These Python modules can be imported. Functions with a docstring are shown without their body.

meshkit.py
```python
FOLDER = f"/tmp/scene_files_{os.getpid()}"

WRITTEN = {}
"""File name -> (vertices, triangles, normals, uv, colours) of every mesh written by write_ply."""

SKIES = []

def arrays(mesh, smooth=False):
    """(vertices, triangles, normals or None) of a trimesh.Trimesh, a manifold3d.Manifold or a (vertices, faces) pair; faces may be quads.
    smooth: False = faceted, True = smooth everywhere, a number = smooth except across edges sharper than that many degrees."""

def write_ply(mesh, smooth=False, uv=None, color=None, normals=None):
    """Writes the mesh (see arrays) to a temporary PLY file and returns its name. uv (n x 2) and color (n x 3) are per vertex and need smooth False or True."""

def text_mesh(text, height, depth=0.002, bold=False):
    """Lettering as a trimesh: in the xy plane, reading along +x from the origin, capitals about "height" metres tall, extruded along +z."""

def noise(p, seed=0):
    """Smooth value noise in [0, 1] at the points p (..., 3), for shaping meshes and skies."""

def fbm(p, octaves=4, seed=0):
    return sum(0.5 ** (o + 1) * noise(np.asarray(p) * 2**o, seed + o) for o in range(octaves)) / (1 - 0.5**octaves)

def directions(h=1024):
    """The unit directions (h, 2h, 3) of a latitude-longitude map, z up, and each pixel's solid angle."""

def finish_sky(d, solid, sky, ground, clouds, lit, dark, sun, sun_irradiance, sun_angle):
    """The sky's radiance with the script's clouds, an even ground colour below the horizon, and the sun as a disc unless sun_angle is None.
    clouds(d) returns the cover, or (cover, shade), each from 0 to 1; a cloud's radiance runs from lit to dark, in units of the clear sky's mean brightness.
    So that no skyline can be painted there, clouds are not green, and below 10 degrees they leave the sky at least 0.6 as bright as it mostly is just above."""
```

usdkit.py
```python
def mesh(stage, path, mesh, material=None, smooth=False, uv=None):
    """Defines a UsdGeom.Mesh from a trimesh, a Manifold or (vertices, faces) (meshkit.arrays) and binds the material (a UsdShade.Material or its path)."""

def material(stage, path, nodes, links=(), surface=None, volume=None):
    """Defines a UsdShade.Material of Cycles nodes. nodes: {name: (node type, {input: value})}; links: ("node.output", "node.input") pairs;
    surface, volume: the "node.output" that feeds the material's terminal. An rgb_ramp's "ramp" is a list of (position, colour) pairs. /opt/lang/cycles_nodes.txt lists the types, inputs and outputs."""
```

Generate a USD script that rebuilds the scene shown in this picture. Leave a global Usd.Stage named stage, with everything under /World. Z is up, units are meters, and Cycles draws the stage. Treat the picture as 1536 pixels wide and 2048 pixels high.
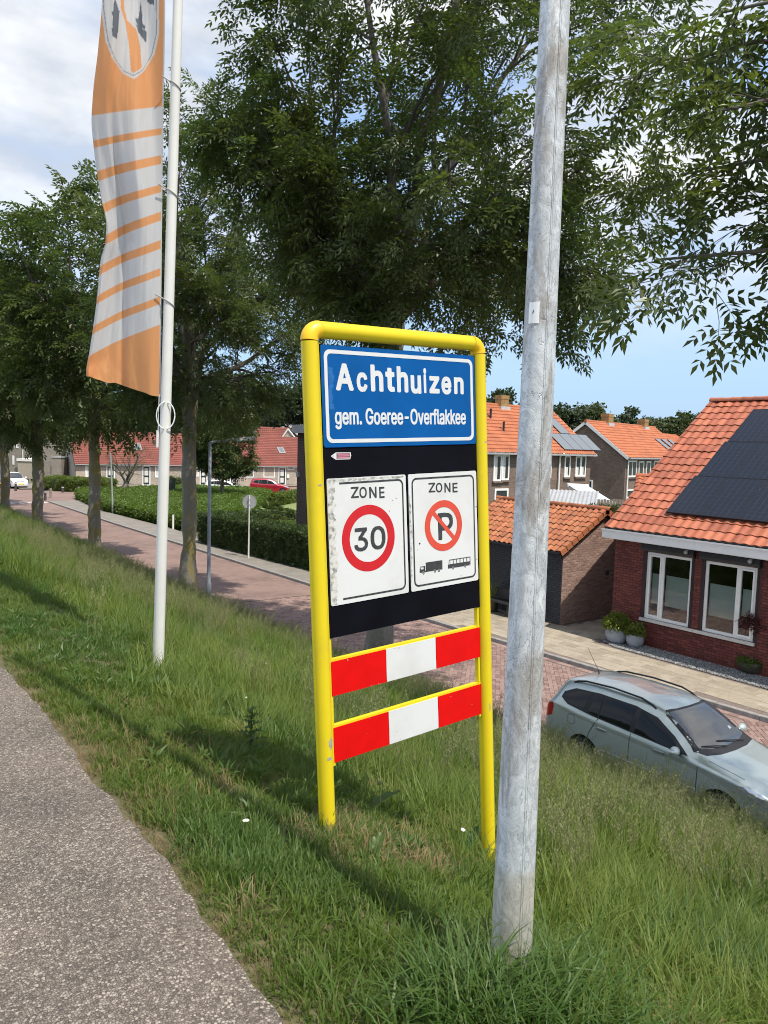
import math, random
import numpy as np
import trimesh, usdkit, meshkit
import manifold3d as m3
import shapely
import shapely.geometry as sg
from shapely import affinity
from scipy.interpolate import PchipInterpolator
from pxr import Usd, UsdGeom, UsdLux, UsdShade, Gf, Sdf, Vt

stage = Usd.Stage.CreateInMemory()
UsdGeom.SetStageUpAxis(stage, 'Z'); UsdGeom.SetStageMetersPerUnit(stage, 1.0)
stage.SetDefaultPrim(UsdGeom.Xform.Define(stage, '/World').GetPrim())
UsdGeom.Scope.Define(stage, '/World/Looks')
# ---------------------------------------------------------------- camera (X across the street, Y along the street, Z up)
AZ, F, PITCH, ROLL = math.radians(36.5), 1547.0, 0.0885, 0.0295
EYE = np.array([0, 0, 1.6])
RW, FW, UP = np.array([math.cos(AZ), -math.sin(AZ), 0]), np.array([math.sin(AZ), math.cos(AZ), 0]), np.array([0, 0, 1.0])
fwd = FW * math.cos(PITCH) - UP * math.sin(PITCH)
up0 = FW * math.sin(PITCH) + UP * math.cos(PITCH)
cright = math.cos(ROLL) * RW + math.sin(ROLL) * up0
cup = -math.sin(ROLL) * RW + math.cos(ROLL) * up0
cam = UsdGeom.Camera.Define(stage, '/World/camera')
m = np.eye(4); m[0, :3], m[1, :3], m[2, :3], m[3, :3] = cright, cup, -fwd, EYE
cam.AddTransformOp().Set(Gf.Matrix4d(m))
cam.CreateHorizontalApertureAttr(36.0); cam.CreateVerticalApertureAttr(48.0)
cam.CreateFocalLengthAttr(36.0 * F / 1536)
cam.CreateClippingRangeAttr((0.05, 5000))
cam.CreateExposureAttr(0.85)
# ---------------------------------------------------------------- sky and sun
SUN_EL = math.radians(61)
sd = np.array([0.15, -1.0, 0]); sd /= np.linalg.norm(sd)
SUN = sd * math.cos(SUN_EL) + UP * math.sin(SUN_EL)
usdkit.material(stage, '/World/Looks/sky', {
    'sky': ('sky_texture', {'sky_type': 'single_scattering', 'sun_disc': False, 'sun_elevation': SUN_EL, 'sun_rotation': math.atan2(SUN[0], SUN[1]), 'aerosol_density': 0.7, 'air_density': 1.0}),
    'tc': ('texture_coordinate', {}),
    'mp': ('mapping', {'scale': (1.0, 1.0, 2.2), 'location': (1.9, 8.4, 0.2)}),
    'n1': ('noise_texture', {'scale': 1.6, 'detail': 9, 'roughness': 0.58, 'distortion': 0.35}),
    'r1': ('rgb_ramp', {'ramp': [(0.0, (0, 0, 0)), (0.38, (0.05, 0.05, 0.05)), (0.47, (0.60, 0.60, 0.60)), (0.57, (1, 1, 1)), (1, (1, 1, 1))]}),
    'n2': ('noise_texture', {'scale': 4.2, 'detail': 7, 'roughness': 0.55}),
    'r2': ('rgb_ramp', {'ramp': [(0.0, (1.9, 2.1, 2.5)), (0.40, (2.5, 2.7, 3.05)), (0.55, (3.6, 3.7, 3.85)), (0.68, (4.2, 4.25, 4.3)), (1, (4.5, 4.5, 4.5))]}),
    'sx': ('separate_xyz', {}),
    'hz': ('rgb_ramp', {'ramp': [(0.0, (0.9, 0.9, 0.9)), (0.5, (0.9, 0.9, 0.9)), (0.62, (0.55, 0.55, 0.55)), (0.8, (0.12, 0.12, 0.12)), (1, (0, 0, 0))]}), 'ha': ('map_range', {'from_min': -1.0, 'from_max': 1.0}), 'hm': ('mix', {'color2': (1.35, 2.15, 3.35)}),
    'lo': ('map_range', {'from_min': 0.06, 'from_max': 0.26, 'to_min': 0.0, 'to_max': 1.0, 'clamp': True, 'range_type': 'smoothstep'}),
    'mu': ('math', {'math_type': 'multiply'}),
    'mx': ('mix', {}),
    'bg': ('background_shader', {'strength': 0.15})},
    [('tc.generated', 'mp.vector'), ('mp.vector', 'n1.vector'), ('mp.vector', 'n2.vector'), ('n1.fac', 'r1.fac'), ('n2.fac', 'r2.fac'),
     ('tc.generated', 'sx.vector'), ('sx.z', 'lo.value'), ('r1.color', 'mu.value1'), ('lo.result', 'mu.value2'), ('mu.value', 'mx.fac'),
     ('sx.z', 'ha.value'), ('ha.result', 'hz.fac'), ('hz.color', 'hm.fac'), ('sky.color', 'hm.color1'), ('hm.color', 'mx.color1'), ('r2.color', 'mx.color2'), ('mx.color', 'bg.color')], surface='bg.background')
dome = UsdLux.DomeLight.Define(stage, '/World/sky')
UsdShade.MaterialBindingAPI.Apply(dome.GetPrim()).Bind(UsdShade.Material.Get(stage, '/World/Looks/sky'))
dome.GetPrim().SetCustomDataByKey('kind', 'structure')
sun = UsdLux.DistantLight.Define(stage, '/World/sun')
sun.CreateIntensityAttr(0.78); sun.CreateAngleAttr(0.53); sun.CreateColorAttr(Gf.Vec3f(1.0, 0.93, 0.81)); sun.CreateNormalizeAttr(True)
zx = np.cross(UP, SUN); zx /= np.linalg.norm(zx); zy = np.cross(SUN, zx)
m = np.eye(4); m[0, :3], m[1, :3], m[2, :3], m[3, :3] = zx, zy, SUN, (0, 0, 60)
sun.AddTransformOp().Set(Gf.Matrix4d(m))
# ---------------------------------------------------------------- measuring helpers: photograph pixels (1536 x 2048) to places
GZ = -3.9
def ray(x, y): return fwd + cright * ((x - 768) / F) - cup * ((y - 1024) / F)
def on_z(x, y, z=GZ):
    d = ray(x, y); return EYE + d * ((z - EYE[2]) / d[2])
def on_n(x, y, n):
    d = ray(x, y); return EYE + d * (n / d[0])
def on_s(x, y, s):
    d = ray(x, y); return EYE + d * (s / d[1])
def at_depth(x, y, k): return EYE + ray(x, y) * k
def on_plane(x, y, p, nrm):
    d = ray(x, y); return EYE + d * (np.dot(np.asarray(p) - EYE, nrm) / np.dot(d, nrm))
def px(P):
    d = np.atleast_2d(P) - EYE; z = d @ fwd
    return np.stack([768 + F * (d @ cright) / z, 1024 - F * (d @ cup) / z, z], -1)
# ---------------------------------------------------------------- naming, parents, properties
_count = {}
def numbered(parent, name):
    k = (parent, name); c = _count.get(k, 0); _count[k] = c + 1
    return f'{parent}/{name}' + (f'_{c:03d}' if c else '')
def ppath(p):
    if p is None: return '/World'
    return p if isinstance(p, str) else str(p.GetPath())
def tag(p, label=None, cat=None, group=None, kind=None):
    p = p.GetPrim() if hasattr(p, 'GetPrim') else p
    for k, v in (('label', label), ('category', cat), ('group', group), ('kind', kind)):
        if v: p.SetCustomDataByKey(k, v)
    return p
def thing(name, label, cat, loc=(0, 0, 0), rotz=0.0, group=None, matrix=None):
    x = UsdGeom.Xform.Define(stage, numbered('/World', name))
    if matrix is not None: x.AddTransformOp().Set(Gf.Matrix4d(np.asarray(matrix, float).T))
    else:
        x.AddTranslateOp().Set(Gf.Vec3d(*map(float, loc)))
        if rotz: x.AddRotateZOp().Set(math.degrees(rotz))
    return tag(x, label, cat, group)
def obj(name, mesh, mat, parent=None, smooth=False, kind=None, label=None):
    if isinstance(mesh, MB): mesh = mesh.get()
    o = usdkit.mesh(stage, numbered(ppath(parent), name), mesh, MAT[mat] if isinstance(mat, str) else mat, smooth=smooth)
    return tag(o, label, kind=kind)
def group_node(name, parent, label=None, kind=None):
    return tag(UsdGeom.Xform.Define(stage, numbered(ppath(parent), name)), label, kind=kind)
class MB:
    def __init__(self): self.v, self.f, self.n = [], [], 0
    def add(self, v, f, M=None):
        v = np.asarray(v, float); f = np.asarray(f, int)
        if f.shape[1] == 4: f = np.vstack([f[:, [0, 1, 2]], f[:, [0, 2, 3]]])
        if M is not None: v = v @ M[:3, :3].T + M[:3, 3]
        self.v.append(v); self.f.append(f + self.n); self.n += len(v); return self
    def tm(self, t, M=None): return self.add(t.vertices, t.faces, M)
    def box(self, a, b, M=None):
        a, b = np.minimum(a, b), np.maximum(a, b)
        v = np.array([[(a, b)[i][0], (a, b)[j][1], (a, b)[k][2]] for i in (0, 1) for j in (0, 1) for k in (0, 1)])
        return self.add(v, BOXF, M)
    def tube(self, pts, r, sides=8, caps=True):
        v, f = tube(pts, r, sides, caps); return self.add(v, f)
    def get(self): return np.vstack(self.v), np.vstack(self.f)
BOXF = np.array([[0, 1, 3, 2], [4, 6, 7, 5], [0, 4, 5, 1], [2, 3, 7, 6], [0, 2, 6, 4], [1, 5, 7, 3]])
def box(a, b, M=None): return MB().box(a, b, M).get()
def tube(pts, r, sides=8, caps=True):
    p = np.asarray(pts, float); n = len(p); r = np.broadcast_to(r, (n,)).astype(float)
    t = np.gradient(p, axis=0); t /= np.linalg.norm(t, axis=1, keepdims=True) + 1e-12
    ref = np.array([0, 0, 1.0]) if abs(t[0, 2]) < 0.9 else np.array([1.0, 0, 0])
    a = np.zeros_like(p); x = ref
    for i in range(n):
        x = x - t[i] * (x @ t[i]); nn = np.linalg.norm(x)
        if nn < 1e-6: x = np.array([0.3, 0.7, 0.1]); x = x - t[i] * (x @ t[i]); nn = np.linalg.norm(x)
        x = x / nn; a[i] = x
    b = np.cross(t, a); ang = np.arange(sides) * 2 * np.pi / sides
    v = (p[:, None] + r[:, None, None] * (np.cos(ang)[None, :, None] * a[:, None] + np.sin(ang)[None, :, None] * b[:, None])).reshape(-1, 3)
    i, j = np.meshgrid(np.arange(n - 1), np.arange(sides), indexing='ij')
    q = np.stack([i * sides + j, i * sides + (j + 1) % sides, (i + 1) * sides + (j + 1) % sides, (i + 1) * sides + j], -1).reshape(-1, 4)
    f = np.vstack([q[:, [0, 1, 2]], q[:, [0, 2, 3]]])
    if caps:
        v = np.vstack([v, p[:1], p[-1:]]); c0, c1 = n * sides, n * sides + 1
        k = np.arange(sides); e = (n - 1) * sides
        f = np.vstack([f, np.stack([np.full(sides, c0), (k + 1) % sides, k], 1), np.stack([np.full(sides, c1), e + k, e + (k + 1) % sides], 1)])
    return v, f
def lathe(profile, seg=32):
    m_ = trimesh.creation.revolve(np.asarray(profile, float), sections=seg); return np.array(m_.vertices), np.array(m_.faces)
def extrude(poly, h, M=None):
    out = MB()
    for g in getattr(poly, 'geoms', [poly]):
        if g.area > 1e-9:
            t = trimesh.creation.extrude_polygon(g, h, engine='earcut'); out.tm(t, M)
    return out
def mat4(x, y, z, o):
    M = np.eye(4); M[:3, 0], M[:3, 1], M[:3, 2], M[:3, 3] = x, y, z, o; return M
def grid_faces(nu, nv):
    i, j = np.meshgrid(np.arange(nu - 1), np.arange(nv - 1), indexing='ij')
    a = i * nv + j
    return np.stack([a, a + nv, a + nv + 1, a + 1], -1).reshape(-1, 4)
def rrect(x0, z0, x1, z1, r): return sg.box(x0 + r, z0 + r, x1 - r, z1 - r).buffer(r, quad_segs=6)
# ---------------------------------------------------------------- materials
MAT = {}
def mat(name, color, rough=0.6, metallic=0.0, spec=0.5, var=0.0, vscale=3.0, bump=0.0, bscale=40.0, color2=None, coat=0.0, vdetail=4, rnd=0.0, stretch=None, dist=0.02, mid=(0.35, 0.65), obj_space=False):
    """A principled surface whose colour wanders between color and color2 (or darker/lighter by var) with noise, plus fine relief."""
    nodes = {'p': ('principled_bsdf', {'base_color': color, 'roughness': rough, 'metallic': metallic, 'specular_ior_level': spec, 'coat_weight': coat})}
    links = []
    c = np.array(color, float)
    lo, hi = (c * (1 - var), np.minimum(c * (1 + var), 1)) if color2 is None else (c, np.array(color2, float))
    src = None
    if obj_space: nodes['g'] = ('texture_coordinate', {}); vec = 'g.object'
    else: nodes['g'] = ('geometry', {}); vec = 'g.position'
    if stretch: nodes['mp'] = ('mapping', {'scale': stretch}); links.append((vec, 'mp.vector')); vec = 'mp.vector'
    if var or color2 is not None:
        nodes['n'] = ('noise_texture', {'scale': vscale, 'detail': vdetail, 'roughness': 0.6})
        nodes['r'] = ('rgb_ramp', {'ramp': [(mid[0], tuple(lo)), (mid[1], tuple(hi))]})
        links += [(vec, 'n.vector'), ('n.fac', 'r.fac')]; src = 'r.color'
    if rnd:
        nodes['oi'] = ('object_info', {}); nodes['mr'] = ('map_range', {'to_min': 1 - rnd, 'to_max': 1 + rnd})
        nodes['hv'] = ('hsv', {'color': color}); links += [('oi.random', 'mr.value'), ('mr.result', 'hv.value')]
        if src: links.append((src, 'hv.color'))
        src = 'hv.color'
    if src: links.append((src, 'p.base_color'))
    if bump:
        nodes['bn'] = ('noise_texture', {'scale': bscale, 'detail': 5, 'roughness': 0.6}); nodes['b'] = ('bump', {'strength': bump, 'distance': dist})
        links += [(vec, 'bn.vector'), ('bn.fac', 'b.height'), ('b.normal', 'p.normal')]
    MAT[name] = usdkit.material(stage, f'/World/Looks/{name}', nodes, links, surface='p.BSDF'); return MAT[name]
def leafmat(name, c1, c2, rough=0.45, trans=0.35, rnd=0.4, vscale=0.6, spec=0.5, tint=(1.25, 1.3, 0.5), uneven=0.3):
    nodes = {'oi': ('object_info', {}), 'g': ('geometry', {}), 'n': ('noise_texture', {'scale': vscale, 'detail': 3, 'roughness': 0.6}),
             'r': ('rgb_ramp', {'ramp': [(uneven, c1), (1 - uneven, c2)]}),
             'ri': ('map_range', {'to_min': 1 - rnd, 'to_max': 1 + rnd}), 'rh': ('map_range', {'to_min': 0.485, 'to_max': 0.515}), 'hv': ('hsv', {}),
             'p': ('principled_bsdf', {'roughness': rough, 'specular_ior_level': spec}),
             'tm': ('mix', {'mix_type': 'multiply', 'fac': 1.0, 'color2': tint}), 't': ('translucent_bsdf', {}), 'mx': ('mix_closure', {'fac': trans})}
    links = [('g.position', 'n.vector'), ('n.fac', 'r.fac'), ('r.color', 'hv.color'), ('g.random_per_island', 'ri.value'), ('oi.random', 'rh.value'), ('ri.result', 'hv.value'), ('rh.result', 'hv.hue'),
             ('hv.color', 'p.base_color'), ('hv.color', 'tm.color1'), ('tm.color', 't.color'), ('p.BSDF', 'mx.closure1'), ('t.BSDF', 'mx.closure2')]
    MAT[name] = usdkit.material(stage, f'/World/Looks/{name}', nodes, links, surface='mx.closure'); return MAT[name]
def custom(name, nodes, links, surface='p.BSDF'):
    MAT[name] = usdkit.material(stage, f'/World/Looks/{name}', nodes, links, surface=surface); return MAT[name]

# sign and posts
mat('yellow_paint', (0.66, 0.525, 0.012), 0.45, color2=(0.58, 0.44, 0.02), vscale=5, vdetail=9, mid=(0.52, 0.8), spec=0.35, bump=0.12, bscale=160, dist=0.004)
mat('yellow_cap', (0.82, 0.50, 0.01), 0.35, var=0.05, vscale=8)
mat('yellow_scuff', (0.30, 0.31, 0.30), 0.6, var=0.2, vscale=60)
mat('sign_blue', (0.0, 0.080, 0.29), 0.5, var=0.09, vscale=5, spec=0.15)
mat('sign_blue_patch', (0.004, 0.105, 0.34), 0.5, var=0.2, vscale=30)
mat('sign_white', (0.60, 0.61, 0.62), 0.4, var=0.03, vscale=14)
mat('sign_white_old', (0.62, 0.63, 0.635), 0.45, color2=(0.555, 0.56, 0.555), vscale=4, vdetail=8, mid=(0.45, 0.7), spec=0.3)
mat('sign_peel', (0.56, 0.56, 0.53), 0.75, color2=(0.20, 0.20, 0.19), vscale=38, vdetail=9, mid=(0.46, 0.62), bump=0.5, bscale=120, dist=0.004)
mat('sign_black', (0.003, 0.003, 0.006), 0.6, spec=0.08, var=0.3, vscale=6)
mat('sign_ink', (0.035, 0.037, 0.04), 0.5, var=0.25, vscale=30)
mat('sign_red', (0.50, 0.006, 0.012), 0.5, var=0.05, vscale=16)
mat('sign_red_faded', (0.58, 0.062, 0.034), 0.5, var=0.05, vscale=16)
mat('rail_red', (0.60, 0.003, 0.003), 0.5, var=0.06, vscale=10, spec=0.15)
mat('sticker_pink', (0.55, 0.20, 0.28), 0.5)
mat('aluminium', (0.46, 0.47, 0.48), 0.45, metallic=0.6, var=0.12, vscale=30)
mat('white_pole', (0.66, 0.66, 0.63), 0.3, var=0.03, vscale=4, spec=0.5)
mat('rope', (0.35, 0.34, 0.31), 0.8)
mat('white_rope', (0.7, 0.71, 0.72), 0.6)
mat('lamp_blue_grey', (0.30, 0.34, 0.39), 0.5, var=0.08, vscale=3)
mat('lamp_head', (0.66, 0.68, 0.68), 0.4, var=0.05)
mat('sign_back_grey', (0.40, 0.42, 0.43), 0.5, metallic=0.3, var=0.08, vscale=6)
# galvanised steel: pale zinc with dark wrinkles, brown weathered bands and fine flakes
custom('galvanised', {
    'g': ('texture_coordinate', {}), 'mp': ('mapping', {'scale': (1, 1, 0.62)}), 'mb': ('mapping', {'scale': (1, 1, 0.30)}),
    'nb': ('noise_texture', {'scale': 7.0, 'detail': 6, 'roughness': 0.62, 'distortion': 0.8}),
    'rb': ('rgb_ramp', {'ramp': [(0.50, (0, 0, 0)), (0.60, (0.85, 0.85, 0.85)), (1, (1, 1, 1))]}),
    'nw': ('noise_texture', {'scale': 16.0, 'detail': 5, 'roughness': 0.6, 'distortion': 1.6}),
    'v': ('voronoi_texture', {'feature': 'distance_to_edge', 'scale': 26.0, 'randomness': 1.0}),
    'vm': ('vector_math', {'math_type': 'multiply_add', 'vector2': (0.22, 0.22, 0.22)}),
    'rv': ('rgb_ramp', {'ramp': [(0.0, (0.40, 0.40, 0.41)), (0.022, (0.70, 0.70, 0.71)), (0.05, (1, 1, 1))]}),
    'rw': ('rgb_ramp', {'ramp': [(0.30, (0.40, 0.43, 0.45)), (0.5, (0.555, 0.59, 0.615)), (0.66, (0.67, 0.70, 0.72))]}),
    'mx': ('mix', {'color2': (0.31, 0.285, 0.255)}), 'mk': ('mix', {'mix_type': 'multiply', 'fac': 0.85}),
    'sz': ('separate_xyz', {}), 'zr': ('rgb_ramp', {'ramp': [(0.0, (1, 1, 1)), (0.050, (1, 1, 1)), (0.055, (0, 0, 0)), (1, (0, 0, 0))]}),
    'zm': ('math', {'math_type': 'divide', 'value2': 8.0}),
    'low': ('mix', {'mix_type': 'multiply', 'color2': (0.86, 0.79, 0.67)}),
    'p': ('principled_bsdf', {'roughness': 0.5, 'metallic': 0.25, 'specular_ior_level': 0.4}),
    'bm': ('math', {'math_type': 'add'}), 'b': ('bump', {'strength': 0.5, 'distance': 0.006})},
    [('g.object', 'mp.vector'), ('g.object', 'mb.vector'), ('mb.vector', 'nb.vector'), ('nb.fac', 'rb.fac'), ('mp.vector', 'nw.vector'), ('nw.fac', 'rw.fac'),
     ('nw.color', 'vm.vector1'), ('mp.vector', 'vm.vector3'), ('vm.vector', 'v.vector'), ('v.distance', 'rv.fac'), ('rb.color', 'mx.fac'), ('rw.color', 'mx.color1'),
     ('mx.color', 'mk.color1'), ('rv.color', 'mk.color2'), ('g.object', 'sz.vector'), ('sz.z', 'zm.value1'), ('zm.value', 'zr.fac'), ('zr.color', 'low.fac'), ('mk.color', 'low.color1'), ('low.color', 'p.base_color'),
     ('rv.color', 'bm.value1'), ('nw.fac', 'bm.value2'), ('bm.value', 'b.height'), ('b.normal', 'p.normal')])
# cloth: colour comes from the print (a primvar), light passes through
custom('flag_cloth', {'a': ('attribute', {'attribute': 'print'}), 'g': ('geometry', {}), 'w': ('noise_texture', {'scale': 900.0, 'detail': 2}), 'b': ('bump', {'strength': 0.1, 'distance': 0.002}),
    'p': ('principled_bsdf', {'roughness': 0.75, 'sheen_weight': 0.1}), 't': ('translucent_bsdf', {}), 'mx': ('mix_closure', {'fac': 0.5})},
    [('a.color', 'p.base_color'), ('a.color', 't.color'), ('g.position', 'w.vector'), ('w.fac', 'b.height'), ('b.normal', 'p.normal'), ('p.BSDF', 'mx.closure1'), ('t.BSDF', 'mx.closure2')], surface='mx.closure')
# ground
custom('path_stones', {
    'g': ('geometry', {}), 'v': ('voronoi_texture', {'scale': 122.0, 'randomness': 1.0}), 'e': ('voronoi_texture', {'scale': 122.0, 'feature': 'distance_to_edge'}),
    'vb': ('voronoi_texture', {'scale': 88.0, 'randomness': 1.0}), 'sb': ('separate_color', {}), 'gb': ('math', {'math_type': 'greater_than', 'value2': 0.86}), 'db': ('math', {'math_type': 'less_than', 'value2': 0.42}), 'bb': ('math', {'math_type': 'multiply'}),
    'n': ('noise_texture', {'scale': 1.1, 'detail': 5, 'roughness': 0.6}), 'rn': ('rgb_ramp', {'ramp': [(0.3, (0.66, 0.66, 0.67)), (0.5, (1.0, 0.99, 0.98)), (0.7, (1.18, 1.16, 1.12))]}),
    'sc': ('separate_color', {}), 'rc': ('rgb_ramp', {'ramp': [(0, (0.115, 0.097, 0.084)), (0.25, (0.155, 0.132, 0.113)), (0.5, (0.195, 0.168, 0.143)), (0.72, (0.235, 0.204, 0.174)), (0.88, (0.295, 0.258, 0.222)), (1, (0.37, 0.328, 0.285))]}),
    're': ('rgb_ramp', {'ramp': [(0, (0.40, 0.38, 0.37)), (0.10, (0.75, 0.74, 0.73)), (0.22, (1, 1, 1))]}), 'm1': ('mix', {'mix_type': 'multiply', 'fac': 1.0}), 'm2': ('mix', {'mix_type': 'multiply', 'fac': 1.0}),
    'm3': ('mix', {'color2': (0.37, 0.33, 0.285)}),
    'p': ('principled_bsdf', {'roughness': 0.75, 'specular_ior_level': 0.35}), 'b': ('bump', {'strength': 0.7, 'distance': 0.004})},
    [('g.position', 'v.vector'), ('g.position', 'e.vector'), ('g.position', 'vb.vector'), ('vb.color', 'sb.color'), ('sb.r', 'gb.value1'), ('vb.distance', 'db.value1'), ('gb.value', 'bb.value1'), ('db.value', 'bb.value2'),
     ('g.position', 'n.vector'), ('n.fac', 'rn.fac'), ('v.color', 'sc.color'), ('sc.r', 'rc.fac'), ('e.distance', 're.fac'),
     ('rc.color', 'm1.color1'), ('re.color', 'm1.color2'), ('bb.value', 'm3.fac'), ('m1.color', 'm3.color1'), ('m3.color', 'm2.color1'), ('rn.color', 'm2.color2'), ('m2.color', 'p.base_color'), ('re.color', 'b.height'), ('b.normal', 'p.normal')])
mat('soil', (0.13, 0.105, 0.06), 0.95, color2=(0.085, 0.085, 0.035), vscale=1.6, bump=0.6, bscale=30)
mat('far_ground', (0.07, 0.085, 0.035), 0.95, color2=(0.10, 0.11, 0.05), vscale=0.2)
mat('sand_joint', (0.17, 0.135, 0.12), 0.95, var=0.2, vscale=20)
mat('far_paving', (0.33, 0.225, 0.195), 0.9, color2=(0.28, 0.185, 0.16), vscale=1.2, vdetail=8)
mat('far_flags', (0.245, 0.225, 0.20), 0.9, color2=(0.185, 0.168, 0.15), vscale=1.5, vdetail=8)
for i, c in enumerate([(0.245, 0.162, 0.14), (0.205, 0.13, 0.115), (0.28, 0.19, 0.165)]): mat(f'street_brick_{i}', c, 0.85, var=0.14, vscale=14, bump=0.4, bscale=70, rnd=0.08)
for i, c in enumerate([(0.315, 0.272, 0.212), (0.28, 0.24, 0.188), (0.345, 0.30, 0.24)]): mat(f'paving_{i}', c, 0.85, var=0.10, vscale=9, bump=0.35, bscale=60, rnd=0.06)
mat('kerb', (0.27, 0.26, 0.25), 0.9, var=0.16, vscale=7, bump=0.3)
mat('gravel_bed', (0.14, 0.143, 0.146), 0.9, var=0.3, vscale=30)
mat('gravel', (0.25, 0.255, 0.26), 0.8, var=0.35, vscale=14, rnd=0.3)
mat('white_marking', (0.62, 0.62, 0.60), 0.8, var=0.12, vscale=20)
# buildings
for i, c in enumerate([(0.135, 0.030, 0.024), (0.105, 0.022, 0.019), (0.165, 0.040, 0.031)]): mat(f'red_brick_{i}', c, 0.55, var=0.18, vscale=18, bump=0.35, bscale=60, rnd=0.10)
mat('red_mortar', (0.075, 0.028, 0.024), 0.9, var=0.2, vscale=20)
for i, c in enumerate([(0.27, 0.175, 0.145), (0.23, 0.145, 0.12), (0.30, 0.20, 0.165)]): mat(f'pink_brick_{i}', c, 0.85, var=0.14, vscale=16, bump=0.3, bscale=60, rnd=0.08)
mat('pink_mortar', (0.30, 0.25, 0.22), 0.95, var=0.12, vscale=20)
for i, c in enumerate([(0.040, 0.044, 0.052), (0.032, 0.035, 0.042)]): mat(f'black_brick_{i}', c, 0.6, var=0.2, vscale=18, bump=0.3, bscale=60, rnd=0.12)
mat('black_mortar', (0.012, 0.013, 0.016), 0.8)
def brickwall(name, c1, c2, mortar, scale=1.0, rough=0.9):
    """Far walls: courses from a brick texture on (distance along the wall, height)."""
    custom(name, {'t': ('texture_coordinate', {}), 's': ('separate_xyz', {}), 'ad': ('math', {'math_type': 'add'}), 'c': ('combine_xyz', {}),
        'b': ('brick_texture', {'scale': scale, 'brick_width': 0.22, 'row_height': 0.075, 'mortar_size': 0.006, 'color1': c1, 'color2': c2, 'mortar': mortar, 'bias': 0.0, 'mortar_smooth': 0.3}),
        'n': ('noise_texture', {'scale': 0.9, 'detail': 6, 'roughness': 0.65}), 'rn': ('rgb_ramp', {'ramp': [(0.3, (0.8, 0.8, 0.8)), (0.7, (1.15, 1.15, 1.15))]}), 'm': ('mix', {'mix_type': 'multiply', 'fac': 1.0}),
        'bu': ('bump', {'strength': 0.4, 'distance': 0.01}), 'p': ('principled_bsdf', {'roughness': rough})},
        [('t.object', 's.vector'), ('s.x', 'ad.value1'), ('s.y', 'ad.value2'), ('ad.value', 'c.x'), ('s.z', 'c.y'), ('c.vector', 'b.vector'), ('t.object', 'n.vector'), ('n.fac', 'rn.fac'), ('b.color', 'm.color1'), ('rn.color', 'm.color2'), ('m.color', 'p.base_color'), ('b.fac', 'bu.height'), ('bu.normal', 'p.normal')])
brickwall('brown_brick', (0.20, 0.135, 0.105), (0.135, 0.09, 0.072), (0.22, 0.19, 0.17))
brickwall('dark_brown_brick', (0.085, 0.052, 0.045), (0.06, 0.038, 0.034), (0.12, 0.10, 0.09))
brickwall('grey_brick', (0.275, 0.245, 0.205), (0.225, 0.20, 0.17), (0.27, 0.25, 0.22))
brickwall('beige_brick', (0.46, 0.385, 0.305), (0.36, 0.295, 0.235), (0.45, 0.40, 0.34))
mat('pebble_panel', (0.42, 0.37, 0.31), 0.9, color2=(0.24, 0.21, 0.18), vscale=16, vdetail=6, mid=(0.46, 0.6), obj_space=True)
for i, c in enumerate([(0.43, 0.128, 0.066), (0.37, 0.106, 0.056), (0.48, 0.152, 0.08)]): mat(f'roof_tile_{i}', c, 0.55, color2=tuple(np.array(c) * (.72, .80, .85)), vscale=2.4, vdetail=9, mid=(0.45, 0.75), bump=0.2, bscale=80, rnd=0.10)
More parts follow.
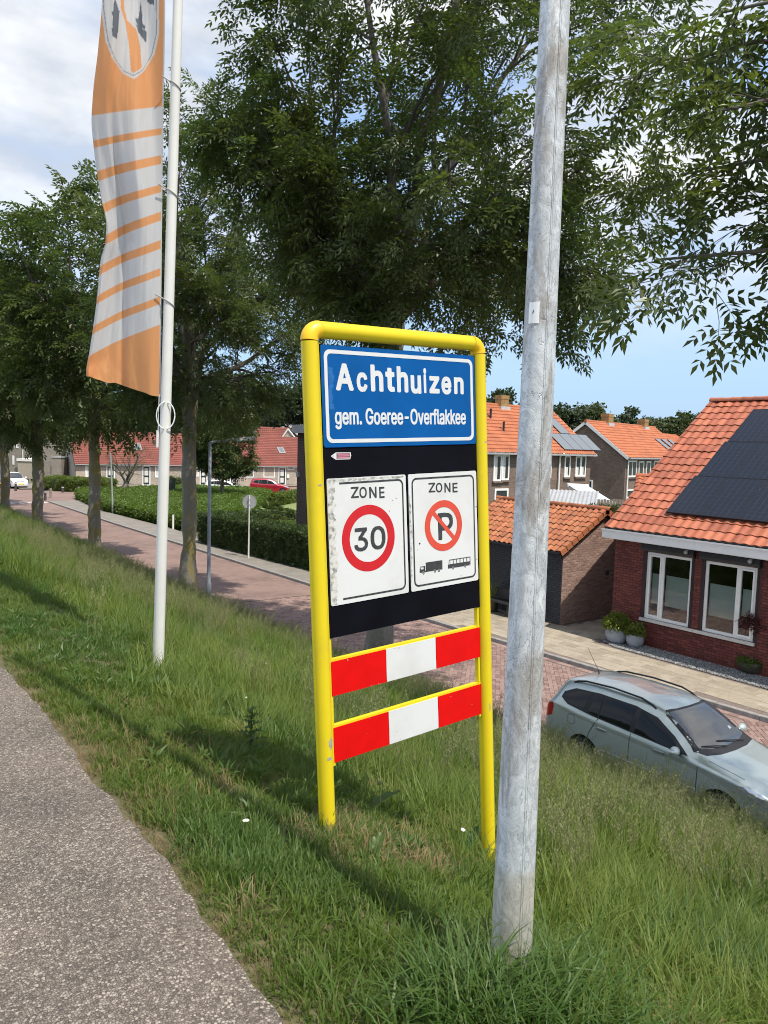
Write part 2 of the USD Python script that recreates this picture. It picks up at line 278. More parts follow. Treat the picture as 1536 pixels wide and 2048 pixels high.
for i, c in enumerate([(0.37, 0.115, 0.048), (0.30, 0.095, 0.042), (0.41, 0.14, 0.06)]): mat(f'old_tile_{i}', c, 0.75, color2=(0.17, 0.115, 0.055), vscale=9, vdetail=8, mid=(0.50, 0.72), bump=0.4, bscale=60, rnd=0.14)
mat('orange_tiles', (0.44, 0.135, 0.052), 0.7, color2=(0.31, 0.095, 0.04), vscale=1.2, vdetail=8)
mat('row_tiles', (0.235, 0.070, 0.052), 0.8, color2=(0.175, 0.054, 0.042), vscale=0.8, vdetail=8)
mat('dark_slate', (0.075, 0.075, 0.082), 0.7, var=0.15, vscale=2)
mat('white_wood', (0.84, 0.85, 0.84), 0.4, var=0.03, vscale=5)
mat('white_trim', (0.72, 0.71, 0.68), 0.5, var=0.05, vscale=6)
mat('white_render', (0.72, 0.73, 0.74), 0.8, var=0.04)
mat('sill_stone', (0.60, 0.57, 0.54), 0.6, var=0.06, vscale=12)
mat('charcoal', (0.018, 0.019, 0.024), 0.45, var=0.1, vscale=8)
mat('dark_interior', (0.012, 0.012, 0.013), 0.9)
mat('room_wall', (0.16, 0.15, 0.14), 0.9)
mat('film', (0.74, 0.80, 0.77), 0.6, var=0.03, vscale=3)
mat('curtain', (0.62, 0.61, 0.58), 0.9, var=0.1, vscale=8)
mat('door_green', (0.012, 0.03, 0.028), 0.35)
mat('zinc', (0.33, 0.34, 0.35), 0.5, var=0.1)
mat('lead', (0.45, 0.46, 0.47), 0.6, var=0.15)
mat('moss_brick', (0.36, 0.20, 0.07), 0.95, color2=(0.22, 0.15, 0.07), vscale=5)
mat('pv', (0.006, 0.007, 0.012), 0.22, spec=0.4, coat=0.25)
mat('pv_line', (0.05, 0.055, 0.065), 0.3)
mat('pv_grey', (0.16, 0.175, 0.19), 0.3, spec=0.6)
mat('pv_frame', (0.01, 0.01, 0.012), 0.4)
mat('fence_wood', (0.24, 0.205, 0.17), 0.9, var=0.2, vscale=6)
mat('awning', (0.58, 0.64, 0.72), 0.7, color2=(0.70, 0.74, 0.80), vscale=2)
mat('awning_stripe', (0.42, 0.50, 0.62), 0.7)
custom('pane', {'f': ('fresnel', {'IOR': 1.7}), 't': ('transparent_bsdf', {'color': (0.86, 0.9, 0.88)}), 'g': ('glossy_bsdf', {'color': (1, 1, 1), 'roughness': 0.01}), 'm': ('mix_closure', {})},
       [('f.fac', 'm.fac'), ('t.BSDF', 'm.closure1'), ('g.BSDF', 'm.closure2')], surface='m.closure')
mat('dark_glass', (0.006, 0.007, 0.008), 0.03, spec=0.35)
mat('screen_glass', (0.02, 0.023, 0.025), 0.02, spec=1.0, coat=1.0)
mat('far_glass', (0.03, 0.036, 0.042), 0.06, spec=0.7)
# pots, plants, cars
mat('pot_grey', (0.30, 0.33, 0.375), 0.75, var=0.12, vscale=10, bump=0.2)
mat('pot_dark', (0.045, 0.043, 0.03), 0.35, var=0.1)
mat('bench_black', (0.02, 0.02, 0.022), 0.5)
mat('bollard', (0.05, 0.05, 0.055), 0.6, var=0.1)
mat('bollard_wood', (0.24, 0.21, 0.18), 0.9, var=0.2, vscale=8)
mat('utility_green', (0.05, 0.075, 0.07), 0.5)
mat('car_paint', (0.50, 0.56, 0.52), 0.30, metallic=0.7, coat=1.0, var=0.02, vscale=400, vdetail=1)
mat('car_white', (0.72, 0.73, 0.75), 0.3, coat=0.8)
mat('car_red', (0.34, 0.012, 0.028), 0.3, metallic=0.3, coat=1.0)
mat('car_navy', (0.02, 0.025, 0.05), 0.3, coat=1.0)
mat('car_silver', (0.45, 0.47, 0.50), 0.3, metallic=0.7, coat=1.0)
mat('black_plastic', (0.016, 0.016, 0.018), 0.5)
mat('tyre', (0.018, 0.018, 0.019), 0.8)
mat('alloy', (0.55, 0.56, 0.57), 0.3, metallic=0.9)
mat('tail_red', (0.30, 0.008, 0.012), 0.12, coat=1.0)
mat('head_lens', (0.62, 0.64, 0.66), 0.08, metallic=0.75, coat=1.0)
mat('plate_yellow', (0.75, 0.50, 0.02), 0.5)
mat('bark', (0.17, 0.155, 0.13), 0.95, color2=(0.24, 0.22, 0.19), vscale=5, vdetail=8, bump=0.9, bscale=16, stretch=(1, 1, 0.5), dist=0.03)
mat('bark_lichen', (0.19, 0.175, 0.145), 0.95, color2=(0.20, 0.165, 0.055), vscale=2.6, vdetail=9, mid=(0.45, 0.60), bump=0.9, bscale=16, stretch=(1, 1, 0.5), dist=0.03)
mat('limb_bark', (0.105, 0.094, 0.077), 0.95, color2=(0.15, 0.135, 0.115), vscale=5, vdetail=8, bump=0.7, bscale=20, dist=0.02)
mat('twig_bark', (0.075, 0.066, 0.052), 0.9, var=0.2, vscale=6)
leafmat('ash_leaf', (0.092, 0.142, 0.050), (0.165, 0.220, 0.072), rough=0.36, trans=0.5, vscale=0.5)
leafmat('ash_leaf_far', (0.092, 0.144, 0.048), (0.165, 0.222, 0.070), rough=0.42, trans=0.5, vscale=0.4)
leafmat('maple_leaf', (0.065, 0.115, 0.022), (0.12, 0.175, 0.038), trans=0.35, vscale=0.7)
leafmat('hedge_leaf', (0.055, 0.098, 0.026), (0.105, 0.160, 0.042), rough=0.4, trans=0.34, vscale=1.5)
leafmat('cover_leaf', (0.145, 0.245, 0.045), (0.205, 0.315, 0.062), rough=0.45, trans=0.42, vscale=0.6)
leafmat('bright_leaf', (0.13, 0.20, 0.030), (0.20, 0.27, 0.04), rough=0.45, trans=0.35, vscale=1.2)
leafmat('pot_leaf', (0.17, 0.24, 0.03), (0.30, 0.36, 0.05), rough=0.4, trans=0.35, vscale=5)
leafmat('maroon_leaf', (0.12, 0.03, 0.038), (0.18, 0.055, 0.06), rough=0.5, trans=0.35, vscale=5, tint=(1.3, 0.7, 0.7))
leafmat('palm_leaf', (0.10, 0.16, 0.035), (0.15, 0.21, 0.05), rough=0.5, trans=0.3, vscale=2)
leafmat('palm_dry', (0.36, 0.32, 0.10), (0.42, 0.36, 0.15), rough=0.7, trans=0.3, vscale=2, tint=(1, 1, 0.7))
leafmat('far_leaf', (0.050, 0.080, 0.036), (0.080, 0.118, 0.046), rough=0.6, trans=0.2, vscale=0.15)
leafmat('far_leaf_light', (0.075, 0.112, 0.034), (0.115, 0.155, 0.05), rough=0.6, trans=0.25, vscale=0.15)
leafmat('grass_blade', (0.115, 0.195, 0.026), (0.180, 0.265, 0.042), rough=0.5, trans=0.38, vscale=0.9, rnd=0.35, spec=0.35)
leafmat('grass_lush', (0.085, 0.165, 0.034), (0.135, 0.220, 0.048), rough=0.48, trans=0.38, vscale=0.9, rnd=0.3, spec=0.35)
leafmat('grass_pale', (0.180, 0.255, 0.050), (0.245, 0.315, 0.078), rough=0.6, trans=0.35, vscale=1.1, rnd=0.3, spec=0.25)
leafmat('grass_dry', (0.33, 0.25, 0.12), (0.42, 0.33, 0.18), rough=0.8, trans=0.3, vscale=3, rnd=0.3, tint=(1, 1, 0.9), spec=0.2)
leafmat('seed_head', (0.30, 0.32, 0.14), (0.40, 0.40, 0.20), rough=0.8, trans=0.3, vscale=2, rnd=0.3, tint=(1, 1, 0.8), spec=0.2)
leafmat('weed_leaf', (0.10, 0.19, 0.04), (0.15, 0.25, 0.055), rough=0.5, trans=0.35, vscale=4)
leafmat('dock_leaf', (0.10, 0.20, 0.04), (0.14, 0.25, 0.06), rough=0.4, trans=0.4, vscale=8)
mat('petal_white', (0.8, 0.79, 0.8), 0.7); mat('petal_yellow', (0.8, 0.62, 0.02), 0.7); mat('petal_red', (0.6, 0.03, 0.02), 0.7)
mat('berry_dark', (0.02, 0.016, 0.012), 0.8)
# ================================================================ THE SETTING
SZ = -4.0                                    # street level; pavements lie 0.1 above
_prof = PchipInterpolator([-60, -12, -6, -4, 1.0, 1.4, 1.85, 2.4, 2.9, 4, 6, 8, 9.4, 10.05, 10.6], [-4.1, -4.05, -1.2, -0.03, -0.012, -0.06, -0.17, -0.45, -0.69, -1.12, -1.9, -2.78, -3.62, -4.03, -4.10])
def ground_z(n, s):
    n, s = np.asarray(n, float), np.asarray(s, float)
    w = np.clip((n - 1.3) / 1.0, 0, 1) * np.clip((10.0 - n) / 1.5, 0, 1)
    return _prof(n) + w * 0.10 * (meshkit.fbm(np.stack([n * 0.9, s * 0.9, n * 0], -1), 3, 5) - 0.5)
def kerb_n(s): return np.interp(s, [2, 8, 16, 26, 50, 68, 120], [16.1, 15.95, 15.62, 15.36, 15.18, 15.4, 15.4])
def tri2(poly):
    V, F_, n = [], [], 0
    for g in getattr(poly, 'geoms', [poly]):
        v, f = trimesh.creation.triangulate_polygon(g, engine='earcut'); V.append(v); F_.append(f + n); n += len(v)
    return np.vstack(V), np.vstack(F_)
def sheet(name, poly, z, matname, kind='structure', n=None):
    v, f = tri2(poly)
    return obj(name, (np.c_[v, np.full(len(v), z)], f), matname, kind=kind)
sheet('ground', sg.box(-900, -900, 1500, 1900), -4.12, 'far_ground')
nn = np.r_[np.linspace(-60, -6, 8), np.linspace(-4, 0.9, 6), np.arange(1.0, 10.7, 0.1)]; ss = np.r_[np.arange(-30, 0, 3), np.arange(0, 14, 0.15), np.arange(14, 40, 0.4), np.arange(40, 130, 2.5)]
A, B = np.meshgrid(nn, ss, indexing='ij')
obj('dike_slope', (np.stack([A, B, ground_z(A, B)], -1).reshape(-1, 3), grid_faces(len(nn), len(ss))), 'soil', smooth=True, kind='structure')
# cycle path on the dike crown, with a ragged grassy edge
rng = np.random.default_rng(3)
es = np.arange(-30, 130, 0.04); en = 1.03 + 0.035 * (meshkit.fbm(np.stack([es * 2.2, es * 0, es * 0], -1), 4, 2) - 0.5) * 2 + 0.02 * (meshkit.noise(np.stack([es * 14, es * 0, es * 0], -1), 7) - 0.5)
cols = np.r_[-4.2, -2, 0, 0.5, 0.8]
pv = np.vstack([np.stack([np.full_like(es, c), es, np.full_like(es, 0.012)], -1) for c in cols] + [np.stack([en - 0.02, es, np.full_like(es, 0.008)], -1), np.stack([en, es, np.full_like(es, -0.03)], -1)])
obj('path', (pv, grid_faces(len(cols) + 2, len(es))), 'path_stones', smooth=True, kind='structure')
# ---- small pieces laid one by one
def quad_piece(c, ux, uy, lx, ly, h, bev=0.004, dz=0.0, tilt=(0, 0)):
    """A paver: centre c, half-lengths lx, ly along unit vectors; top with a tiny bevel, sides, no bottom."""
    ux, uy = np.asarray(ux, float), np.asarray(uy, float); v = []
    for s_, z_ in ((0, -h), (0, -bev), (bev, 0.0)):
        for a, b in ((-1, -1), (1, -1), (1, 1), (-1, 1)):
            v.append(c + ux * a * (lx - s_) + uy * b * (ly - s_) + np.array([0, 0, z_ + dz + a * tilt[0] + b * tilt[1]]))
    f = [[8, 9, 10, 11]]
    for r in (0, 4):
        for k in range(4): f.append([r + k, r + (k + 1) % 4, r + 4 + (k + 1) % 4, r + 4 + k])
    return np.array(v), np.array(f)
def lay(parent, name, pieces, mats, limit=300, rest_name=None, M=None, view=None, seed=0, smooth=False):
    """pieces: (verts, faces) each. The LIMIT that show largest become parts of their own, the others are joined into stuff of the same parent."""
    r = np.random.default_rng(seed)
    cen = np.array([v.mean(0) for v, _ in pieces]); W = cen if M is None else cen @ M[:3, :3].T + M[:3, 3]
    p = px(W); ok = (p[:, 0] > -20) & (p[:, 0] < 1556) & (p[:, 1] > -20) & (p[:, 1] < 2068) & (p[:, 2] > 0)
    if view is not None: ok &= np.array([view(q) for q in p])
    order = np.argsort(np.where(ok, p[:, 2], 1e6)); pick = set(order[:limit][ok[order[:limit]]].tolist())
    which = r.integers(0, len(mats), len(pieces)); rest = [MB() for _ in mats]
    for i, (v, f) in enumerate(pieces):
        if i in pick: obj(name, (v, f), mats[which[i]], parent, smooth=smooth)
        else: rest[which[i]].add(v, f)
    for k, mb in enumerate(rest):
        if mb.n: obj(rest_name or name + '_field', mb, mats[k], parent, smooth=smooth, kind='stuff')
# ---- brick street: bed, herringbone bricks near, paving beyond
def strip_poly(s0, s1, n0, n1f, step=1.0):
    q = np.arange(s0, s1 + 1e-6, step); return sg.Polygon([(n0, a) for a in q] + [(n1f(a) if callable(n1f) else n1f, a) for a in q[::-1]])
street = group_node('street', None, kind='structure')
v, f = tri2(strip_poly(-20, 24, 10.0, kerb_n)); obj('sand_bed', (np.c_[v, np.full(len(v), SZ - 0.012)], f), 'sand_joint', street)
FAR = strip_poly(24, 67, 9.9, kerb_n).union(sg.box(9.9, 67.05, 75, 82.5)).union(sg.box(9.9, 82.5, 16.3, 150))
v, f = tri2(FAR); 
custom('street_far', {'g': ('geometry', {}), 'mp': ('mapping', {'rotation': (0, 0, math.radians(45))}), 'b': ('brick_texture', {'scale': 1.0, 'brick_width': 0.2, 'row_height': 0.1, 'mortar_size': 0.006, 'offset': 0.5, 'color1': (0.25, 0.168, 0.142), 'color2': (0.205, 0.133, 0.114), 'mortar': (0.20, 0.15, 0.135)}),
    'n': ('noise_texture', {'scale': 0.7, 'detail': 9, 'roughness': 0.72}), 'rn': ('rgb_ramp', {'ramp': [(0.32, (0.66, 0.67, 0.68)), (0.5, (0.98, 0.98, 0.98)), (0.68, (1.15, 1.12, 1.10))]}), 'm': ('mix', {'mix_type': 'multiply', 'fac': 1.0}), 'p': ('principled_bsdf', {'roughness': 0.9})},
    [('g.position', 'mp.vector'), ('mp.vector', 'b.vector'), ('g.position', 'n.vector'), ('n.fac', 'rn.fac'), ('b.color', 'm.color1'), ('rn.color', 'm.color2'), ('m.color', 'p.base_color')])
obj('far_paving', (np.c_[v, np.full(len(v), SZ)], f), 'street_far', street)
r = np.random.default_rng(11); pcs = []
c45 = math.cos(math.pi / 4); R45 = np.array([[c45, -c45], [c45, c45]])
for i in range(-400, 400):
    for j in range(-400, 400):
        k = (i - j) % 4
        if k not in (0, 3): continue
        cc = np.array([i + 1.0, j + 0.5]) if k == 0 else np.array([i + 0.5, j + 1.0])
        w = R45 @ cc * 0.104
        n_, s_ = w[0] + 13, w[1] + 12
        if not (3.2 < s_ < 23.95 and 10.1 < n_ < 16.2) or n_ > kerb_n(s_) - 0.2 - 0.06: continue
        ax = R45 @ (np.array([1, 0]) if k == 0 else np.array([0, 1])); ay = np.array([-ax[1], ax[0]])
        if n_ < 10.6 and s_ > 12: pass
        pcs.append(quad_piece(np.array([n_, s_, SZ]), np.r_[ax, 0], np.r_[ay, 0], 0.1005, 0.0485, 0.05, 0.004, r.normal(0, 0.0012), r.normal(0, 0.0008, 2)))
lay(street, 'brick', pcs, [f'street_brick_{i}' for i in range(3)], view=lambda q: (q[0] > 985 and q[1] < 1500) or (655 < q[0] < 985 and 1225 < q[1] < 1345), rest_name='bricks', seed=1)
# gutter course and kerbstones
kerb = group_node('kerb', None, kind='structure'); kp = []; gp = []
for s_ in np.arange(3, 67, 1.0):
    a, b = kerb_n(s_), kerb_n(s_ + 1.0); d = np.array([b - a, 1.0, 0]); d /= np.linalg.norm(d); nrm = np.array([d[1], -d[0], 0])
    c = np.array([(a + b) / 2, s_ + 0.5, SZ + 0.105]) + nrm * 0.065
    kp.append(quad_piece(c, d, nrm, 0.495, 0.062, 0.14, 0.012, r.normal(0, 0.002)))
    if s_ < 24:
        for k in range(5):
            c2 = np.array([a + (b - a) * (k + 0.5) / 5, s_ + (k + 0.5) / 5, SZ + 0.001]) - nrm * 0.105
            gp.append(quad_piece(c2, d, nrm, 0.098, 0.098, 0.05, 0.005, r.normal(0, 0.001)))
lay(kerb, 'kerbstone', kp, ['kerb'])
lay(kerb, 'gutter_brick', gp, ['street_brick_1', 'street_brick_2'], limit=120, rest_name='gutter_bricks')
# pavement in front of the houses: flags near, plain beyond
pave = group_node('pavement', None, kind='structure')
PZ = SZ + 0.1
v, f = tri2(sg.Polygon([(kerb_n(a) + 0.13, a) for a in np.arange(-20, 25.1, 1)] + [(18.9, 25), (18.9, -20)]).union(sg.box(18.8, 14.0, 27, 15.8)))
obj('sand_bed', (np.c_[v, np.full(len(v), PZ - 0.012)], f), 'sand_joint', pave)
pcs = []
for j, n_ in enumerate(np.arange(15.55, 27, 0.302)):
    for s_ in np.arange(3.2, 25, 0.302):
        s2 = s_ + (0.151 if j % 2 else 0)
        inside = (n_ > kerb_n(s2) + 0.13 + 0.14 and (n_ < 17.86 if s2 < 14.0 else n_ < 18.62)) or (n_ >= 18.62 and 14.15 < s2 < 15.68)
        if inside: pcs.append(quad_piece(np.array([n_, s2, PZ]), (1, 0, 0), (0, 1, 0), 0.1465, 0.1465, 0.05, 0.006, r.normal(0, 0.0015), r.normal(0, 0.001, 2)))
lay(pave, 'paving_tile', pcs, [f'paving_{i}' for i in range(3)], view=lambda q: q[0] > 985 or (655 < q[0] and q[1] < 1300), rest_name='paving_tiles', seed=2)
v, f = tri2(sg.Polygon([(kerb_n(a) + 0.13, a) for a in np.arange(25, 67.1, 1)] + [(18.6, 67), (16.9, 57), (17.35, 45), (17.0, 38), (17.4, 25)]))
obj('far_flags', (np.c_[v, np.full(len(v), PZ)], f), 'far_flags', pave)
v, f = tri2(sg.box(16.4, 82.6, 75, 92)); obj('front_gardens', (np.c_[v, np.full(len(v), PZ)], f), 'far_flags', pave)
# gravel strip below the red house
gpoly = sg.Polygon([(17.93, 2), (17.93, 11.5), (17.93, 13.2), (18.25, 13.95), (18.84, 13.98), (18.84, 2)])
sheet('gravel_bed', gpoly, PZ + 0.004, 'gravel_bed')
def instancer(path_parent, name, protos, pos, quat, scl, idx, kind=None, label=None, cat=None):
    """protos: (mesh, material) pairs. Copies by the thousand of one small piece."""
    pth = numbered(ppath(path_parent), name)
    pi = UsdGeom.PointInstancer.Define(stage, pth); tg = []
    for k, (me, ma, sm) in enumerate(protos):
        o = usdkit.mesh(stage, f'{pth}/piece_{k + 1:03d}' if k else f'{pth}/piece', me, MAT[ma], smooth=sm); tg.append(o.GetPath())
    pi.CreatePrototypesRel().SetTargets(tg)
    pi.CreatePositionsAttr(Vt.Vec3fArray.FromNumpy(np.asarray(pos, np.float32)))
    q = np.asarray(quat, np.float32)
    pi.CreateOrientationsAttr(Vt.QuathArray([Gf.Quath(float(a[0]), float(a[1]), float(a[2]), float(a[3])) for a in q]))
    scl = np.asarray(scl, np.float32); scl = np.repeat(scl[:, None], 3, 1) if scl.ndim == 1 else scl
    pi.CreateScalesAttr(Vt.Vec3fArray.FromNumpy(scl)); pi.CreateProtoIndicesAttr(Vt.IntArray.FromNumpy(np.asarray(idx, np.int32)))
    return tag(pi, label, cat, kind=kind)
def quat_from_axes(X, Y, Z):
    from scipy.spatial.transform import Rotation as Ro
    q = Ro.from_matrix(np.stack([X, Y, Z], -1)).as_quat(); return q[:, [3, 0, 1, 2]]
def quat_spin(r, n, tilt=0.2):
    from scipy.spatial.transform import Rotation as Ro
    q = (Ro.from_rotvec(np.c_[r.normal(0, tilt, (n, 2)), np.zeros(n)]) * Ro.from_euler('z', r.uniform(0, 2 * np.pi, n))).as_quat(); return q[:, [3, 0, 1, 2]]
def random_quats(r, n):
    from scipy.spatial.transform import Rotation as Ro
    q = Ro.random(n, random_state=int(r.integers(1 << 30))).as_quat(); return q[:, [3, 0, 1, 2]]
stone = trimesh.creation.icosphere(1, 1.0); stone.vertices *= 1 + 0.25 * (meshkit.noise(stone.vertices * 2.3, 3)[:, None] - 0.5) * 2
N = 9000; g1, g2 = r.uniform(17.94, 18.82, N), r.uniform(3, 13.9, N)
keep = shapely.contains_xy(gpoly, g1, g2); g1, g2 = g1[keep], g2[keep]
instancer(None, 'gravel', [(stone, 'gravel', False)], np.stack([g1, g2, np.full(len(g1), PZ + 0.012)], -1), random_quats(r, len(g1)), np.c_[r.uniform(0.012, 0.028, (len(g1), 2)), r.uniform(0.008, 0.018, len(g1))], np.zeros(len(g1)), kind='stuff', label='loose grey gravel strip below the red brick house', cat='gravel')
# raised junction: row of white teeth across the street
teeth = MB()
for k, n_ in enumerate(np.arange(10.6, 15.1, 0.62)):
    teeth.add([[n_, 66.4, SZ + 0.006], [n_ + 0.42, 66.4, SZ + 0.006], [n_ + 0.21, 67.3, SZ + 0.006]], [[0, 1, 2]])
teeth.add([[10.4, 67.35, SZ + 0.006], [15.2, 67.35, SZ + 0.006], [15.2, 67.6, SZ + 0.006], [10.4, 67.6, SZ + 0.006]], [[0, 1, 2, 3]])
obj('road_marking', teeth, 'white_marking', kind='structure')

# ================================================================ TOWN SIGN
SO = np.array([1.8307, 2.8430, -0.0588])
SX, SY, SZv = np.array([0.9982, 0.0449, 0.0398]), np.array([-0.04307, 0.9980, -0.0463]), np.array([-0.0418, 0.0445, 0.9981])
SX /= np.linalg.norm(SX); SY -= SX * (SX @ SY); SY /= np.linalg.norm(SY); SZv = np.cross(SX, SY)
town = thing('town_sign', 'tall yellow tube frame holding a blue place-name board above zone signs and two striped rails', 'road sign', matrix=mat4(SX, SY, SZv, SO))
def suv(x, y):
    P = on_plane(x, y, SO, SY) - SO; return np.array([P @ SX, P @ SZv])
def c4(x, y): return suv(590 + x / 3.1024, 620 + y / 3.1024)
def onsign(y): return mat4((1, 0, 0), (0, 0, 1), (0, -1, 0), (0, y, 0))
WS, RP = 1.04, 0.0372
for u, zb in ((0.0, -0.7), (WS, -1.3)):
    v, f = tube([(u, 0, z) for z in np.linspace(zb, 2.092, 14)], RP, 28); obj('post', (v, f), 'yellow_paint', town, smooth=40)
ea = np.linspace(0, math.pi / 2, 10)
for sgn, u in ((1, 0.0), (-1, WS)):
    e = np.stack([u + sgn * 0.05 * (1 - np.cos(ea)), 0 * ea, 2.096 + 0.05 * np.sin(ea)], -1)
    obj('elbow', tube(e, RP + 0.0015, 28), 'yellow_cap', town, smooth=50)
obj('top_rail', tube([(0.052, 0, 2.146), (0.4, 0, 2.146), (WS - 0.052, 0, 2.146)], RP, 28), 'yellow_paint', town, smooth=40)
for (u, z, w, h, s_) in ((0.012, 0.31, 0.016, 0.07, 1), (0.0, 0.245, 0.02, 0.02, 2), (0.004, 1.47, 0.016, 0.012, 3), (WS - 0.004, 0.24, 0.004, 0.06, 4), (WS + 0.01, 1.64, 0.02, 0.012, 6)):
    rr = np.random.default_rng(s_); a_ = np.linspace(0, 2 * np.pi, 15)[:-1]; rad = rr.uniform(0.5, 1.0, 14)
    uu, zz = w * rad * np.cos(a_), z + h * rad * np.sin(a_) * 0.5
    c0 = 0.0 if u < 0.5 else WS
    yy = -np.sqrt(np.maximum((RP + 0.0006) ** 2 - (u - c0 + uu) ** 2, 1e-6)); vv = np.c_[u + uu, yy, zz]
    cu = np.array([[u, -math.sqrt((RP + 0.0006) ** 2 - (u - c0) ** 2), z]]); obj('paint_chip', (np.vstack([vv, cu]), np.array([[k, (k + 1) % 14, 14] for k in range(14)])), 'yellow_scuff', town)
B0, B1 = 0.046, 0.997
obj('backing_board', box((B0, -0.010, 0.779), (WS - 0.036, 0.004, 2.083)), 'sign_black', town)
for u in (RP + 0.004, WS - RP - 0.016): obj('channel', box((u, -0.006, 0.19), (u + 0.012, 0.018, 2.09)), 'yellow_paint', town)
# blue place-name board
blue = obj('name_board', extrude(rrect(0.047, 1.633, 0.996, 2.081, 0.012), 0.004, onsign(-0.0105)), 'sign_blue', town)
o1, o2 = rrect(0.063, 1.652, 0.981, 2.062, 0.032), rrect(0.080, 1.669, 0.964, 2.045, 0.020)
obj('border', extrude(o1.difference(o2), 0.0008, onsign(-0.0145)), 'sign_white', blue)
def text_cached(ch, bold): return meshkit.text_mesh(ch, 0.1, 0.0008, bold=bold)
def glyph(ch, u0, u1, v0, v1, mb, y, bold=True, fit_h=None):
    t = text_cached(ch, bold); b = t.bounds
    sx = (u1 - u0) / (b[1, 0] - b[0, 0]); sy = (v1 - v0) / (b[1, 1] - b[0, 1])
    M = onsign(y) @ np.array([[sx, 0, 0, u0 - b[0, 0] * sx], [0, sy, 0, v0 - b[0, 1] * sy], [0, 0, 1, 0], [0, 0, 0, 1.0]])
    mb.tm(t, M)
vb = c4(300, 502)[1]; vc = c4(298, 334)[1]; H1 = vc - vb; xh = 0.70 * H1
mb = MB()
for ch, x0, x1 in (('A', 243, 353), ('c', 373, 438), ('h', 460, 537), ('t', 551, 608), ('h', 622, 691), ('u', 707, 771), ('i', 787, 804), ('z', 822, 885), ('e', 897, 958), ('n', 975, 1034)):
    top = {'A': H1, 'h': H1 * 1.02, 't': H1 * 0.93, 'i': H1 * 1.0}.get(ch, xh)
    glyph(ch, c4(x0, 515)[0], c4(x1, 515)[0], vb - (0.004 if ch in 'ceu' else 0), vb + top, mb, -0.0145, bold=2)
obj('lettering', mb, 'sign_white', blue)
mb = MB(); v0 = c4(620, 708)[1]; hh = c4(448, 614)[1] - c4(448, 708)[1]
t = meshkit.text_mesh('gem. Goeree-Overflakkee', 0.1, 0.0008, bold=1); b = t.bounds
u0, u1 = c4(237, 690)[0], c4(1047, 690)[0]; sx = (u1 - u0) / (b[1, 0] - b[0, 0]); sy = hh / 0.1
for du in (0.0, 0.0016): mb.tm(t, onsign(-0.0145 - du * .1) @ np.array([[sx, 0, 0, u0 - b[0, 0] * sx + du - .0008], [0, sy, 0, v0], [0, 0, 1, 0], [0, 0, 0, 1.0]]))
obj('lettering', mb, 'sign_white', blue)
rr = np.random.default_rng(5)
def ragged(u0, u1, va, vb_, amp, seed, n=40):
    q = np.random.default_rng(seed); vv = np.linspace(va, vb_, n); w = u1 + amp * np.cumsum(q.normal(0, 0.28, n)).clip(-1, 1) * 0.6 + amp * q.uniform(-0.5, 0.5, n)
    return sg.Polygon([(u0, va), *zip(w, vv), (u0, vb_)]).buffer(0)
mb = extrude(ragged(0.084, 0.108, 1.80, 1.985, 0.014, 3).intersection(sg.box(0.0835, 1.6, 0.2, 2)), 0.0004, onsign(-0.0146)); obj('worn_film', mb, 'sign_blue_patch', blue)
# zone boards
def zone_board(u0, u1, v0, v1, left):
    bd = obj('zone_board', extrude(rrect(u0, v0, u1, v1, 0.010), 0.003, onsign(-0.0105)), 'sign_white_old', town)
    a, b_ = rrect(u0 + 0.019, v0 + 0.019, u1 - 0.017, v1 - 0.019, 0.030), rrect(u0 + 0.028, v0 + 0.028, u1 - 0.026, v1 - 0.028, 0.022)
    ring = a.difference(b_)
    if left: ring = ring.intersection(sg.box(u0 + 0.066, v0, u1, v1))
    obj('border', extrude(ring, 0.0006, onsign(-0.0135)), 'sign_ink', bd)
    return bd
ZB, ZT = 0.924, 1.495
zl = zone_board(0.056, 0.514, ZB, ZT, True)
zr = zone_board(0.530, 0.993, ZB, ZT, False)
peel = ragged(0.057, 0.105, ZB + 0.004, ZT - 0.004, 0.022, 8, 60); obj('peeled_edge', extrude(peel, 0.0005, onsign(-0.0136)), 'sign_peel', zl)
peel = ragged(0.531, 0.541, ZB + 0.05, ZT - 0.10, 0.010, 9, 50); obj('peeled_edge', extrude(peel, 0.0005, onsign(-0.0136)), 'sign_peel', zr)
peel = sg.Polygon([(0.06, ZT - 0.004), (0.5, ZT - 0.004)] + [(u, ZT - 0.013 + rr.uniform(-0.005, 0.003)) for u in np.linspace(0.5, 0.06, 40)]).buffer(0)
obj('peeled_edge', extrude(peel, 0.0005, onsign(-0.0137)), 'sign_peel', zl)
def word(parent, spec, y0, y1):
    mb = MB()
    for ch, x0, x1 in spec:
        ym = (y0 + y1) / 2; glyph(ch, c4(x0, ym)[0], c4(x1, ym)[0], c4((x0 + x1) / 2, y1)[1], c4((x0 + x1) / 2, y0)[1], mb, -0.0135, bold=True)
    return obj('lettering', mb, 'sign_ink', parent)
word(zl, (('Z', 336, 384), ('O', 388, 434), ('N', 449, 495), ('E', 511, 544)), 1097, 1166)
word(zr, (('Z', 817, 858), ('O', 862, 902), ('N', 915, 953), ('E', 965, 997)), 1072, 1131)
def circle_on(cx_, cy_, ry, ratio):
    c_ = c4(cx_, cy_); R_ = (c4(cx_, cy_ - ry)[1] - c4(cx_, cy_ + ry)[1]) / 2
    return c_, R_, sg.Point(*c_).buffer(R_, quad_segs=24), sg.Point(*c_).buffer(R_ * ratio, quad_segs=24)
cc, R1, a, b = circle_on(448, 1414, 206, 0.715)
obj('red_ring', extrude(a.difference(b), 0.0006, onsign(-0.0135)), 'sign_red', zl)
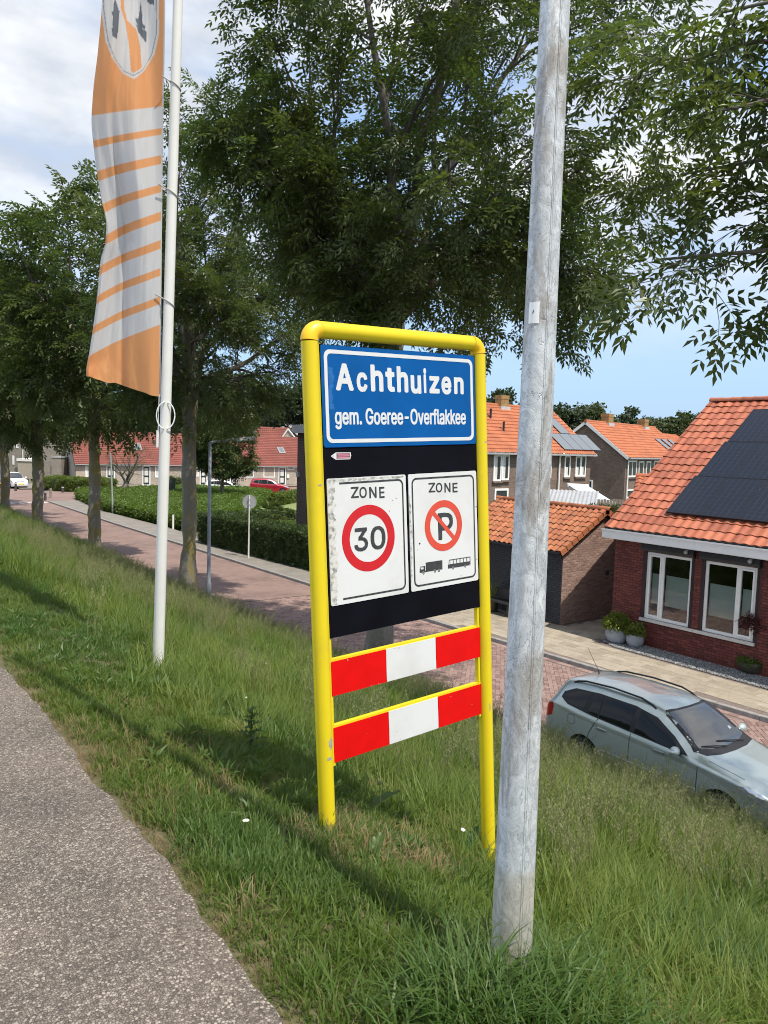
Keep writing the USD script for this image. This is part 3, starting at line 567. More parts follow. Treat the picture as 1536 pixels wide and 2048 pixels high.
mb = MB(); glyph('3', c4(356, 1420)[0], c4(442, 1420)[0], c4(400, 1496)[1], c4(400, 1350)[1], mb, -0.0135); glyph('0', c4(457, 1410)[0], c4(550, 1410)[0], c4(503, 1484)[1], c4(503, 1338)[1], mb, -0.0135)
obj('number', mb, 'sign_ink', zl)
cc, R2, a, b = circle_on(911, 1336, 157, 0.73)
d = np.array([1, -1]) / math.sqrt(2); q = np.array([1, 1]) / math.sqrt(2) * R2 * 0.085
slash = sg.Polygon([cc - d * R2 * 0.9 - q, cc - d * R2 * 0.9 + q, cc + d * R2 * 0.9 + q, cc + d * R2 * 0.9 - q]).intersection(sg.Point(*cc).buffer(R2 * 0.9))
mb = MB(); glyph('P', c4(876, 1340)[0], c4(970, 1340)[0], c4(890, 1426)[1], c4(920, 1256)[1], mb, -0.0135); obj('letter_p', mb, 'sign_ink', zr)
obj('red_ring', extrude(a.difference(b).union(slash), 0.0006, onsign(-0.0142)), 'sign_red_faded', zr)
def vehicle_mark(x0, x1, y0, y1, kind):
    p0, p1 = c4(x0, y1), c4(x1, y0); w, h = p1 - p0
    if kind == 'truck':
        s_ = sg.Polygon([(0.0, .18), (0.0, .42), (.04, .72), (.24, .72), (.24, .18)]).union(sg.box(.27, .28, 1, 1)).union(sg.box(.1, .18, 1, .30))
        s_ = s_.difference(sg.box(.05, .46, .17, .64))
        wh = [(.16, .12), (.66, .12), (.84, .12)]; wr = .12
    else:
        s_ = sg.Polygon([(0, .16), (0, .5), (.06, 1), (1, 1), (1, .16)]).difference(sg.box(.95, .2, 1.0, .25))
        for k in range(6): s_ = s_.difference(sg.box(.10 + k * .15, .56, .22 + k * .15, .92))
        s_ = s_.difference(sg.Polygon([(.015, .55), (.055, .92), (.08, .92), (.08, .55)]))
        wh = [(.22, .13), (.76, .13)]; wr = .12
    s_ = affinity.scale(s_, w, h, origin=(0, 0))
    for cx_, cy_ in wh:
        c_ = sg.Point(cx_ * w, cy_ * h); s_ = s_.difference(c_.buffer(wr * h * 1.25)).union(c_.buffer(wr * h).difference(c_.buffer(wr * h * .4)))
    return extrude(affinity.translate(s_, *p0), 0.0006, onsign(-0.0135))
obj('truck_symbol', vehicle_mark(763, 902, 1550, 1643, 'truck'), 'sign_ink', zr)
obj('bus_symbol', vehicle_mark(938, 1076, 1528, 1614, 'bus'), 'sign_ink', zr)
for x, y, d_ in ((593, 1180, 5), (616, 1168, 5), (575, 1247, 6), (628, 1660, 3), (762, 1448, 10), (750, 1487, 4), (1018, 1647, 5), (1116, 1545, 6), (735, 1660, 5), (1112, 1220, 6)):
    u, v_ = c4(x, y); t = extrude(sg.Point(u, v_).buffer(d_ / 2200 * rr.uniform(.7, 1.2), quad_segs=3), 0.0006, onsign(-0.0136)); obj('speck', t, 'sign_ink', town)
# sticker: a stubby pencil
u0, v0 = c4(218, 927); u1, v1 = c4(337, 884); w, h = u1 - u0, v1 - v0
pen = lambda pts: sg.Polygon([(u0 + a * w, v0 + b_ * h) for a, b_ in pts])
st = obj('sticker', extrude(pen([(0, .5), (.22, 0), (.95, .0), (1, .5), (.98, .95), (.24, 1)]).buffer(.002), 0.0006, onsign(-0.0101)), 'sign_white', town)
mb = MB()
for k in range(3): mb.add(*extrude(pen([(.30, .12 + k * .28), (.93, .10 + k * .28), (.95, .28 + k * .28), (.30, .30 + k * .28)]), 0.0004, onsign(-0.0107)).get())
mb.add(*extrude(pen([(.04, .5), (.10, .38), (.10, .62)]), 0.0004, onsign(-0.0107)).get()); obj('stripe', mb, 'sticker_pink', st)
obj('outline', extrude(pen([(.26, .06), (.95, .04), (.97, .5), (.95, .92), (.26, .94)]), 0.00035, onsign(-0.0104)), 'sign_ink', st)
# two striped rails
for vt, vbm, xs in ((0.680, 0.511, (475, 735)), (0.375, 0.203, (489, 747))):
    ra = obj('rail', box((RP, -0.004, vbm), (WS - RP, 0.022, vt)), 'yellow_paint', town)
    c6 = lambda x, y: suv(590 + x / 2.626, 1180 + y / 2.626)
    ub = [0.046, c6(xs[0], 390)[0], c6(xs[1], 330)[0], WS - 0.037]
    if vt < 0.5: ub[1], ub[2] = c6(xs[0], 720)[0], c6(xs[1], 640)[0]
    for k in range(3):
        obj('red_panel' if k != 1 else 'white_panel', box((ub[k] + 0.0008, -0.0075, vbm + 0.001), (ub[k + 1] - 0.0008, -0.0035, vt - 0.010)), 'rail_red' if k != 1 else 'sign_white_old', ra)
    mb = MB()
    for k in range(7):
        u, v_ = rr.uniform(0.06, 0.98), rr.choice([vbm + rr.uniform(.0, .006), vt - 0.012 - rr.uniform(0, .006), rr.uniform(vbm, vt - .01)]); d_ = rr.uniform(.0015, .004)
        obj('paint_chip', extrude(sg.Polygon([(u + d_ * rr.uniform(.5, 1.6) * math.cos(q_), v_ + d_ * rr.uniform(.4, 1) * math.sin(q_)) for q_ in np.linspace(0, 5.6, 7)]).buffer(0), 0.0004, onsign(-0.0076)), 'yellow_scuff', ra)

# ================================================================ POLES
# galvanised lamp post in front
LP = at_depth(1021, 1930, 2.5); LP[2] = ground_z(LP[0], LP[1])
_mast = PchipInterpolator([-1, 0, 1.13, 2.25, 3.05, 9], [0.072, 0.0665, 0.0570, 0.0472, 0.0430, 0.030])
def pr(h): return float(_mast(h))
lamp = thing('lamp_post', 'thick weathered galvanised steel lamp post standing in the grass beside the yellow sign frame', 'lamp post', LP)
hs = np.linspace(-0.4, 8.0, 60)
v, f = tube([(0, 0, h) for h in hs], [pr(h) for h in hs], 56); obj('mast', (v, f), 'galvanised', lamp, smooth=True)
def onmast(P_px, h):                          # angle on the mast of a sight line
    to = EYE - LP; base = math.atan2(to[1], to[0]); return base + P_px
sa = onmast(0.38, 0)
for da in (0.0, 0.10): obj('seam', tube([((pr(h) + 0.0003) * math.cos(sa + da), (pr(h) + 0.0003) * math.sin(sa + da), h) for h in hs[2:]], 0.0016 if da == 0 else 0.0009, 6), 'galvanised', lamp, smooth=True)
h0 = 1.6 + (LP[0] ** 2 + LP[1] ** 2) ** .5 * math.tan(math.atan((1024 - 612) / F) - PITCH) - LP[2] - 0.02
mb = MB(); a_ = np.linspace(onmast(-0.78, 0), onmast(-0.08, 0), 10); vv = [[(pr(h) + 0.0014) * math.cos(t_), (pr(h) + 0.0014) * math.sin(t_), h] for h in (h0 - 0.032, h0 + 0.03) for t_ in a_]
stk = obj('sticker', (np.array(vv), np.array([[k, k + 1, k + 11, k + 10] for k in range(9)])), 'white_wood', lamp, smooth=True)
tm_ = onmast(-0.45, 0); mb = MB(); mb.add(np.array([[(pr(h0) + .0018) * math.cos(tm_ + a), (pr(h0) + .0018) * math.sin(tm_ + a), h0 + b] for a, b in ((-.06, 0), (-.03, -.006), (.05, .004), (.03, .009), (-.02, .003))]), [[0, 1, 4], [4, 1, 3], [1, 2, 3]]); obj('scribble', mb, 'sign_ink', stk)
# flagpole
FP = at_depth(316, 1352, 6.85); FP[2] = ground_z(FP[0], FP[1])
dk = (FP - EYE) @ FW
d_ = ray(356, -4); FT = EYE + d_ * (dk / (d_ @ FW)); fd = (FT - FP) / np.linalg.norm(FT - FP)
fpole = thing('flagpole', 'slim white flagpole leaning slightly on the grass slope left of the yellow sign', 'flagpole', FP)
obj('pole', tube([fd * h for h in np.linspace(-0.3, 7.6, 40)], np.linspace(0.049, 0.036, 40), 24), 'white_pole', fpole, smooth=True)
obj('finial', tube([fd * h for h in (7.6, 7.62, 7.68, 7.74, 7.76)], [0.01, 0.036, 0.045, 0.03, 0.003], 16), 'alloy', fpole, smooth=True)
def on_pole(y, off=0.0):
    t = np.linspace(0, 7.6, 600); p = px(FP + fd * t[:, None]); return t[np.argmin(abs(p[:, 1] - y))] + off
tow = EYE - FP; tow[2] = 0; tow /= np.linalg.norm(tow); sidew = np.cross(fd, tow); sidew /= np.linalg.norm(sidew)
def pole_ring(h, r, drop, left=0.05):
    pts = []
    for a in np.linspace(0, 2 * np.pi, 26):
        ca, sa_ = math.cos(a), math.sin(a); st_ = max(0, -sa_ * 1.0)
        pts.append(fd * (h - drop * sa_) + tow * ca * r + sidew * (sa_ * r))
    return pts
sgn = 1 if (px(FP + sidew)[0, 0] > px(FP)[0, 0]) else -1; sidew = sidew * sgn
for y in (172, 388, 605):
    h = on_pole(y); r_ = 0.049 - 0.013 * h / 7.6 + 0.004
    obj('flag_band', tube(pole_ring(h, r_, 0.03), 0.005, 6), 'rope', fpole, smooth=True); obj('band_link', tube([fd * (h + .03) - sidew * r_, fd * (h + .045) - sidew * (r_ + .03), fd * (h + .06) - sidew * (r_ + .065)], .006, 6), 'rope', fpole, smooth=True)
h = on_pole(830); obj('halyard_loop', tube([fd * (h + 0.115 * math.sin(a)) + tow * (0.052 * math.cos(a * 1) if abs(math.sin(a)) > .99 else 0.055) + sidew * (0.075 * math.cos(a)) for a in np.linspace(0, 2 * np.pi, 40)], 0.0055, 6), 'white_rope', fpole, smooth=True)
h = on_pole(880); obj('halyard_weight', tube([fd * (h + q_) - sidew * 0.062 + tow * 0.03 for q_ in (-0.075, -0.072, 0.072, 0.075)], [0.006, 0.012, 0.012, 0.006], 12), 'white_pole', fpole, smooth=True)
obj('halyard', tube([fd * (on_pole(y) ) - sidew * 0.058 + tow * 0.015 for y in (790, 830, 866)], 0.003, 6), 'white_rope', fpole, smooth=True)

# ---------------------------------------------------------------- flag: a long banner, print as vertex colours on a fine cloth mesh
rv, rx = [-900, 0, 322, 790, 800], [333, 330.5, 325.5, 322, 322]
lv = [-900, -500, 0, 100, 187, 240, 300, 400, 455, 480, 520, 600, 700, 745, 800]; lx = [205, 212, 204, 196, 186, 183, 188, 203, 214, 214, 206, 198, 184, 177, 178]
tv, tt = [-900, 0, 213, 255, 311, 368, 423, 480, 536, 593, 648, 720, 793], [4, 14, 21, 28, 36, 43, 50, 54, 57, 62, 66, 22, -46]
Lx, Rx, Ti = PchipInterpolator(lv, lx), PchipInterpolator(rv, rx), PchipInterpolator(tv, tt)
NA, NV = 130, 560
aa = np.linspace(0, 1.0, NA); V = np.linspace(-420, 793, NV)
A_, V_ = np.meshgrid(aa, V, indexing='ij')
wav = 1.5 * np.sin(A_ * 5.5 + V_ * 0.006 + 0.8 * np.sin(V_ * 0.004)) * 0.055 + np.sin(A_ * 13 - V_ * 0.004 + 1.3) * 0.022 + np.sin(A_ * 24 + V_ * 0.009) * 0.006 * A_
fold = np.exp(-((A_ - 0.62 + 0.0003 * (V_ - 300)) / 0.05) ** 2) * 0.05 * np.clip((V_ - 150) / 150, 0, 1)
wav += (meshkit.fbm(np.stack([A_ * 4, V_ * 0.004, A_ * 0], -1), 3, 4) - 0.5) * 0.10 * A_ + (meshkit.fbm(np.stack([A_ * 14, V_ * 0.012, A_ * 0], -1), 3, 9) - 0.5) * 0.018
bend = np.clip((A_ - 0.90) / 0.10, 0, 1); lower = np.clip((V_ - 380) / 80, 0, 1)
Y_ = V_ + A_ ** 1.15 * Ti(V_) + 3.0 * np.sin(A_ * 7 + 1) * A_ * np.clip((V_ - 200) / 300, 0, 1) + (V_ > 775) * 6 * (meshkit.noise(np.stack([A_ * 9, A_ * 0, A_ * 0], -1), 2) - 0.5)
X_ = Rx(Y_) + (Lx(Y_) - Rx(Y_)) * np.where(A_ < 0.9, A_ / 0.9 , 1.0)
X_ = X_ - bend * lower * 7 * np.sin(bend * math.pi * 0.9)
dep = dk + 0.02 + (wav + fold) * np.minimum(1, A_ * 4 + 0.05) + 0.18 * bend * np.where(lower > 0, 1, 0.4)
D = fwd + cright * ((X_ - 768) / F)[..., None] - cup * ((Y_ - 1024) / F)[..., None]
P = EYE + D * (dep / (D @ FW))[..., None]
ORG, WHT, GRY, INK = np.array([0.79, 0.365, 0.15]), np.array([0.67, 0.67, 0.68]), np.array([0.30, 0.31, 0.33]), np.array([0.13, 0.15, 0.18])
col = np.tile(WHT, (NA, NV, 1))
for a, b in ((-900, 213), (255, 270), (311, 328), (368, 384), (423, 440), (480, 496), (536, 552), (593, 608), (648, 900)): col[(V_ >= a) & (V_ < b)] = ORG
c5 = lambda pts: sg.Polygon([(140 + x / 2.496, y / 2.496) for x, y in pts])
def shield(g): return c5([(178 - g, -700), (178 - g, 40), (200 - g, 200), (232 - g * .9, 285), (272, 345 + g), (318, 366 + g * 1.2), (358, 340 + g), (398 + g, 268), (420 + g, 170), (424 + g, -700)]).buffer(4)
Xp = 140 * 0 + X_; pt = lambda poly: shapely.contains_xy(poly, Xp, Y_)
col[pt(shield(14))] = WHT; col[pt(shield(3))] = GRY; col[pt(shield(-2))] = WHT
col[pt(c5([(244, -300), (275, -300), (268, 40), (282, 100), (330, 150), (348, 230), (356, 338), (318, 362), (306, 355), (296, 220), (278, 110), (256, 40)]).buffer(1))] = ORG
for poly in ([(222, -20), (246, 60), (240, 150), (232, 180), (216, 170), (212, 110)], [(208, 60), (248, 56), (246, 74), (212, 80)], [(208, 140), (240, 150), (234, 196), (212, 180)],
             [(352, 10), (360, 70), (362, 130), (350, 150), (334, 120), (345, 70)], [(326, 84), (376, 130), (372, 150), (330, 112)], [(330, 120), (382, 158), (382, 218), (340, 160)], [(380, -40), (420, -40), (420, 24), (400, 22), (384, 6)]):
    col[pt(c5(poly))] = INK
col[A_ < 0.022] = WHT * 0.96
flag = obj('banner_flag', (P.reshape(-1, 3), grid_faces(NA, NV)), 'flag_cloth', smooth=True)
tag(flag, 'long orange and white striped banner with a shield hanging from the white flagpole', 'flag')
UsdGeom.PrimvarsAPI(flag).CreatePrimvar('print', Sdf.ValueTypeNames.Color3fArray, 'vertex').Set(Vt.Vec3fArray.FromNumpy(col.reshape(-1, 3).astype(np.float32)))
# ================================================================ BUILDING PARTS
def brick_cells(w, h, holes=(), bw=0.21, bh=0.064, jt=0.011, top=None):
    """Stretcher-bond rectangles (u0, u1, v0, v1) of a wall w x h without the holes (u0, v0, u1, v1); top(u) limits the height."""
    out = []
    for k in range(int(h / (bh + jt)) + 1):
        v0 = k * (bh + jt) + jt / 2; v1 = v0 + bh
        if v1 > h: break
        u = -(bw + jt) / 2 if k % 2 else 0.0
        while u < w:
            segs = [(max(u, 0.0), min(u + bw, w))]
            for a, b, c, d in holes:
                if b < v1 and d > v0:
                    nxt = []
                    for x, y in segs:
                        if c <= x or a >= y: nxt.append((x, y)); continue
                        if x < a: nxt.append((x, a))
                        if y > c: nxt.append((c, y))
                    segs = nxt
            for x, y in segs:
                if y - x > 0.035 and (top is None or (top(x) >= v1 and top(y) >= v1)): out.append((x, y, v0, v1))
            u += bw + jt
    return out
def brick_pieces(cells, M, proud=0.007, seed=0):
    """Each brick: a thin slab standing proud of the mortar; local wall plane x right, z up, facing -y."""
    r_ = np.random.default_rng(seed); out = []
    for a, b, c, d in cells:
        e = proud + r_.normal(0, 0.0014)
        v = np.array([[a, 0, c], [b, 0, c], [b, 0, d], [a, 0, d], [a + .003, -e, c + .003], [b - .003, -e, c + .003], [b - .003, -e, d - .003], [a + .003, -e, d - .003]])
        out.append((v @ M[:3, :3].T + M[:3, 3], np.array([[4, 5, 6, 7], [0, 1, 5, 4], [1, 2, 6, 5], [2, 3, 7, 6], [3, 0, 4, 7]])))
    return out
def wall_poly(w, h, holes=()):
    p = sg.box(0, 0, w, h)
    for a, b, c, d in holes: p = p.difference(sg.box(a, b, c, d))
    return p
WALLM = mat4((1, 0, 0), (0, 0, 1), (0, -1, 0), (0, 0, 0))
def at(x=0, y=0, z=0, rz=0.0):
    c_, s_ = math.cos(rz), math.sin(rz); M = np.eye(4); M[:2, :2] = [[c_, -s_], [s_, c_]]; M[:3, 3] = (x, y, z); return M
def wall(parent, poly, M, matname, t=0.25, name='wall'):
    """Solid wall of outline POLY (u, v), outer face in the local plane, thickness inwards (+y)."""
    return obj(name, extrude(poly, t, M @ mat4((1, 0, 0), (0, 0, 1), (0, -1, 0), (0, t, 0))), matname, parent)
def tile_mesh(w, l, amp, seg=8, th=0.018, lift=0.03):
    """One S-shaped roof tile: x across, y up the slope, z out. Lower end lifted over the course below."""
    u = np.linspace(0, 1, seg + 1); prof = amp * (0.5 - 0.5 * np.cos(2 * np.pi * (u * 1.0 + 0.08))) * np.where(u < 0.62, 1.0, 0.9)
    a = np.stack([u * w, np.zeros(seg + 1), prof + lift], -1); b = np.stack([u * w, np.full(seg + 1, l), prof + 0.004], -1); c = a - [0, 0, th]
    v = np.vstack([c, a, b]); f = []
    for r_ in (0, 1):
        for k in range(seg): q = r_ * (seg + 1) + k; f.append([q, q + 1, q + seg + 2, q + seg + 1])
    return v, np.array(f)
def roof_tiles(M, width, length, gauge, tw, mask=None, amp=0.035, seed=0, jit=0.003, seg=8):
    r_ = np.random.default_rng(seed); out = []
    nr, nc = int(length / gauge), int(width / tw + 0.5)
    v0, f0 = tile_mesh(tw * 1.03, gauge * 1.12, amp, seg=seg)
    for i in range(nr):
        for j in range(nc):
            if mask and not mask((j + .5) * tw, (i + .5) * gauge): continue
            v = v0 + [j * tw, i * gauge, 0] + r_.normal(0, jit, 3); v[:, 2] += (v[:, 1] - i * gauge) * r_.normal(0, 0.008)
            out.append((v @ M[:3, :3].T + M[:3, 3], f0))
    return out
def ridge_tiles(M, length, pitch=0.36, r0=0.11, seed=0):
    r_ = np.random.default_rng(seed); out = []; a = np.linspace(-0.1, math.pi + 0.1, 9)
    for k in range(int(length / pitch) + 1):
        R_ = r0 * (1 + r_.normal(0, 0.02)); x0, x1 = k * pitch, k * pitch + pitch * 1.08
        v = np.vstack([np.stack([np.full(9, x), np.cos(a) * R_ * s_, np.sin(a) * R_ * s_], -1) for x, s_ in ((x0, 1.0), (x0, 1.08), (x0 + .05, 1.08), (x0 + .05, 1.0), (x1, 1.0))])
        out.append((v @ M[:3, :3].T + M[:3, 3], grid_faces(5, 9)))
    return out
def corrugated(width, length, gauge, tw, amp=0.025, step=0.03, M=None, spw=6):
    """A far roof slope as one sheet: waves across, a step down at each course."""
    nx = int(width / tw * spw) + 1; x = np.linspace(0, width, nx); ys, zs = [], []
    for k in range(int(round(length / gauge))): ys += [k * gauge, (k + 1) * gauge - 1e-4]; zs += [step, 0.0]
    W = amp * (0.5 - 0.5 * np.cos(2 * np.pi * x / tw)); v = np.stack([np.repeat(x[:, None], len(ys), 1), np.repeat(np.array(ys)[None], nx, 0), W[:, None] + np.array(zs)[None]], -1).reshape(-1, 3)
    mb = MB(); mb.add(v, grid_faces(nx, len(ys)), M); return mb
def slope_matrix(p_eave, xdir, updir):
    """Local roof frame: x along the eave, y up the slope, z out of it."""
    x, y = np.asarray(xdir, float), np.asarray(updir, float); x = x / np.linalg.norm(x); y = y / np.linalg.norm(y); return mat4(x, y, np.cross(x, y), p_eave)
def frame_boxes(u0, v0, u1, v1, w, y0, y1, M=None):
    mb = MB(); mb.box((u0, y0, v0), (u0 + w, y1, v1), M); mb.box((u1 - w, y0, v0), (u1, y1, v1), M); mb.box((u0 + w, y0, v0), (u1 - w, y1, v0 + w), M); mb.box((u0 + w, y0, v1 - w), (u1 - w, y1, v1), M); return mb

# ================================================================ THE RED BRICK HOUSE (local x to the right along its front, y inwards, z up)
HX, HN = 14.03, 18.85
house = thing('brick_house', 'dark red brick house with orange tiled roof, black solar panels and two white windows', 'house', (HN, HX, PZ), -math.pi / 2)
HM = at(HN, HX, PZ, -math.pi / 2)
L_, WH = 12.0, 2.95
W1, W2 = (1.08, 0.80, 2.47, 2.68), (2.86, 0.80, 4.26, 2.68)
fw = wall(house, wall_poly(L_, WH, [W1, W2]), np.eye(4), 'red_mortar', 0.28)
lay(fw, 'brick', brick_pieces(brick_cells(6.2, WH, [(W1[0] - .12, W1[1] - .09, W1[2] + .10, W1[3] + .30), (W2[0] - .10, W2[1] - .09, W2[2] + .12, W2[3] + .30)]), np.eye(4), seed=4), [f'red_brick_{i}' for i in range(3)], M=HM, view=lambda q: q[0] > 1190, rest_name='bricks', seed=5)
obj('expansion_joint', box((0.40, -0.004, 0.0), (0.412, -0.0005, WH)), 'charcoal', fw)
wall(house, sg.Polygon([(0, 0), (9.4, 0), (9.4, WH), (4.7, 6.9), (0, WH)]), mat4((0, 1, 0), (1, 0, 0), (0, 0, 1), (0.002, 0.002, 0)), 'red_mortar', 0.25)
obj('wall', box((0, 9.1, 0), (L_, 9.4, WH)), 'red_mortar', house); obj('wall', box((L_ - .25, 0.3, 0), (L_, 9.1, WH)), 'red_mortar', house)
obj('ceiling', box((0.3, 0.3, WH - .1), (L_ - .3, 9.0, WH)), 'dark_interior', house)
def sash(parent, u0, v0, u1, v1, w, y, name='pane_frame'):
    fr = obj(name, frame_boxes(u0, v0, u1, v1, w, y, y + 0.05), 'white_wood', parent)
    obj('pane', box((u0 + w, y + 0.018, v0 + w), (u1 - w, y + 0.026, v1 - w)), 'pane', parent)
    return fr
for (u0, v0, u1, v1), split in ((W1, 0.36), (W2, 0.64)):
    win = group_node('window', house)
    obj('frame', frame_boxes(u0, v0, u1, v1, 0.065, 0.03, 0.10), 'white_wood', win)
    um = u0 + (u1 - u0) * split; obj('mullion', box((um - .035, 0.028, v0 + .066), (um + .035, 0.10, v1 - .066)), 'white_wood', win)
    a, b, c, d = u0 + .066, um - .036, um + .036, u1 - .066
    for k, (x0, x1) in enumerate(((a, b), (c, d))):
        narrow = (x1 - x0) < 0.6
        if narrow: obj('sash', frame_boxes(x0, v0 + .067, x1, v1 - .067, 0.05, 0.015, 0.08), 'white_wood', win); g = 0.05
        else: obj('glazing_bead', frame_boxes(x0, v0 + .067, x1, v1 - .067, 0.014, 0.045, 0.085), 'white_wood', win); g = 0.014
        obj('pane', box((x0 + g, 0.052, v0 + .067 + g), (x1 - g, 0.060, v1 - .067 - g)), 'pane', win)
        obj('blind', box((x0 + g + .01, 0.13, v0 + .42), (x1 - g - .01, 0.134, v0 + 1.28)), 'film', win)
    obj('guide_rail', box((u0 - .06, -0.012, v0 - .01), (u0 - .002, 0.05, v1)), 'charcoal', win); obj('guide_rail', box((u1 + .002, -0.012, v0 - .01), (u1 + .06, 0.05, v1)), 'charcoal', win)
    obj('shutter_box', extrude(sg.Polygon([(0.02, 0), (-.13, 0.03), (-.16, .10), (-.16, .24), (0.02, .27)]), u1 - u0 + .22, mat4((0, 1, 0), (0, 0, 1), (1, 0, 0), (u0 - .11, 0, v1 + .005))), 'charcoal', win)
    obj('inner_sill', box((u0, 0.28, v0 - .03), (u1, 0.55, v0)), 'white_trim', win)
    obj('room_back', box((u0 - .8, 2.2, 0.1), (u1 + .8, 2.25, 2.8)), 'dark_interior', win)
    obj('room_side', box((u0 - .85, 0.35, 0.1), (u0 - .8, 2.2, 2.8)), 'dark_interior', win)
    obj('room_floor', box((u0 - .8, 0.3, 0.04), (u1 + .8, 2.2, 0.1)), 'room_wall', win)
v_ = obj('window_sill', box((W1[0] - .10, -0.07, W1[1] - .085), (2.655, 0.028, W1[1] - .004)), 'sill_stone', house); obj('window_sill', box((2.665, -0.07, W1[1] - .085), (W2[2] + .06, 0.028, W1[1] - .004)), 'sill_stone', house)
for u in (2.40, 4.16):
    wl = group_node('wall_light', house); obj('bracket', box((u - .03, -0.19, WH - .085), (u + .03, -0.004, WH - .04)), 'zinc', wl)
    t = trimesh.creation.icosphere(2, 0.055); t.apply_translation((u, -0.22, WH - .10)); obj('lamp_glass', (t.vertices, t.faces), 'sign_back_grey', wl, smooth=True)
lvase = lathe([(0, 0), (.05, 0), (.075, .05), (.07, .14), (.05, .20), (.055, .22), (.045, .22), (.04, .19), (0, .19)], 20)
vs = thing('window_vase', 'small dark vase standing inside on the sill of the right-hand white window', 'vase', (HN + .40, HX - 3.42, PZ + .8)); obj('vessel', lvase, 'room_wall', vs, smooth=40)
# eaves, verge and roof
obj('soffit', box((-0.08, -0.46, 2.97), (L_, -0.002, 2.99)), 'white_wood', house)
obj('fascia', box((-0.14, -0.47, 2.985), (L_, -0.45, 3.225)), 'white_wood', house)
obj('gutter', box((-0.16, -0.49, 3.195), (L_, -0.471, 3.235)), 'white_wood', house)
obj('tile_batten', box((-0.05, -0.40, 3.0), (L_, -0.36, 3.30)), 'charcoal', house)
slope = math.atan(0.763); up_ = np.array([0, math.cos(slope), math.sin(slope)])
RM = slope_matrix((-0.10, -0.40, 3.262), (1, 0, 0), up_)
RLEN = 5.10 / math.cos(slope)
obj('roof_deck', box((0, 0, -0.14), (L_ + .1, RLEN, -0.02), RM), 'charcoal', house)
RB = slope_matrix((L_, 9.8, 3.262), (-1, 0, 0), (0, -math.cos(slope), math.sin(slope))); obj('roof_deck', box((0, 0, -0.14), (L_ + .1, RLEN, -0.0), RB), 'orange_tiles', house)
roof = group_node('roof', house)
pv0 = RM; GA = RLEN / 19; rows_pv = (0.72, 5.72)
lay(roof, 'tile', roof_tiles(RM, 7.2, RLEN, GA, 0.272, mask=lambda x, y: x < 1.75 or y < 1.1 or y > 5.3, seed=2, amp=0.034, jit=0.004), [f'roof_tile_{i}' for i in range(3)], M=HM, view=lambda q: q[0] > 1180, rest_name='tiles', seed=7, smooth=35)
lay(roof, 'verge_tile', [(np.vstack([v, v + [0, 0, .001]])[:len(v)], f) for v, f in [((np.array([[-.02, i * GA, -.10], [-.02, (i + 1.08) * GA, -.12], [-.02, i * GA, .065], [-.02, (i + 1.08) * GA, .04], [.10, i * GA, .075], [.10, (i + 1.08) * GA, .05]]) @ RM[:3, :3].T + RM[:3, 3]), np.array([[0, 1, 3, 2], [2, 3, 5, 4]])) for i in range(19)]], ['roof_tile_0', 'roof_tile_1'], M=HM)
lay(roof, 'ridge_tile', ridge_tiles(mat4((1, 0, 0), (0, 1, 0), (0, 0, 1), (-0.12, 4.70, 3.262 + 5.1 * 0.763 + 0.02)), L_, seed=3), ['roof_tile_0', 'roof_tile_2'], M=HM, smooth=40)
# solar panels, 1.03 x 1.66 m, three rows
def pv_panel(x, y, w, l, M, parent, lines=True, mats=('pv', 'pv_frame', 'pv_line')):
    p_ = obj('solar_panel', box((x, y, 0.085), (x + w, y + l, 0.12), M), mats[0], parent)
    obj('panel_frame', frame_boxes(x - .004, y - .004, x + w + .004, y + l + .004, 0.014, -0.1235, -0.08, M @ mat4((1, 0, 0), (0, 0, -1), (0, 1, 0), (0, 0, 0))), mats[1], p_)
    if lines:
        mb = MB()
        for k in range(1, 6): mb.box((x + w * k / 6 - .0025, y + .02, 0.1200), (x + w * k / 6 + .0025, y + l - .02, 0.1206), M)
        for k in range(1, 10): mb.box((x + .02, y + l * k / 10 - .0015, 0.1200), (x + w - .02, y + l * k / 10 + .0015, 0.1205), M)
        obj('cell_lines', mb, mats[2], p_, kind='stuff')
for i, (x0, y0) in enumerate(((1.58, 0.80), (1.66, 2.46), (1.74, 4.12))):
    for k in range(7 if i else 7): pv_panel(x0 + k * 1.035 - 0.0 * i, y0, 1.02, 1.64, RM, house)

# ================================================================ THE OUTBUILDING with the mossy tile roof (front faces the street, gable faces the house)
SHN, SHS = 18.65, 15.80
shed = thing('outbuilding', 'low brick outbuilding with black painted front and mossy orange tile roof', 'outbuilding', (SHN, SHS, PZ), -math.pi / 2)
SM = at(SHN, SHS, PZ, -math.pi / 2)          # local x runs towards the house (x < 0 is further up the street)
SLN, SDP, SWH, SK = 4.7, 3.75, 2.42, 0.585
gable = sg.Polygon([(0, 0), (SDP, 0), (SDP, SWH), (SDP / 2, SWH + SDP / 2 * SK), (0, SWH)])
GM = mat4((0, 1, 0), (-1, 0, 0), (0, 0, 1), (0, 0, 0))      # gable plane: u = inwards, facing +x
gw = wall(shed, gable, GM, 'pink_mortar', 0.2)
lay(gw, 'brick', brick_pieces(brick_cells(SDP, SWH + SDP / 2 * SK, top=lambda u: SWH - 0.02 + min(u, SDP - u) * SK), GM, seed=6), [f'pink_brick_{i}' for i in range(3)], M=SM, view=lambda q: q[0] < 1232, rest_name='bricks', seed=8)
fr_ = wall(shed, sg.box(-SLN, 0, -0.001, SWH), at(0, -0.004, 0), 'black_mortar', 0.2)
lay(fr_, 'brick', brick_pieces(brick_cells(SLN, SWH), at(-SLN, -0.004, 0), seed=9), ['black_brick_0', 'black_brick_1'], M=SM, view=lambda q: q[0] > 965, limit=200, rest_name='bricks', seed=9)
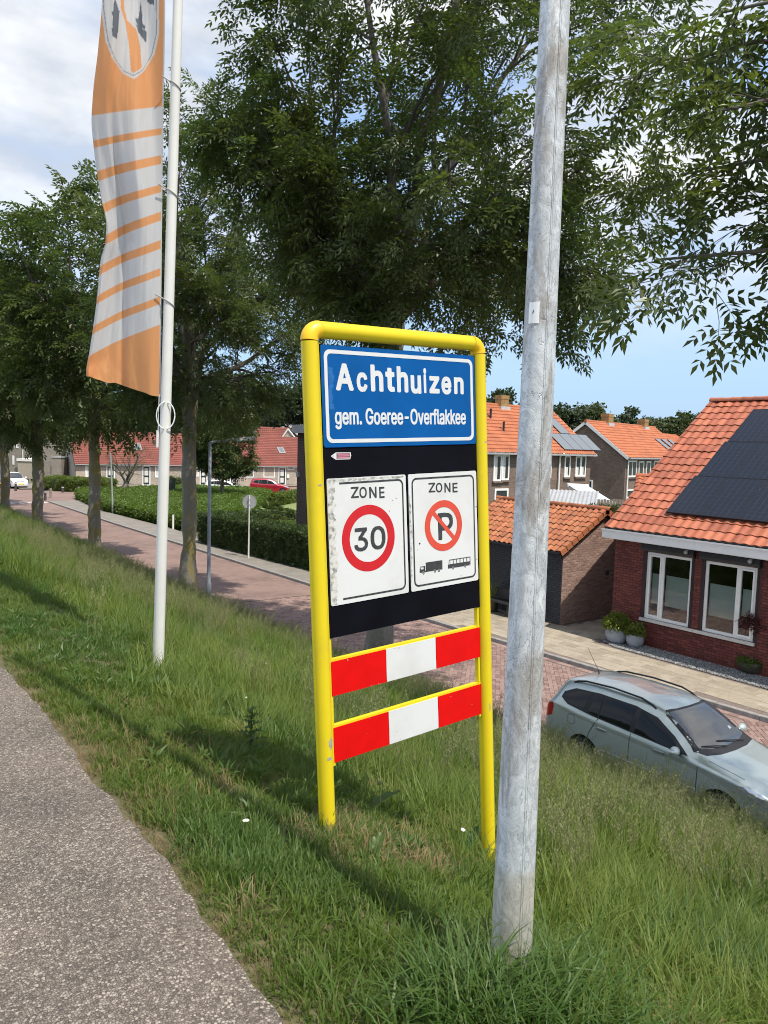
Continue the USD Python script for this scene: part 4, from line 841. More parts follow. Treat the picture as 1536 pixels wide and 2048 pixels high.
obj('wall', box((-SLN, 0.21, 0), (-SLN + .2, SDP, SWH)), 'pink_mortar', shed); obj('wall', box((-SLN + .2, SDP - .2, 0), (-0.21, SDP, SWH)), 'pink_mortar', shed)
sa_ = math.atan(SK); upS = (0, math.cos(sa_), math.sin(sa_)); SRL = (SDP / 2 + 0.28) / math.cos(sa_)
M1 = slope_matrix((-SLN - .12, -0.28, SWH - 0.28 * SK + .06), (1, 0, 0), upS); M2 = slope_matrix((0.12, SDP + .28, SWH - 0.28 * SK + .06), (-1, 0, 0), (0, -math.cos(sa_), math.sin(sa_)))
sroof = group_node('roof', shed)
for k, M_ in enumerate((M1, M2)):
    obj('roof_deck', box((0.02, 0.02, -0.06), (SLN + .22, SRL - .03, -0.012), M_), 'charcoal', shed)
    lay(sroof, 'tile', roof_tiles(M_, SLN + .24, SRL, SRL / 9, 0.225, seed=12 + k, amp=0.05, jit=0.006), [f'old_tile_{i}' for i in range(3)], M=SM, limit=250 if k == 0 else 0, rest_name='tiles', seed=13, smooth=35)
lay(sroof, 'ridge_tile', ridge_tiles(mat4((1, 0, 0), (0, 1, 0), (0, 0, 1), (-SLN - .14, SDP / 2, SWH + SDP / 2 * SK + .07)), SLN + .2, 0.34, 0.10, 5), [f'old_tile_{i}' for i in range(3)], M=SM, smooth=40)
for M_, sg_ in ((M1, 1), (M2, -1)):
    vp = []
    x = SLN + .24 if sg_ == 1 else 0.0
    for i in range(9):
        y0, y1 = i * SRL / 9, (i + 1.1) * SRL / 9; e = 0.035 if sg_ == 1 else -0.035
        v = np.array([[x + e, y0, -.12], [x + e, y1, -.14], [x + e, y0, .065], [x + e, y1, .045], [x - e * 2.4, y0, .085], [x - e * 2.4, y1, .06]]); vp.append((v @ M_[:3, :3].T + M_[:3, 3], np.array([[0, 1, 3, 2], [2, 3, 5, 4]])))
    lay(sroof, 'verge_tile', vp, ['old_tile_0', 'old_tile_2'], M=SM)
    obj('bargeboard', box((SLN + .18, 0, -.22), (SLN + .22, SRL - .03, -.075), M1) if sg_ == 1 else box((0.02, 0, -.22), (.06, SRL - .03, -.075), M2), 'charcoal', shed)
obj('wall_light', box((0.004, 2.13, 1.42), (0.07, 2.21, 1.56)), 'charcoal', shed)
obj('gutter', box((-SLN - .1, -0.36, SWH - .16), (0.1, -0.29, SWH - .09)), 'charcoal', shed)
# ================================================================ FAR BUILDINGS
class Front:
    """A far facade: standing on P (ground), running along direction D; u(px), z(px) read the photograph on its plane."""
    def __init__(self, P, D):
        self.P = np.array([P[0], P[1], PZ]); self.D = np.array([D[0], D[1], 0]) / math.hypot(D[0], D[1]); self.N = np.array([-self.D[1], self.D[0], 0])
        if self.N @ (self.P - EYE) < 0: self.N = -self.N
        self.rz = math.atan2(self.D[1], self.D[0])
    def uz(self, x, y, off=0.0):
        Q = on_plane(x, y, self.P + self.N * off, self.N) - self.P; return np.array([Q @ self.D, Q[2]])
    def thing(self, *a, **k): return thing(*a, loc=self.P, rotz=self.rz, **k)
    def rect(self, x0, y0, x1, y1, off=0.0):
        a, b = self.uz(x0, y0, off), self.uz(x1, y1, off); return min(a[0], b[0]), min(a[1], b[1]), max(a[0], b[0]), max(a[1], b[1])
def far_window(parent, rc, frame='white_wood', fw_=0.09, glass='far_glass', bars=0, curtain=None, sill=None, y=0.0, cross=None, name='window'):
    u0, v0, u1, v1 = rc; w = group_node(name, parent)
    obj('frame', frame_boxes(u0, v0, u1, v1, fw_, y - 0.05, y + 0.04), frame, w)
    obj('pane', box((u0 + fw_, y - 0.016, v0 + fw_), (u1 - fw_, y - 0.006, v1 - fw_)), glass, w)
    for k in range(bars):
        x = u0 + (u1 - u0) * (k + 1) / (bars + 1); obj('bar', box((x - fw_ * .4, y - 0.046, v0 + fw_), (x + fw_ * .4, y - 0.017, v1 - fw_)), frame, w)
    if cross: obj('bar', box((u0 + fw_, y - .046, v0 + (v1 - v0) * cross - fw_ * .4), (u1 - fw_, y - .017, v0 + (v1 - v0) * cross + fw_ * .4)), frame, w)
    if curtain: obj('curtain', box((u0 + fw_, y - 0.0215, v0 + fw_ + (v1 - v0) * curtain[0]), (u1 - fw_ - (u1 - u0) * curtain[2], y - 0.0175, v1 - fw_ - (v1 - v0) * curtain[1])), 'curtain', w)
    if sill: obj('sill', box((u0 - .06, y - 0.12, v0 - .11), (u1 + .06, y + 0.0, v0 - .004)), sill, w)
    return w
def gable_house(fr_, th, width, depth, eave, rise, wallmat, roofmat, over=0.3, gauge=0.34, tw=0.25, u0=0.0, trim='white_wood', step=0.03, spw=6, course=None):
    """Ridge along u. Walls as a gabled prism, each slope a tiled sheet."""
    pr_ = sg.Polygon([(0, 0), (depth, 0), (depth, eave), (depth / 2, eave + rise), (0, eave)])
    obj('wall', extrude(pr_, width, mat4((0, 1, 0), (0, 0, 1), (1, 0, 0), (u0, 0, 0))), wallmat, th)
    k = rise / (depth / 2); a = math.atan(k); up = (0, math.cos(a), math.sin(a)); ln = (depth / 2 + over) / math.cos(a)
    roof_ = group_node('roof', th)
    M1_ = slope_matrix((u0 - .15, -over, eave - over * k + .06), (1, 0, 0), up); M2_ = slope_matrix((u0 + width + .15, depth + over, eave - over * k + .06), (-1, 0, 0), (0, -math.cos(a), math.sin(a)))
    for M_ in (M1_, M2_): obj('tiles', corrugated(width + .3, ln, ln / round(ln / gauge), tw, 0.04, step, M_, spw), roofmat, roof_, kind='stuff')
    obj('ridge', tube([(u0 - .18, depth / 2, eave + rise + .04), (u0 + width + .18, depth / 2, eave + rise + .04)], 0.13, 10), roofmat, roof_)
    for x in (u0 - .17, u0 + width + .13):
        for M_, xx in ((M1_, x - u0 + .15), (M2_, u0 + width + .15 - x - .04)): obj('bargeboard', box((xx, 0, -.20), (xx + .04, ln - .02, .015), M_), trim, roof_)
    obj('gutter', box((u0 - .1, -over - .11, eave - over * k - .03), (u0 + width + .1, -over - .005, eave - over * k + .07)), 'zinc', th)
    return roof_, M1_, k
# ---- long terrace with red roof
P0, P1 = on_z(152, 971.5, PZ), on_z(590, 971, PZ)
TF = Front(P0, P1 - P0)
terr = TF.thing('terrace', 'long single-storey terrace under a red tiled roof behind the green planting bed', 'house')
TE = 2.45
_, TM, _k = gable_house(TF, terr, 38.0, 9.6, TE, 3.35, 'beige_brick', 'row_tiles', over=0.25, gauge=0.36, tw=0.3, trim='charcoal', step=0.05, spw=4)
obj('fascia', box((0, -0.22, TE - .22), (38, -0.002, TE - .05)), 'charcoal', terr)
gb = extrude(sg.Polygon([(0.05, 0), (9.5, 0), (9.5, 2.4), (4.8, 5.7), (0.05, 2.4)]), 0.04, mat4((0, 1, 0), (0, 0, 1), (1, 0, 0), (-0.045, 0, 0))); obj('gable_wall', gb, 'grey_brick', terr)
for a, b in ((188, 211), (231, 284), (301, 306), (332, 362), (415, 459), (475, 483), (508, 556), (572, 589)):
    rc = TF.rect(a, 937, b, 969); obj('pebble_panel', box((rc[0], -0.03, 0.15), (rc[2], -0.003, TE - .30)), 'pebble_panel', terr)
for a, b in ((212.5, 229.5), (284.5, 300.5), (399.5, 414), (460, 474), (557, 571)):
    rc = TF.rect(a, 932.5, b, 971); d_ = group_node('door', terr)
    obj('frame', frame_boxes(rc[0], 0.02, rc[2], TE - .23, 0.11, -0.06, 0.03), 'white_wood', d_)
    obj('leaf', box((rc[0] + .111, -0.03, 0.13), (rc[2] - .111, -0.008, TE - .35)), 'door_green', d_)
    w_ = rc[2] - rc[0]
    for z0, z1 in ((0.35, 0.95), (1.15, 1.95)): obj('glass_panel', box((rc[0] + .111 + w_ * .14, -0.04, z0), (rc[2] - .111 - w_ * .14, -0.0305, z1)), 'curtain', d_)
for x0, y0, x1, y1, g_, c_ in ((170.5, 927.5, 187.5, 955, 'far_glass', (0, 0, .5)), (310, 930, 331, 955, 'far_glass', (0, 0, 0)), (364, 930, 372, 953, 'curtain', None), (384, 931, 398, 953, 'curtain', None), (484, 931, 507, 955, 'room_wall', None), (527, 931, 549.5, 955, 'curtain', None), (574.5, 932, 588.5, 939.5, 'far_glass', None)):
    far_window(terr, TF.rect(x0, y0, x1, y1), glass=g_, curtain=c_, bars=1 if x1 - x0 > 18 and g_ == 'far_glass' else 0, fw_=0.10)
obj('letterbox', box((TF.uz(573.5, 950)[0], -0.16, TF.uz(573.5, 956)[1]), (TF.uz(577.5, 950)[0], -0.003, TF.uz(573.5, 949)[1])), 'white_wood', terr)
for x, yq in ((270, 2.6), (558, 2.6), (404, 1.3)):
    u = TF.uz(x, 895, 2.5)[0]; sk = group_node('skylight', terr)
    obj('frame', frame_boxes(u, yq, u + .8, yq + 1.25, .09, -0.14, 0.0, TM @ mat4((1, 0, 0), (0, 0, -1), (0, 1, 0), (0, 0, 0))), 'zinc', sk); obj('pane', box((u + .09, yq + .09, 0.06), (u + .71, yq + 1.16, 0.10), TM), 'pv_grey', sk)
# ---- grey house beyond its left end, and the annex between
GF = Front(at_depth(84, 950, 92), RW)
grey = GF.thing('grey_house', 'tall windowless grey brick gable wall left of the red-roofed terrace', 'house')
pts = [GF.uz(*q) for q in ((82, 955), (82, 852), (100, 859.5), (133, 869), (124.5, 914), (124.5, 955))]; pts[0][1] = pts[-1][1] = 0
obj('wall', extrude(sg.Polygon([tuple(q) for q in pts]), 9.0, mat4((1, 0, 0), (0, 0, 1), (0, -1, 0), (0, 9, 0))), 'grey_brick', grey)
a, b = pts[3], pts[4]; obj('verge', tube([(a[0] + .05, -.05, a[1]), (b[0] + .05, -.05, b[1])], 0.09, 6), 'charcoal', grey)
a, b = pts[2], pts[3]; obj('roof_edge', tube([(pts[1][0], 0, pts[1][1] + .05), (a[0], 0, a[1] + .08), (b[0] + .05, 0, b[1] + .05)], 0.10, 6), 'row_tiles', grey)
AF = Front(at_depth(103, 955, 86), RW); annex = AF.thing('brick_annex', 'flat grey brick annex between the grey gable wall and the terrace', 'annex')
rc = AF.rect(103, 955, 122.5, 916); obj('wall', box((rc[0], 0, 0), (rc[2], 5, rc[3])), 'grey_brick', annex); obj('roof_edge', box((rc[0] - .06, -.06, rc[3]), (rc[2] + .06, 5.05, rc[3] + .1)), 'zinc', annex)
rc2 = AF.rect(95.5, 955, 102, 932); obj('gate', box((rc2[0], .2, 0), (rc2[2], .3, rc2[3])), 'fence_wood', annex)
# ---- two-storey terrace at the far left and a garage
BF = Front(at_depth(66, 950, 104), RW * .97 + FW * -.22)
ter2 = BF.thing('terrace', 'two-storey grey terrace with narrow white windows at the far left edge', 'house')
e = BF.uz(50, 871)[1]; gable_house(BF, ter2, 22.0, 8.0, e, 2.4, 'grey_brick', 'row_tiles', u0=-21.5, over=.2, trim='charcoal', step=.05, spw=3)
q3 = lambda x, y: (x / 4.8, 820 + y / 4.8)
for x0, y0, x1, y1 in ((120, 295, 137, 362), (155, 258, 178, 366), (192, 258, 208, 304), (242, 258, 258, 304), (279, 256, 302, 374), (120, 437, 138, 525), (20, 262, 42, 370), (52, 262, 66, 304), (60, 440, 80, 525), (5, 440, 25, 525)):
    far_window(ter2, BF.rect(*q3(x0, y0), *q3(x1, y1)), fw_=.12)
u = BF.uz(*q3(222, 300))[0]; obj('downpipe', tube([(u, -.1, 0), (u, -.1, e - .2)], .06, 6), 'white_wood', ter2)
CF = Front(at_depth(36, 953, 93), RW); gar = CF.thing('garage', 'small flat-roofed garage of pale pebble panels beside the grey gable wall', 'garage')
rc = CF.rect(*q3(172, 640), *q3(332, 470)); obj('wall', box((rc[0], 0, 0), (rc[2], 5.5, rc[3] - .3)), 'pebble_panel', gar); obj('roof_edge', box((rc[0] - .1, -.1, rc[3] - .3), (rc[2] + .1, 5.6, rc[3])), 'white_trim', gar)
obj('side_wall', box((rc[0] - 5, .4, 0), (rc[0] - .1, .6, rc[3] * .55)), 'grey_brick', gar)
# ---- white house and red gable behind the terrace
WF = Front(at_depth(560, 900, 135), RW)
wh = WF.thing('white_house', 'white rendered house with dark grey roof rising behind the terrace roof', 'house')
a, b = WF.uz(572, 846), WF.uz(606, 900); obj('wall', extrude(sg.Polygon([(WF.uz(556, 0)[0], 0), (WF.uz(556, 0)[0], WF.uz(560, 862)[1]), tuple(WF.uz(575, 847)), tuple(WF.uz(640, 849)), (WF.uz(640, 0)[0], 0)]), 9, mat4((1, 0, 0), (0, 0, 1), (0, -1, 0), (0, 9, 0))), 'white_render', wh)
obj('wall', box((WF.uz(486, 0)[0], 1, 0), (WF.uz(556, 0)[0] - .01, 10, WF.uz(500, 858)[1])), 'white_render', wh)
Mr = slope_matrix((WF.uz(484, 0)[0], 0.6, WF.uz(500, 860)[1]), (1, 0, 0), (0, .75, .6)); obj('roof', box((0, 0, 0), (WF.uz(571, 0)[0] - WF.uz(484, 0)[0], 3.2, .12), Mr), 'dark_slate', wh)
obj('roof_verge', box((4.3, 0, .121), (4.5, 3.2, .18), Mr), 'white_wood', wh)
far_window(wh, WF.rect(579, 862, 590, 872), frame='charcoal', fw_=.15)
VF = Front(at_depth(500, 900, 118), RW)
rh = VF.thing('red_roof_house', 'house with plain red roof and white-edged gable behind the terrace ridge', 'house')
u_ = [VF.uz(x, 876)[0] for x in (494, 562, 589)]; z0_, z1_ = VF.uz(560, 876)[1], VF.uz(560, 857.5)[1]
obj('wall', box((u_[0], .5, 0), (u_[1] + .2, 8, z0_)), 'beige_brick', rh)
obj('gable_wall', extrude(sg.Polygon([(u_[1] + .3, 0), (u_[2], 0), (u_[2], z0_), ((u_[1] + u_[2]) / 2, z1_ - .2), (u_[1] + .3, z0_)]), 7, mat4((1, 0, 0), (0, 0, 1), (0, -1, 0), (0, 7.2, 0))), 'beige_brick', rh)
um_ = (u_[1] + u_[2]) / 2
for x in (u_[1], u_[2] + .3): obj('bargeboard', tube([(x, .1, z0_ - .2), (um_, .1, z1_)], .11, 5), 'white_wood', rh)
obj('roof', corrugated(um_ - u_[0], 2.2, .37, .3, .04, .05, slope_matrix((u_[0], .3, z0_ - .1), (1, 0, 0), (0, .62, .78)), 3), 'row_tiles', rh, kind='stuff')
obj('skylight', box((VF.uz(513, 0)[0], .5, .12), (VF.uz(521, 0)[0], 1.5, .16), mat4((1, 0, 0), (0, .62, .78), (0, -.78, .62), (0, .3, z0_ - .1))), 'pv_grey', rh)
# ---- dark brick flat-roofed building right behind the sign
DF = Front((19.0, 32.9), (0, -1)); dark = DF.thing('flat_roof_building', 'dark brown brick building with grey flat roof edge just left of the sign frame', 'building')
zt = on_n(596, 850, 19.0)[2] - PZ; zc = on_n(596, 866, 19.0)[2] - PZ
obj('wall', box((0, 0, 0), (7.0, 5, zc)), 'dark_brown_brick', dark); obj('roof_edge', box((-.22, -.22, zc), (7.2, 5.2, zt)), 'zinc', dark)
obj('wall_lamp', box((0.10, -.12, 3.75), (0.28, -.002, 4.0)), 'zinc', dark)
# ---- orange-roofed brown brick house right of the sign
A_, B_ = at_depth(972, 897, 44), at_depth(1186, 902, 51)
EF = Front(A_, B_ - A_); ox = np.linalg.norm((B_ - A_)[:2])
h1 = EF.thing('semi_detached_house', 'brown brick house with bright orange roof and grey solar panels, right beside the sign frame', 'house')
e1 = EF.uz(1080, 901)[1]
roof1, RM1, k1 = gable_house(EF, h1, ox + 4.0, 7.0, e1, 2.75, 'brown_brick', 'orange_tiles', over=.32, u0=-4.2, tw=.24, gauge=.34, spw=5, step=.04)
q5 = lambda x, y: (940 + x / 5.12, 780 + y / 5.12)
for x0, y0, x1, y1 in ((243, 662, 312, 932), (328, 662, 392, 922), (800, 668, 824, 900), (970, 672, 1018, 892), (1082, 675, 1125, 886), (1135, 670, 1176, 886)):
    far_window(h1, EF.rect(*q5(x0, y0), *q5(x1, y1)), fw_=.10, sill='brown_brick', curtain=(0, 0, 0.35) if x0 < 400 else (0, .45, .2))
far_window(h1, EF.rect(*q5(250, 1010), *q5(385, 1120)), fw_=.12)
u = EF.uz(*q5(905, 700))[0]; obj('downpipe', tube([(u, -.42, e1 - .15), (u, -.12, e1 - .35), (u, -.12, 0)], .05, 8), 'white_wood', h1)
for k in range(int((ox + 3.6) / .62)): obj('gutter_bracket', box((-4 + k * .62, -.42, e1 - .26), (-3.93 + k * .62, -.01, e1 - .17)), 'white_wood', h1)
def chimney(th, u, y, z0, z1, w=.75, cap='moss_brick', lead='lead'):
    c_ = group_node('chimney', th); obj('stack', box((u, y, z0), (u + w, y + w * .7, z1 - .25)), 'moss_brick', c_); obj('cap', box((u - .02, y - .02, z1 - .25), (u + w + .02, y + w * .7 + .02, z1)), cap, c_); obj('flashing', box((u - .08, y - .10, z0), (u + w + .08, y + w * .7 + .05, z0 + (z1 - z0) * .38)), lead, c_)
chimney(h1, EF.uz(1029, 0, 3.5)[0], 3.2, e1 + 2.3, e1 + 3.45); chimney(h1, EF.uz(1104, 0, 3.5)[0], 3.2, e1 + 2.3, e1 + 3.3)
for (x, yb, yt, yy) in ((981, 840, 818, 2.3), (1007, 863, 847, 1.3)):
    u = EF.uz(x, yb, yy)[0]; z_ = e1 + yy * k1; obj('flue', tube([(u, yy, z_ - .1), (u, yy, z_ + .35), (u, yy, z_ + .62), (u, yy, z_ + .66)], [.07, .07, .07, .1], 10), 'charcoal', h1)
def roof_uy(F_, M_, x, y):
    """Roof coordinates (along the eave, up the slope) of a pixel."""
    W = at(F_.P[0], F_.P[1], F_.P[2], F_.rz) @ M_; Q = on_plane(x, y, W[:3, 3], W[:3, 2]) - W[:3, 3]; return Q @ W[:3, 0], Q @ W[:3, 1]
a = roof_uy(EF, RM1, 1122, 893); 
for k in range(4): pv_panel(a[0] + .05 + k * 1.02 - 0.2, .35, 1.0, 1.62, RM1, h1, lines=False, mats=('pv_grey', 'charcoal', 'pv_line'))
pv_panel(a[0] - .1 + 1.3, 2.02, 1.0, 1.62, RM1, h1, lines=False, mats=('pv_grey', 'charcoal', 'pv_line')); pv_panel(a[0] - 1.2, 2.02, 1.0, 1.62, RM1, h1, lines=False, mats=('pv_grey', 'charcoal', 'pv_line'))
# ---- second brown house, its gable towards us
A_, B_ = at_depth(1252, 912, 58), at_depth(1343, 909, 66)
KF = Front(A_, B_ - A_)
h2 = KF.thing('semi_detached_house', 'brown brick house seen from its blank gable end, white bargeboards and orange roof', 'house')
e2 = KF.uz(1252, 911)[1]
roof2, RM2, k2 = gable_house(KF, h2, 15.0, 6.6, e2, 2.5, 'brown_brick', 'orange_tiles', over=.3, tw=.24, gauge=.34, spw=4, step=.04)
q2 = lambda x, y: (940 + x / 2.577, 760 + y / 2.577)
for x0, y0, x1, y1, b_ in ((815, 415, 854, 499, 1), (870, 418, 891, 492, 0), (909, 418, 927, 492, 0), (948, 416, 973, 480, 0), (805, 565, 843, 606, 0)):
    far_window(h2, KF.rect(*q2(x0, y0), *q2(x1, y1)), fw_=.11, sill='brown_brick', bars=b_)
u = KF.uz(*q2(806, 500))[0]; obj('downpipe', tube([(u - .05, -.12, 0), (u - .05, -.12, e2 - .2)], .05, 8), 'white_wood', h2)
gw_ = group_node('window', h2); obj('pane', box((-.03, 2.6, 2.35), (-.004, 4.4, 3.05)), 'far_glass', gw_); obj('frame', frame_boxes(2.5, 2.25, 4.5, 3.15, .1, -.06, -.005, mat4((0, 1, 0), (1, 0, 0), (0, 0, 1), (0, 0, 0))), 'white_wood', gw_)
chimney(h2, KF.uz(*q2(695, 230), 3.3)[0], 3.0, e2 + 2.1, e2 + 3.3, .95); chimney(h2, KF.uz(*q2(882, 250), 3.3)[0], 3.0, e2 + 2.1, e2 + 3.2, .95)
for k in range(3): pv_panel(KF.uz(*q2(960 + k * 32, 320), 1.6)[0], .9, .95, 1.7, RM2, h2, lines=False, mats=('pv_grey', 'charcoal', 'pv_line'))
# ---- third roof behind
QF = Front(at_depth(1330, 900, 84), B_ - A_); h3 = QF.thing('semi_detached_house', 'further house of which only an orange roof shows behind the others', 'house'); gable_house(QF, h3, 14, 7, QF.uz(1350, 891)[1], 1.3, 'brown_brick', 'orange_tiles', spw=3)
# ---- lean-to roof, awning, shed roof and fence in the back gardens
LF = Front(at_depth(1100, 985, 38), RW * .95 - FW * .31)
lean = LF.thing('garden_canopy', 'white ribbed lean-to canopy roof behind the mossy outbuilding', 'canopy')
a, b = LF.uz(1090, 975), LF.uz(1192, 998)
Mc = slope_matrix((a[0] - .3, 0, a[1] - 0.95), (1, 0, 0), (0, .96, .28)); obj('sheet', corrugated(b[0] - a[0] + .3, 2.6, 2.6, .20, .04, .0, Mc, 6), 'zinc', lean)
for x in (a[0] - .2, b[0] - .1): obj('post', box((x, .05, 0), (x + .09, .14, a[1] - .96)), 'white_wood', lean)
XF = Front(at_depth(1140, 985, 40), RW * .96 - FW * .2); aw = XF.thing('awning', 'pale blue striped sun awning below the brown brick house', 'awning')
a, b, c_, d_ = XF.uz(1139, 973), XF.uz(1178, 972), XF.uz(1225, 1000), XF.uz(1152, 977)
w_ = b[0] - a[0]; L2 = 2.6
Mx = mat4((1, 0, 0), ((c_[0] - b[0]) / L2, -.80, (c_[1] - b[1]) / L2), (0, 0, 1), (a[0], 0.9, a[1])); obj('cloth', box((0, 0, 0), (w_, L2, .02), Mx), 'awning', aw)
for k in range(7): obj('stripe', box((w_ * (k + .2) / 7, 0.02, .0205), (w_ * (k + .55) / 7, L2 - .02, .026), Mx), 'awning_stripe', aw)
obj('cassette', box((-.05, -.12, -.06), (w_ + .05, 0.0, .08), Mx), 'white_wood', aw); obj('front_bar', box((-.05, L2, -.05), (w_ + .05, L2 + .07, .04), Mx), 'white_wood', aw)
for x_ in (.1, w_ - .15): obj('arm', tube([Mx[:3, :3] @ np.array([x_, L2, -.02]) + Mx[:3, 3], (a[0] + x_, 0.9, a[1] - 1.1)], .03, 6), 'white_wood', aw)
obj('post', box((a[0], .9, 0), (a[0] + .1, 1.0, a[1])), 'white_wood', aw); obj('post', box((b[0] - .1, .9, 0), (b[0], 1.0, a[1])), 'white_wood', aw)
YF = Front(at_depth(1205, 1020, 33), RW); fe = YF.thing('garden_fence', 'weathered vertical board fence between the outbuilding and the red house', 'fence')
u0_, u1_ = YF.uz(1195, 1000)[0], YF.uz(1275, 1000)[0]; zt_ = YF.uz(1230, 999)[1]
for k, u in enumerate(np.arange(u0_, u1_, .13)): obj('board', box((u, 0, 0), (u + .115, .02, zt_ + rr.normal(0, .012))), 'fence_wood', fe)
for z_ in (.5, zt_ - .3): obj('rail', box((u0_, .021, z_), (u1_, .06, z_ + .08)), 'fence_wood', fe)
ZF = Front(at_depth(1275, 985, 29), RW * .93 - FW * .36); gs = ZF.thing('garden_shed', 'corner of a small orange-tiled shed roof showing left of the red house roof', 'shed')
zr_ = ZF.uz(1300, 958)[1]; uu_ = ZF.uz(1276, 985)[0]
gable_house(ZF, gs, 4.0, 2.4, ZF.uz(1276, 987)[1], zr_ - ZF.uz(1276, 987)[1], 'brown_brick', 'orange_tiles', u0=uu_, over=.2, trim='charcoal')
# ================================================================ PLANT PIECES
def leaflet(base, d, up, l, w):
    d = d / np.linalg.norm(d); side = np.cross(up, d); side /= np.linalg.norm(side) + 1e-9; nrm = np.cross(d, side)
    m_ = base + d * l * 0.45
    return [base, m_ + side * w / 2 + nrm * w * .18, base + d * l - nrm * l * .12, m_ - side * w / 2 + nrm * w * .18]
def compound_leaf(mb, base, d, r_, l=0.22, pairs=4, ll=0.10, lw=0.036, droop=0.5):
    """A feathered (ash) leaf: pairs of leaflets along an arched rachis and one at its tip."""
    d = d / np.linalg.norm(d); side = np.cross([0, 0, 1.0], d); side /= np.linalg.norm(side) + 1e-9; up = np.cross(d, side)
    rollv = r_.normal(0, .35); side, up = side * math.cos(rollv) + up * math.sin(rollv), up * math.cos(rollv) - side * math.sin(rollv)
    V_, F_ = [], []
    for k in range(pairs):
        t = 0.25 + 0.65 * k / (pairs - 1); p = base + d * l * t - np.array([0, 0, droop * l * t * t])
        for s_ in (-1, 1):
            dd = side * s_ * 0.85 + d * 0.6 - np.array([0, 0, .25 + droop * .5 * t]); V_ += leaflet(p, dd, up, ll * r_.uniform(.8, 1.15) * (1 - .15 * abs(t - .55)), lw)
    p = base + d * l - np.array([0, 0, droop * l]); V_ += leaflet(p, d - np.array([0, 0, droop]), up, ll * 1.1, lw)
    n = len(V_) // 4; F_ = np.concatenate([[[4 * k, 4 * k + 3, 4 * k + 2], [4 * k, 4 * k + 2, 4 * k + 1]] for k in range(n)]); mb.add(np.array(V_), F_)
def ash_spray(seed, leaves=8, size=1.0, **kw):
    r_ = np.random.default_rng(seed); mb = MB()
    for k in range(leaves):
        t = k / (leaves - 1); base = np.array([0.36 * t, 0, -0.05 * t * t]); ph = (k % 2) * math.pi + (k // 2) * 1.57 + r_.normal(0, .3)
        d = np.array([0.35 + 0.9 * t, math.cos(ph) * (1.1 - t * .6), math.sin(ph) * (1.0 - t * .6) * .7 + .12]); compound_leaf(mb, base, d, r_, l=0.24 * r_.uniform(.8, 1.2), droop=r_.uniform(.3, .8), **kw)
    mb.tube([(0, 0, 0), (.18, 0, -.012), (.36, 0, -.05)], [.004, .003, .002], 3, caps=False)
    v, f = mb.get(); return v * size, f
def simple_spray(seed, n=22, l=0.09, w=0.055, spread=0.22):
    r_ = np.random.default_rng(seed); V_ = []
    for k in range(n):
        d = r_.normal(0, 1, 3); d[2] = d[2] * .6 + .1; d /= np.linalg.norm(d); p = d * spread * r_.uniform(.1, 1) ; V_ += leaflet(p, d + r_.normal(0, .5, 3) - np.array([0, 0, .3]), np.array([0, 0, 1.0]) + r_.normal(0, .35, 3), l * r_.uniform(.7, 1.25), w)
    V_ = np.array(V_); return V_, np.concatenate([[[4 * k, 4 * k + 3, 4 * k + 2], [4 * k, 4 * k + 2, 4 * k + 1]] for k in range(n)])
SPRAYS = [ash_spray(s_, leaves=7, pairs=3, ll=.125, lw=.048) for s_ in (1, 2, 3)]
SPRAYS_FAR = [ash_spray(s_, leaves=6, pairs=3, ll=0.13, lw=0.06, size=1.5) for s_ in (4, 5)]
def orient(dirs, r_, jit=0.35):
    X = dirs + r_.normal(0, jit, dirs.shape); X /= np.linalg.norm(X, axis=1, keepdims=True) + 1e-9
    ref = np.tile([0, 0, 1.0], (len(X), 1)) + r_.normal(0, .25, dirs.shape); Y = np.cross(ref, X); Y /= np.linalg.norm(Y, axis=1, keepdims=True) + 1e-9
    return quat_from_axes(X, Y, np.cross(X, Y))
def rot_about(v, axis, a): axis = axis / np.linalg.norm(axis); return v * math.cos(a) + np.cross(axis, v) * math.sin(a) + axis * (axis @ v) * (1 - math.cos(a))
def perp(d, r_):
    q = np.cross(d, r_.normal(0, 1, 3)); return q / (np.linalg.norm(q) + 1e-9)
def branch_path(p, d, L, r_, n=5, bend=0.18, lift=0.0):
    pts = [p]; d = d / np.linalg.norm(d)
    for k in range(n):
        d = d + r_.normal(0, bend, 3) + np.array([0, 0, lift]); d /= np.linalg.norm(d); pts.append(pts[-1] + d * L / n)
    return np.array(pts)
def env_reach(p, d, c, R):
    """Distance from p along d to the ellipsoid (centre c, radii R)."""
    q, e = (p - c) / R, d / R; A = e @ e; B = q @ e; C = q @ q - 1; D_ = B * B - A * C
    return max(0.4, (-B + math.sqrt(D_)) / A) if D_ > 0 else 0.4
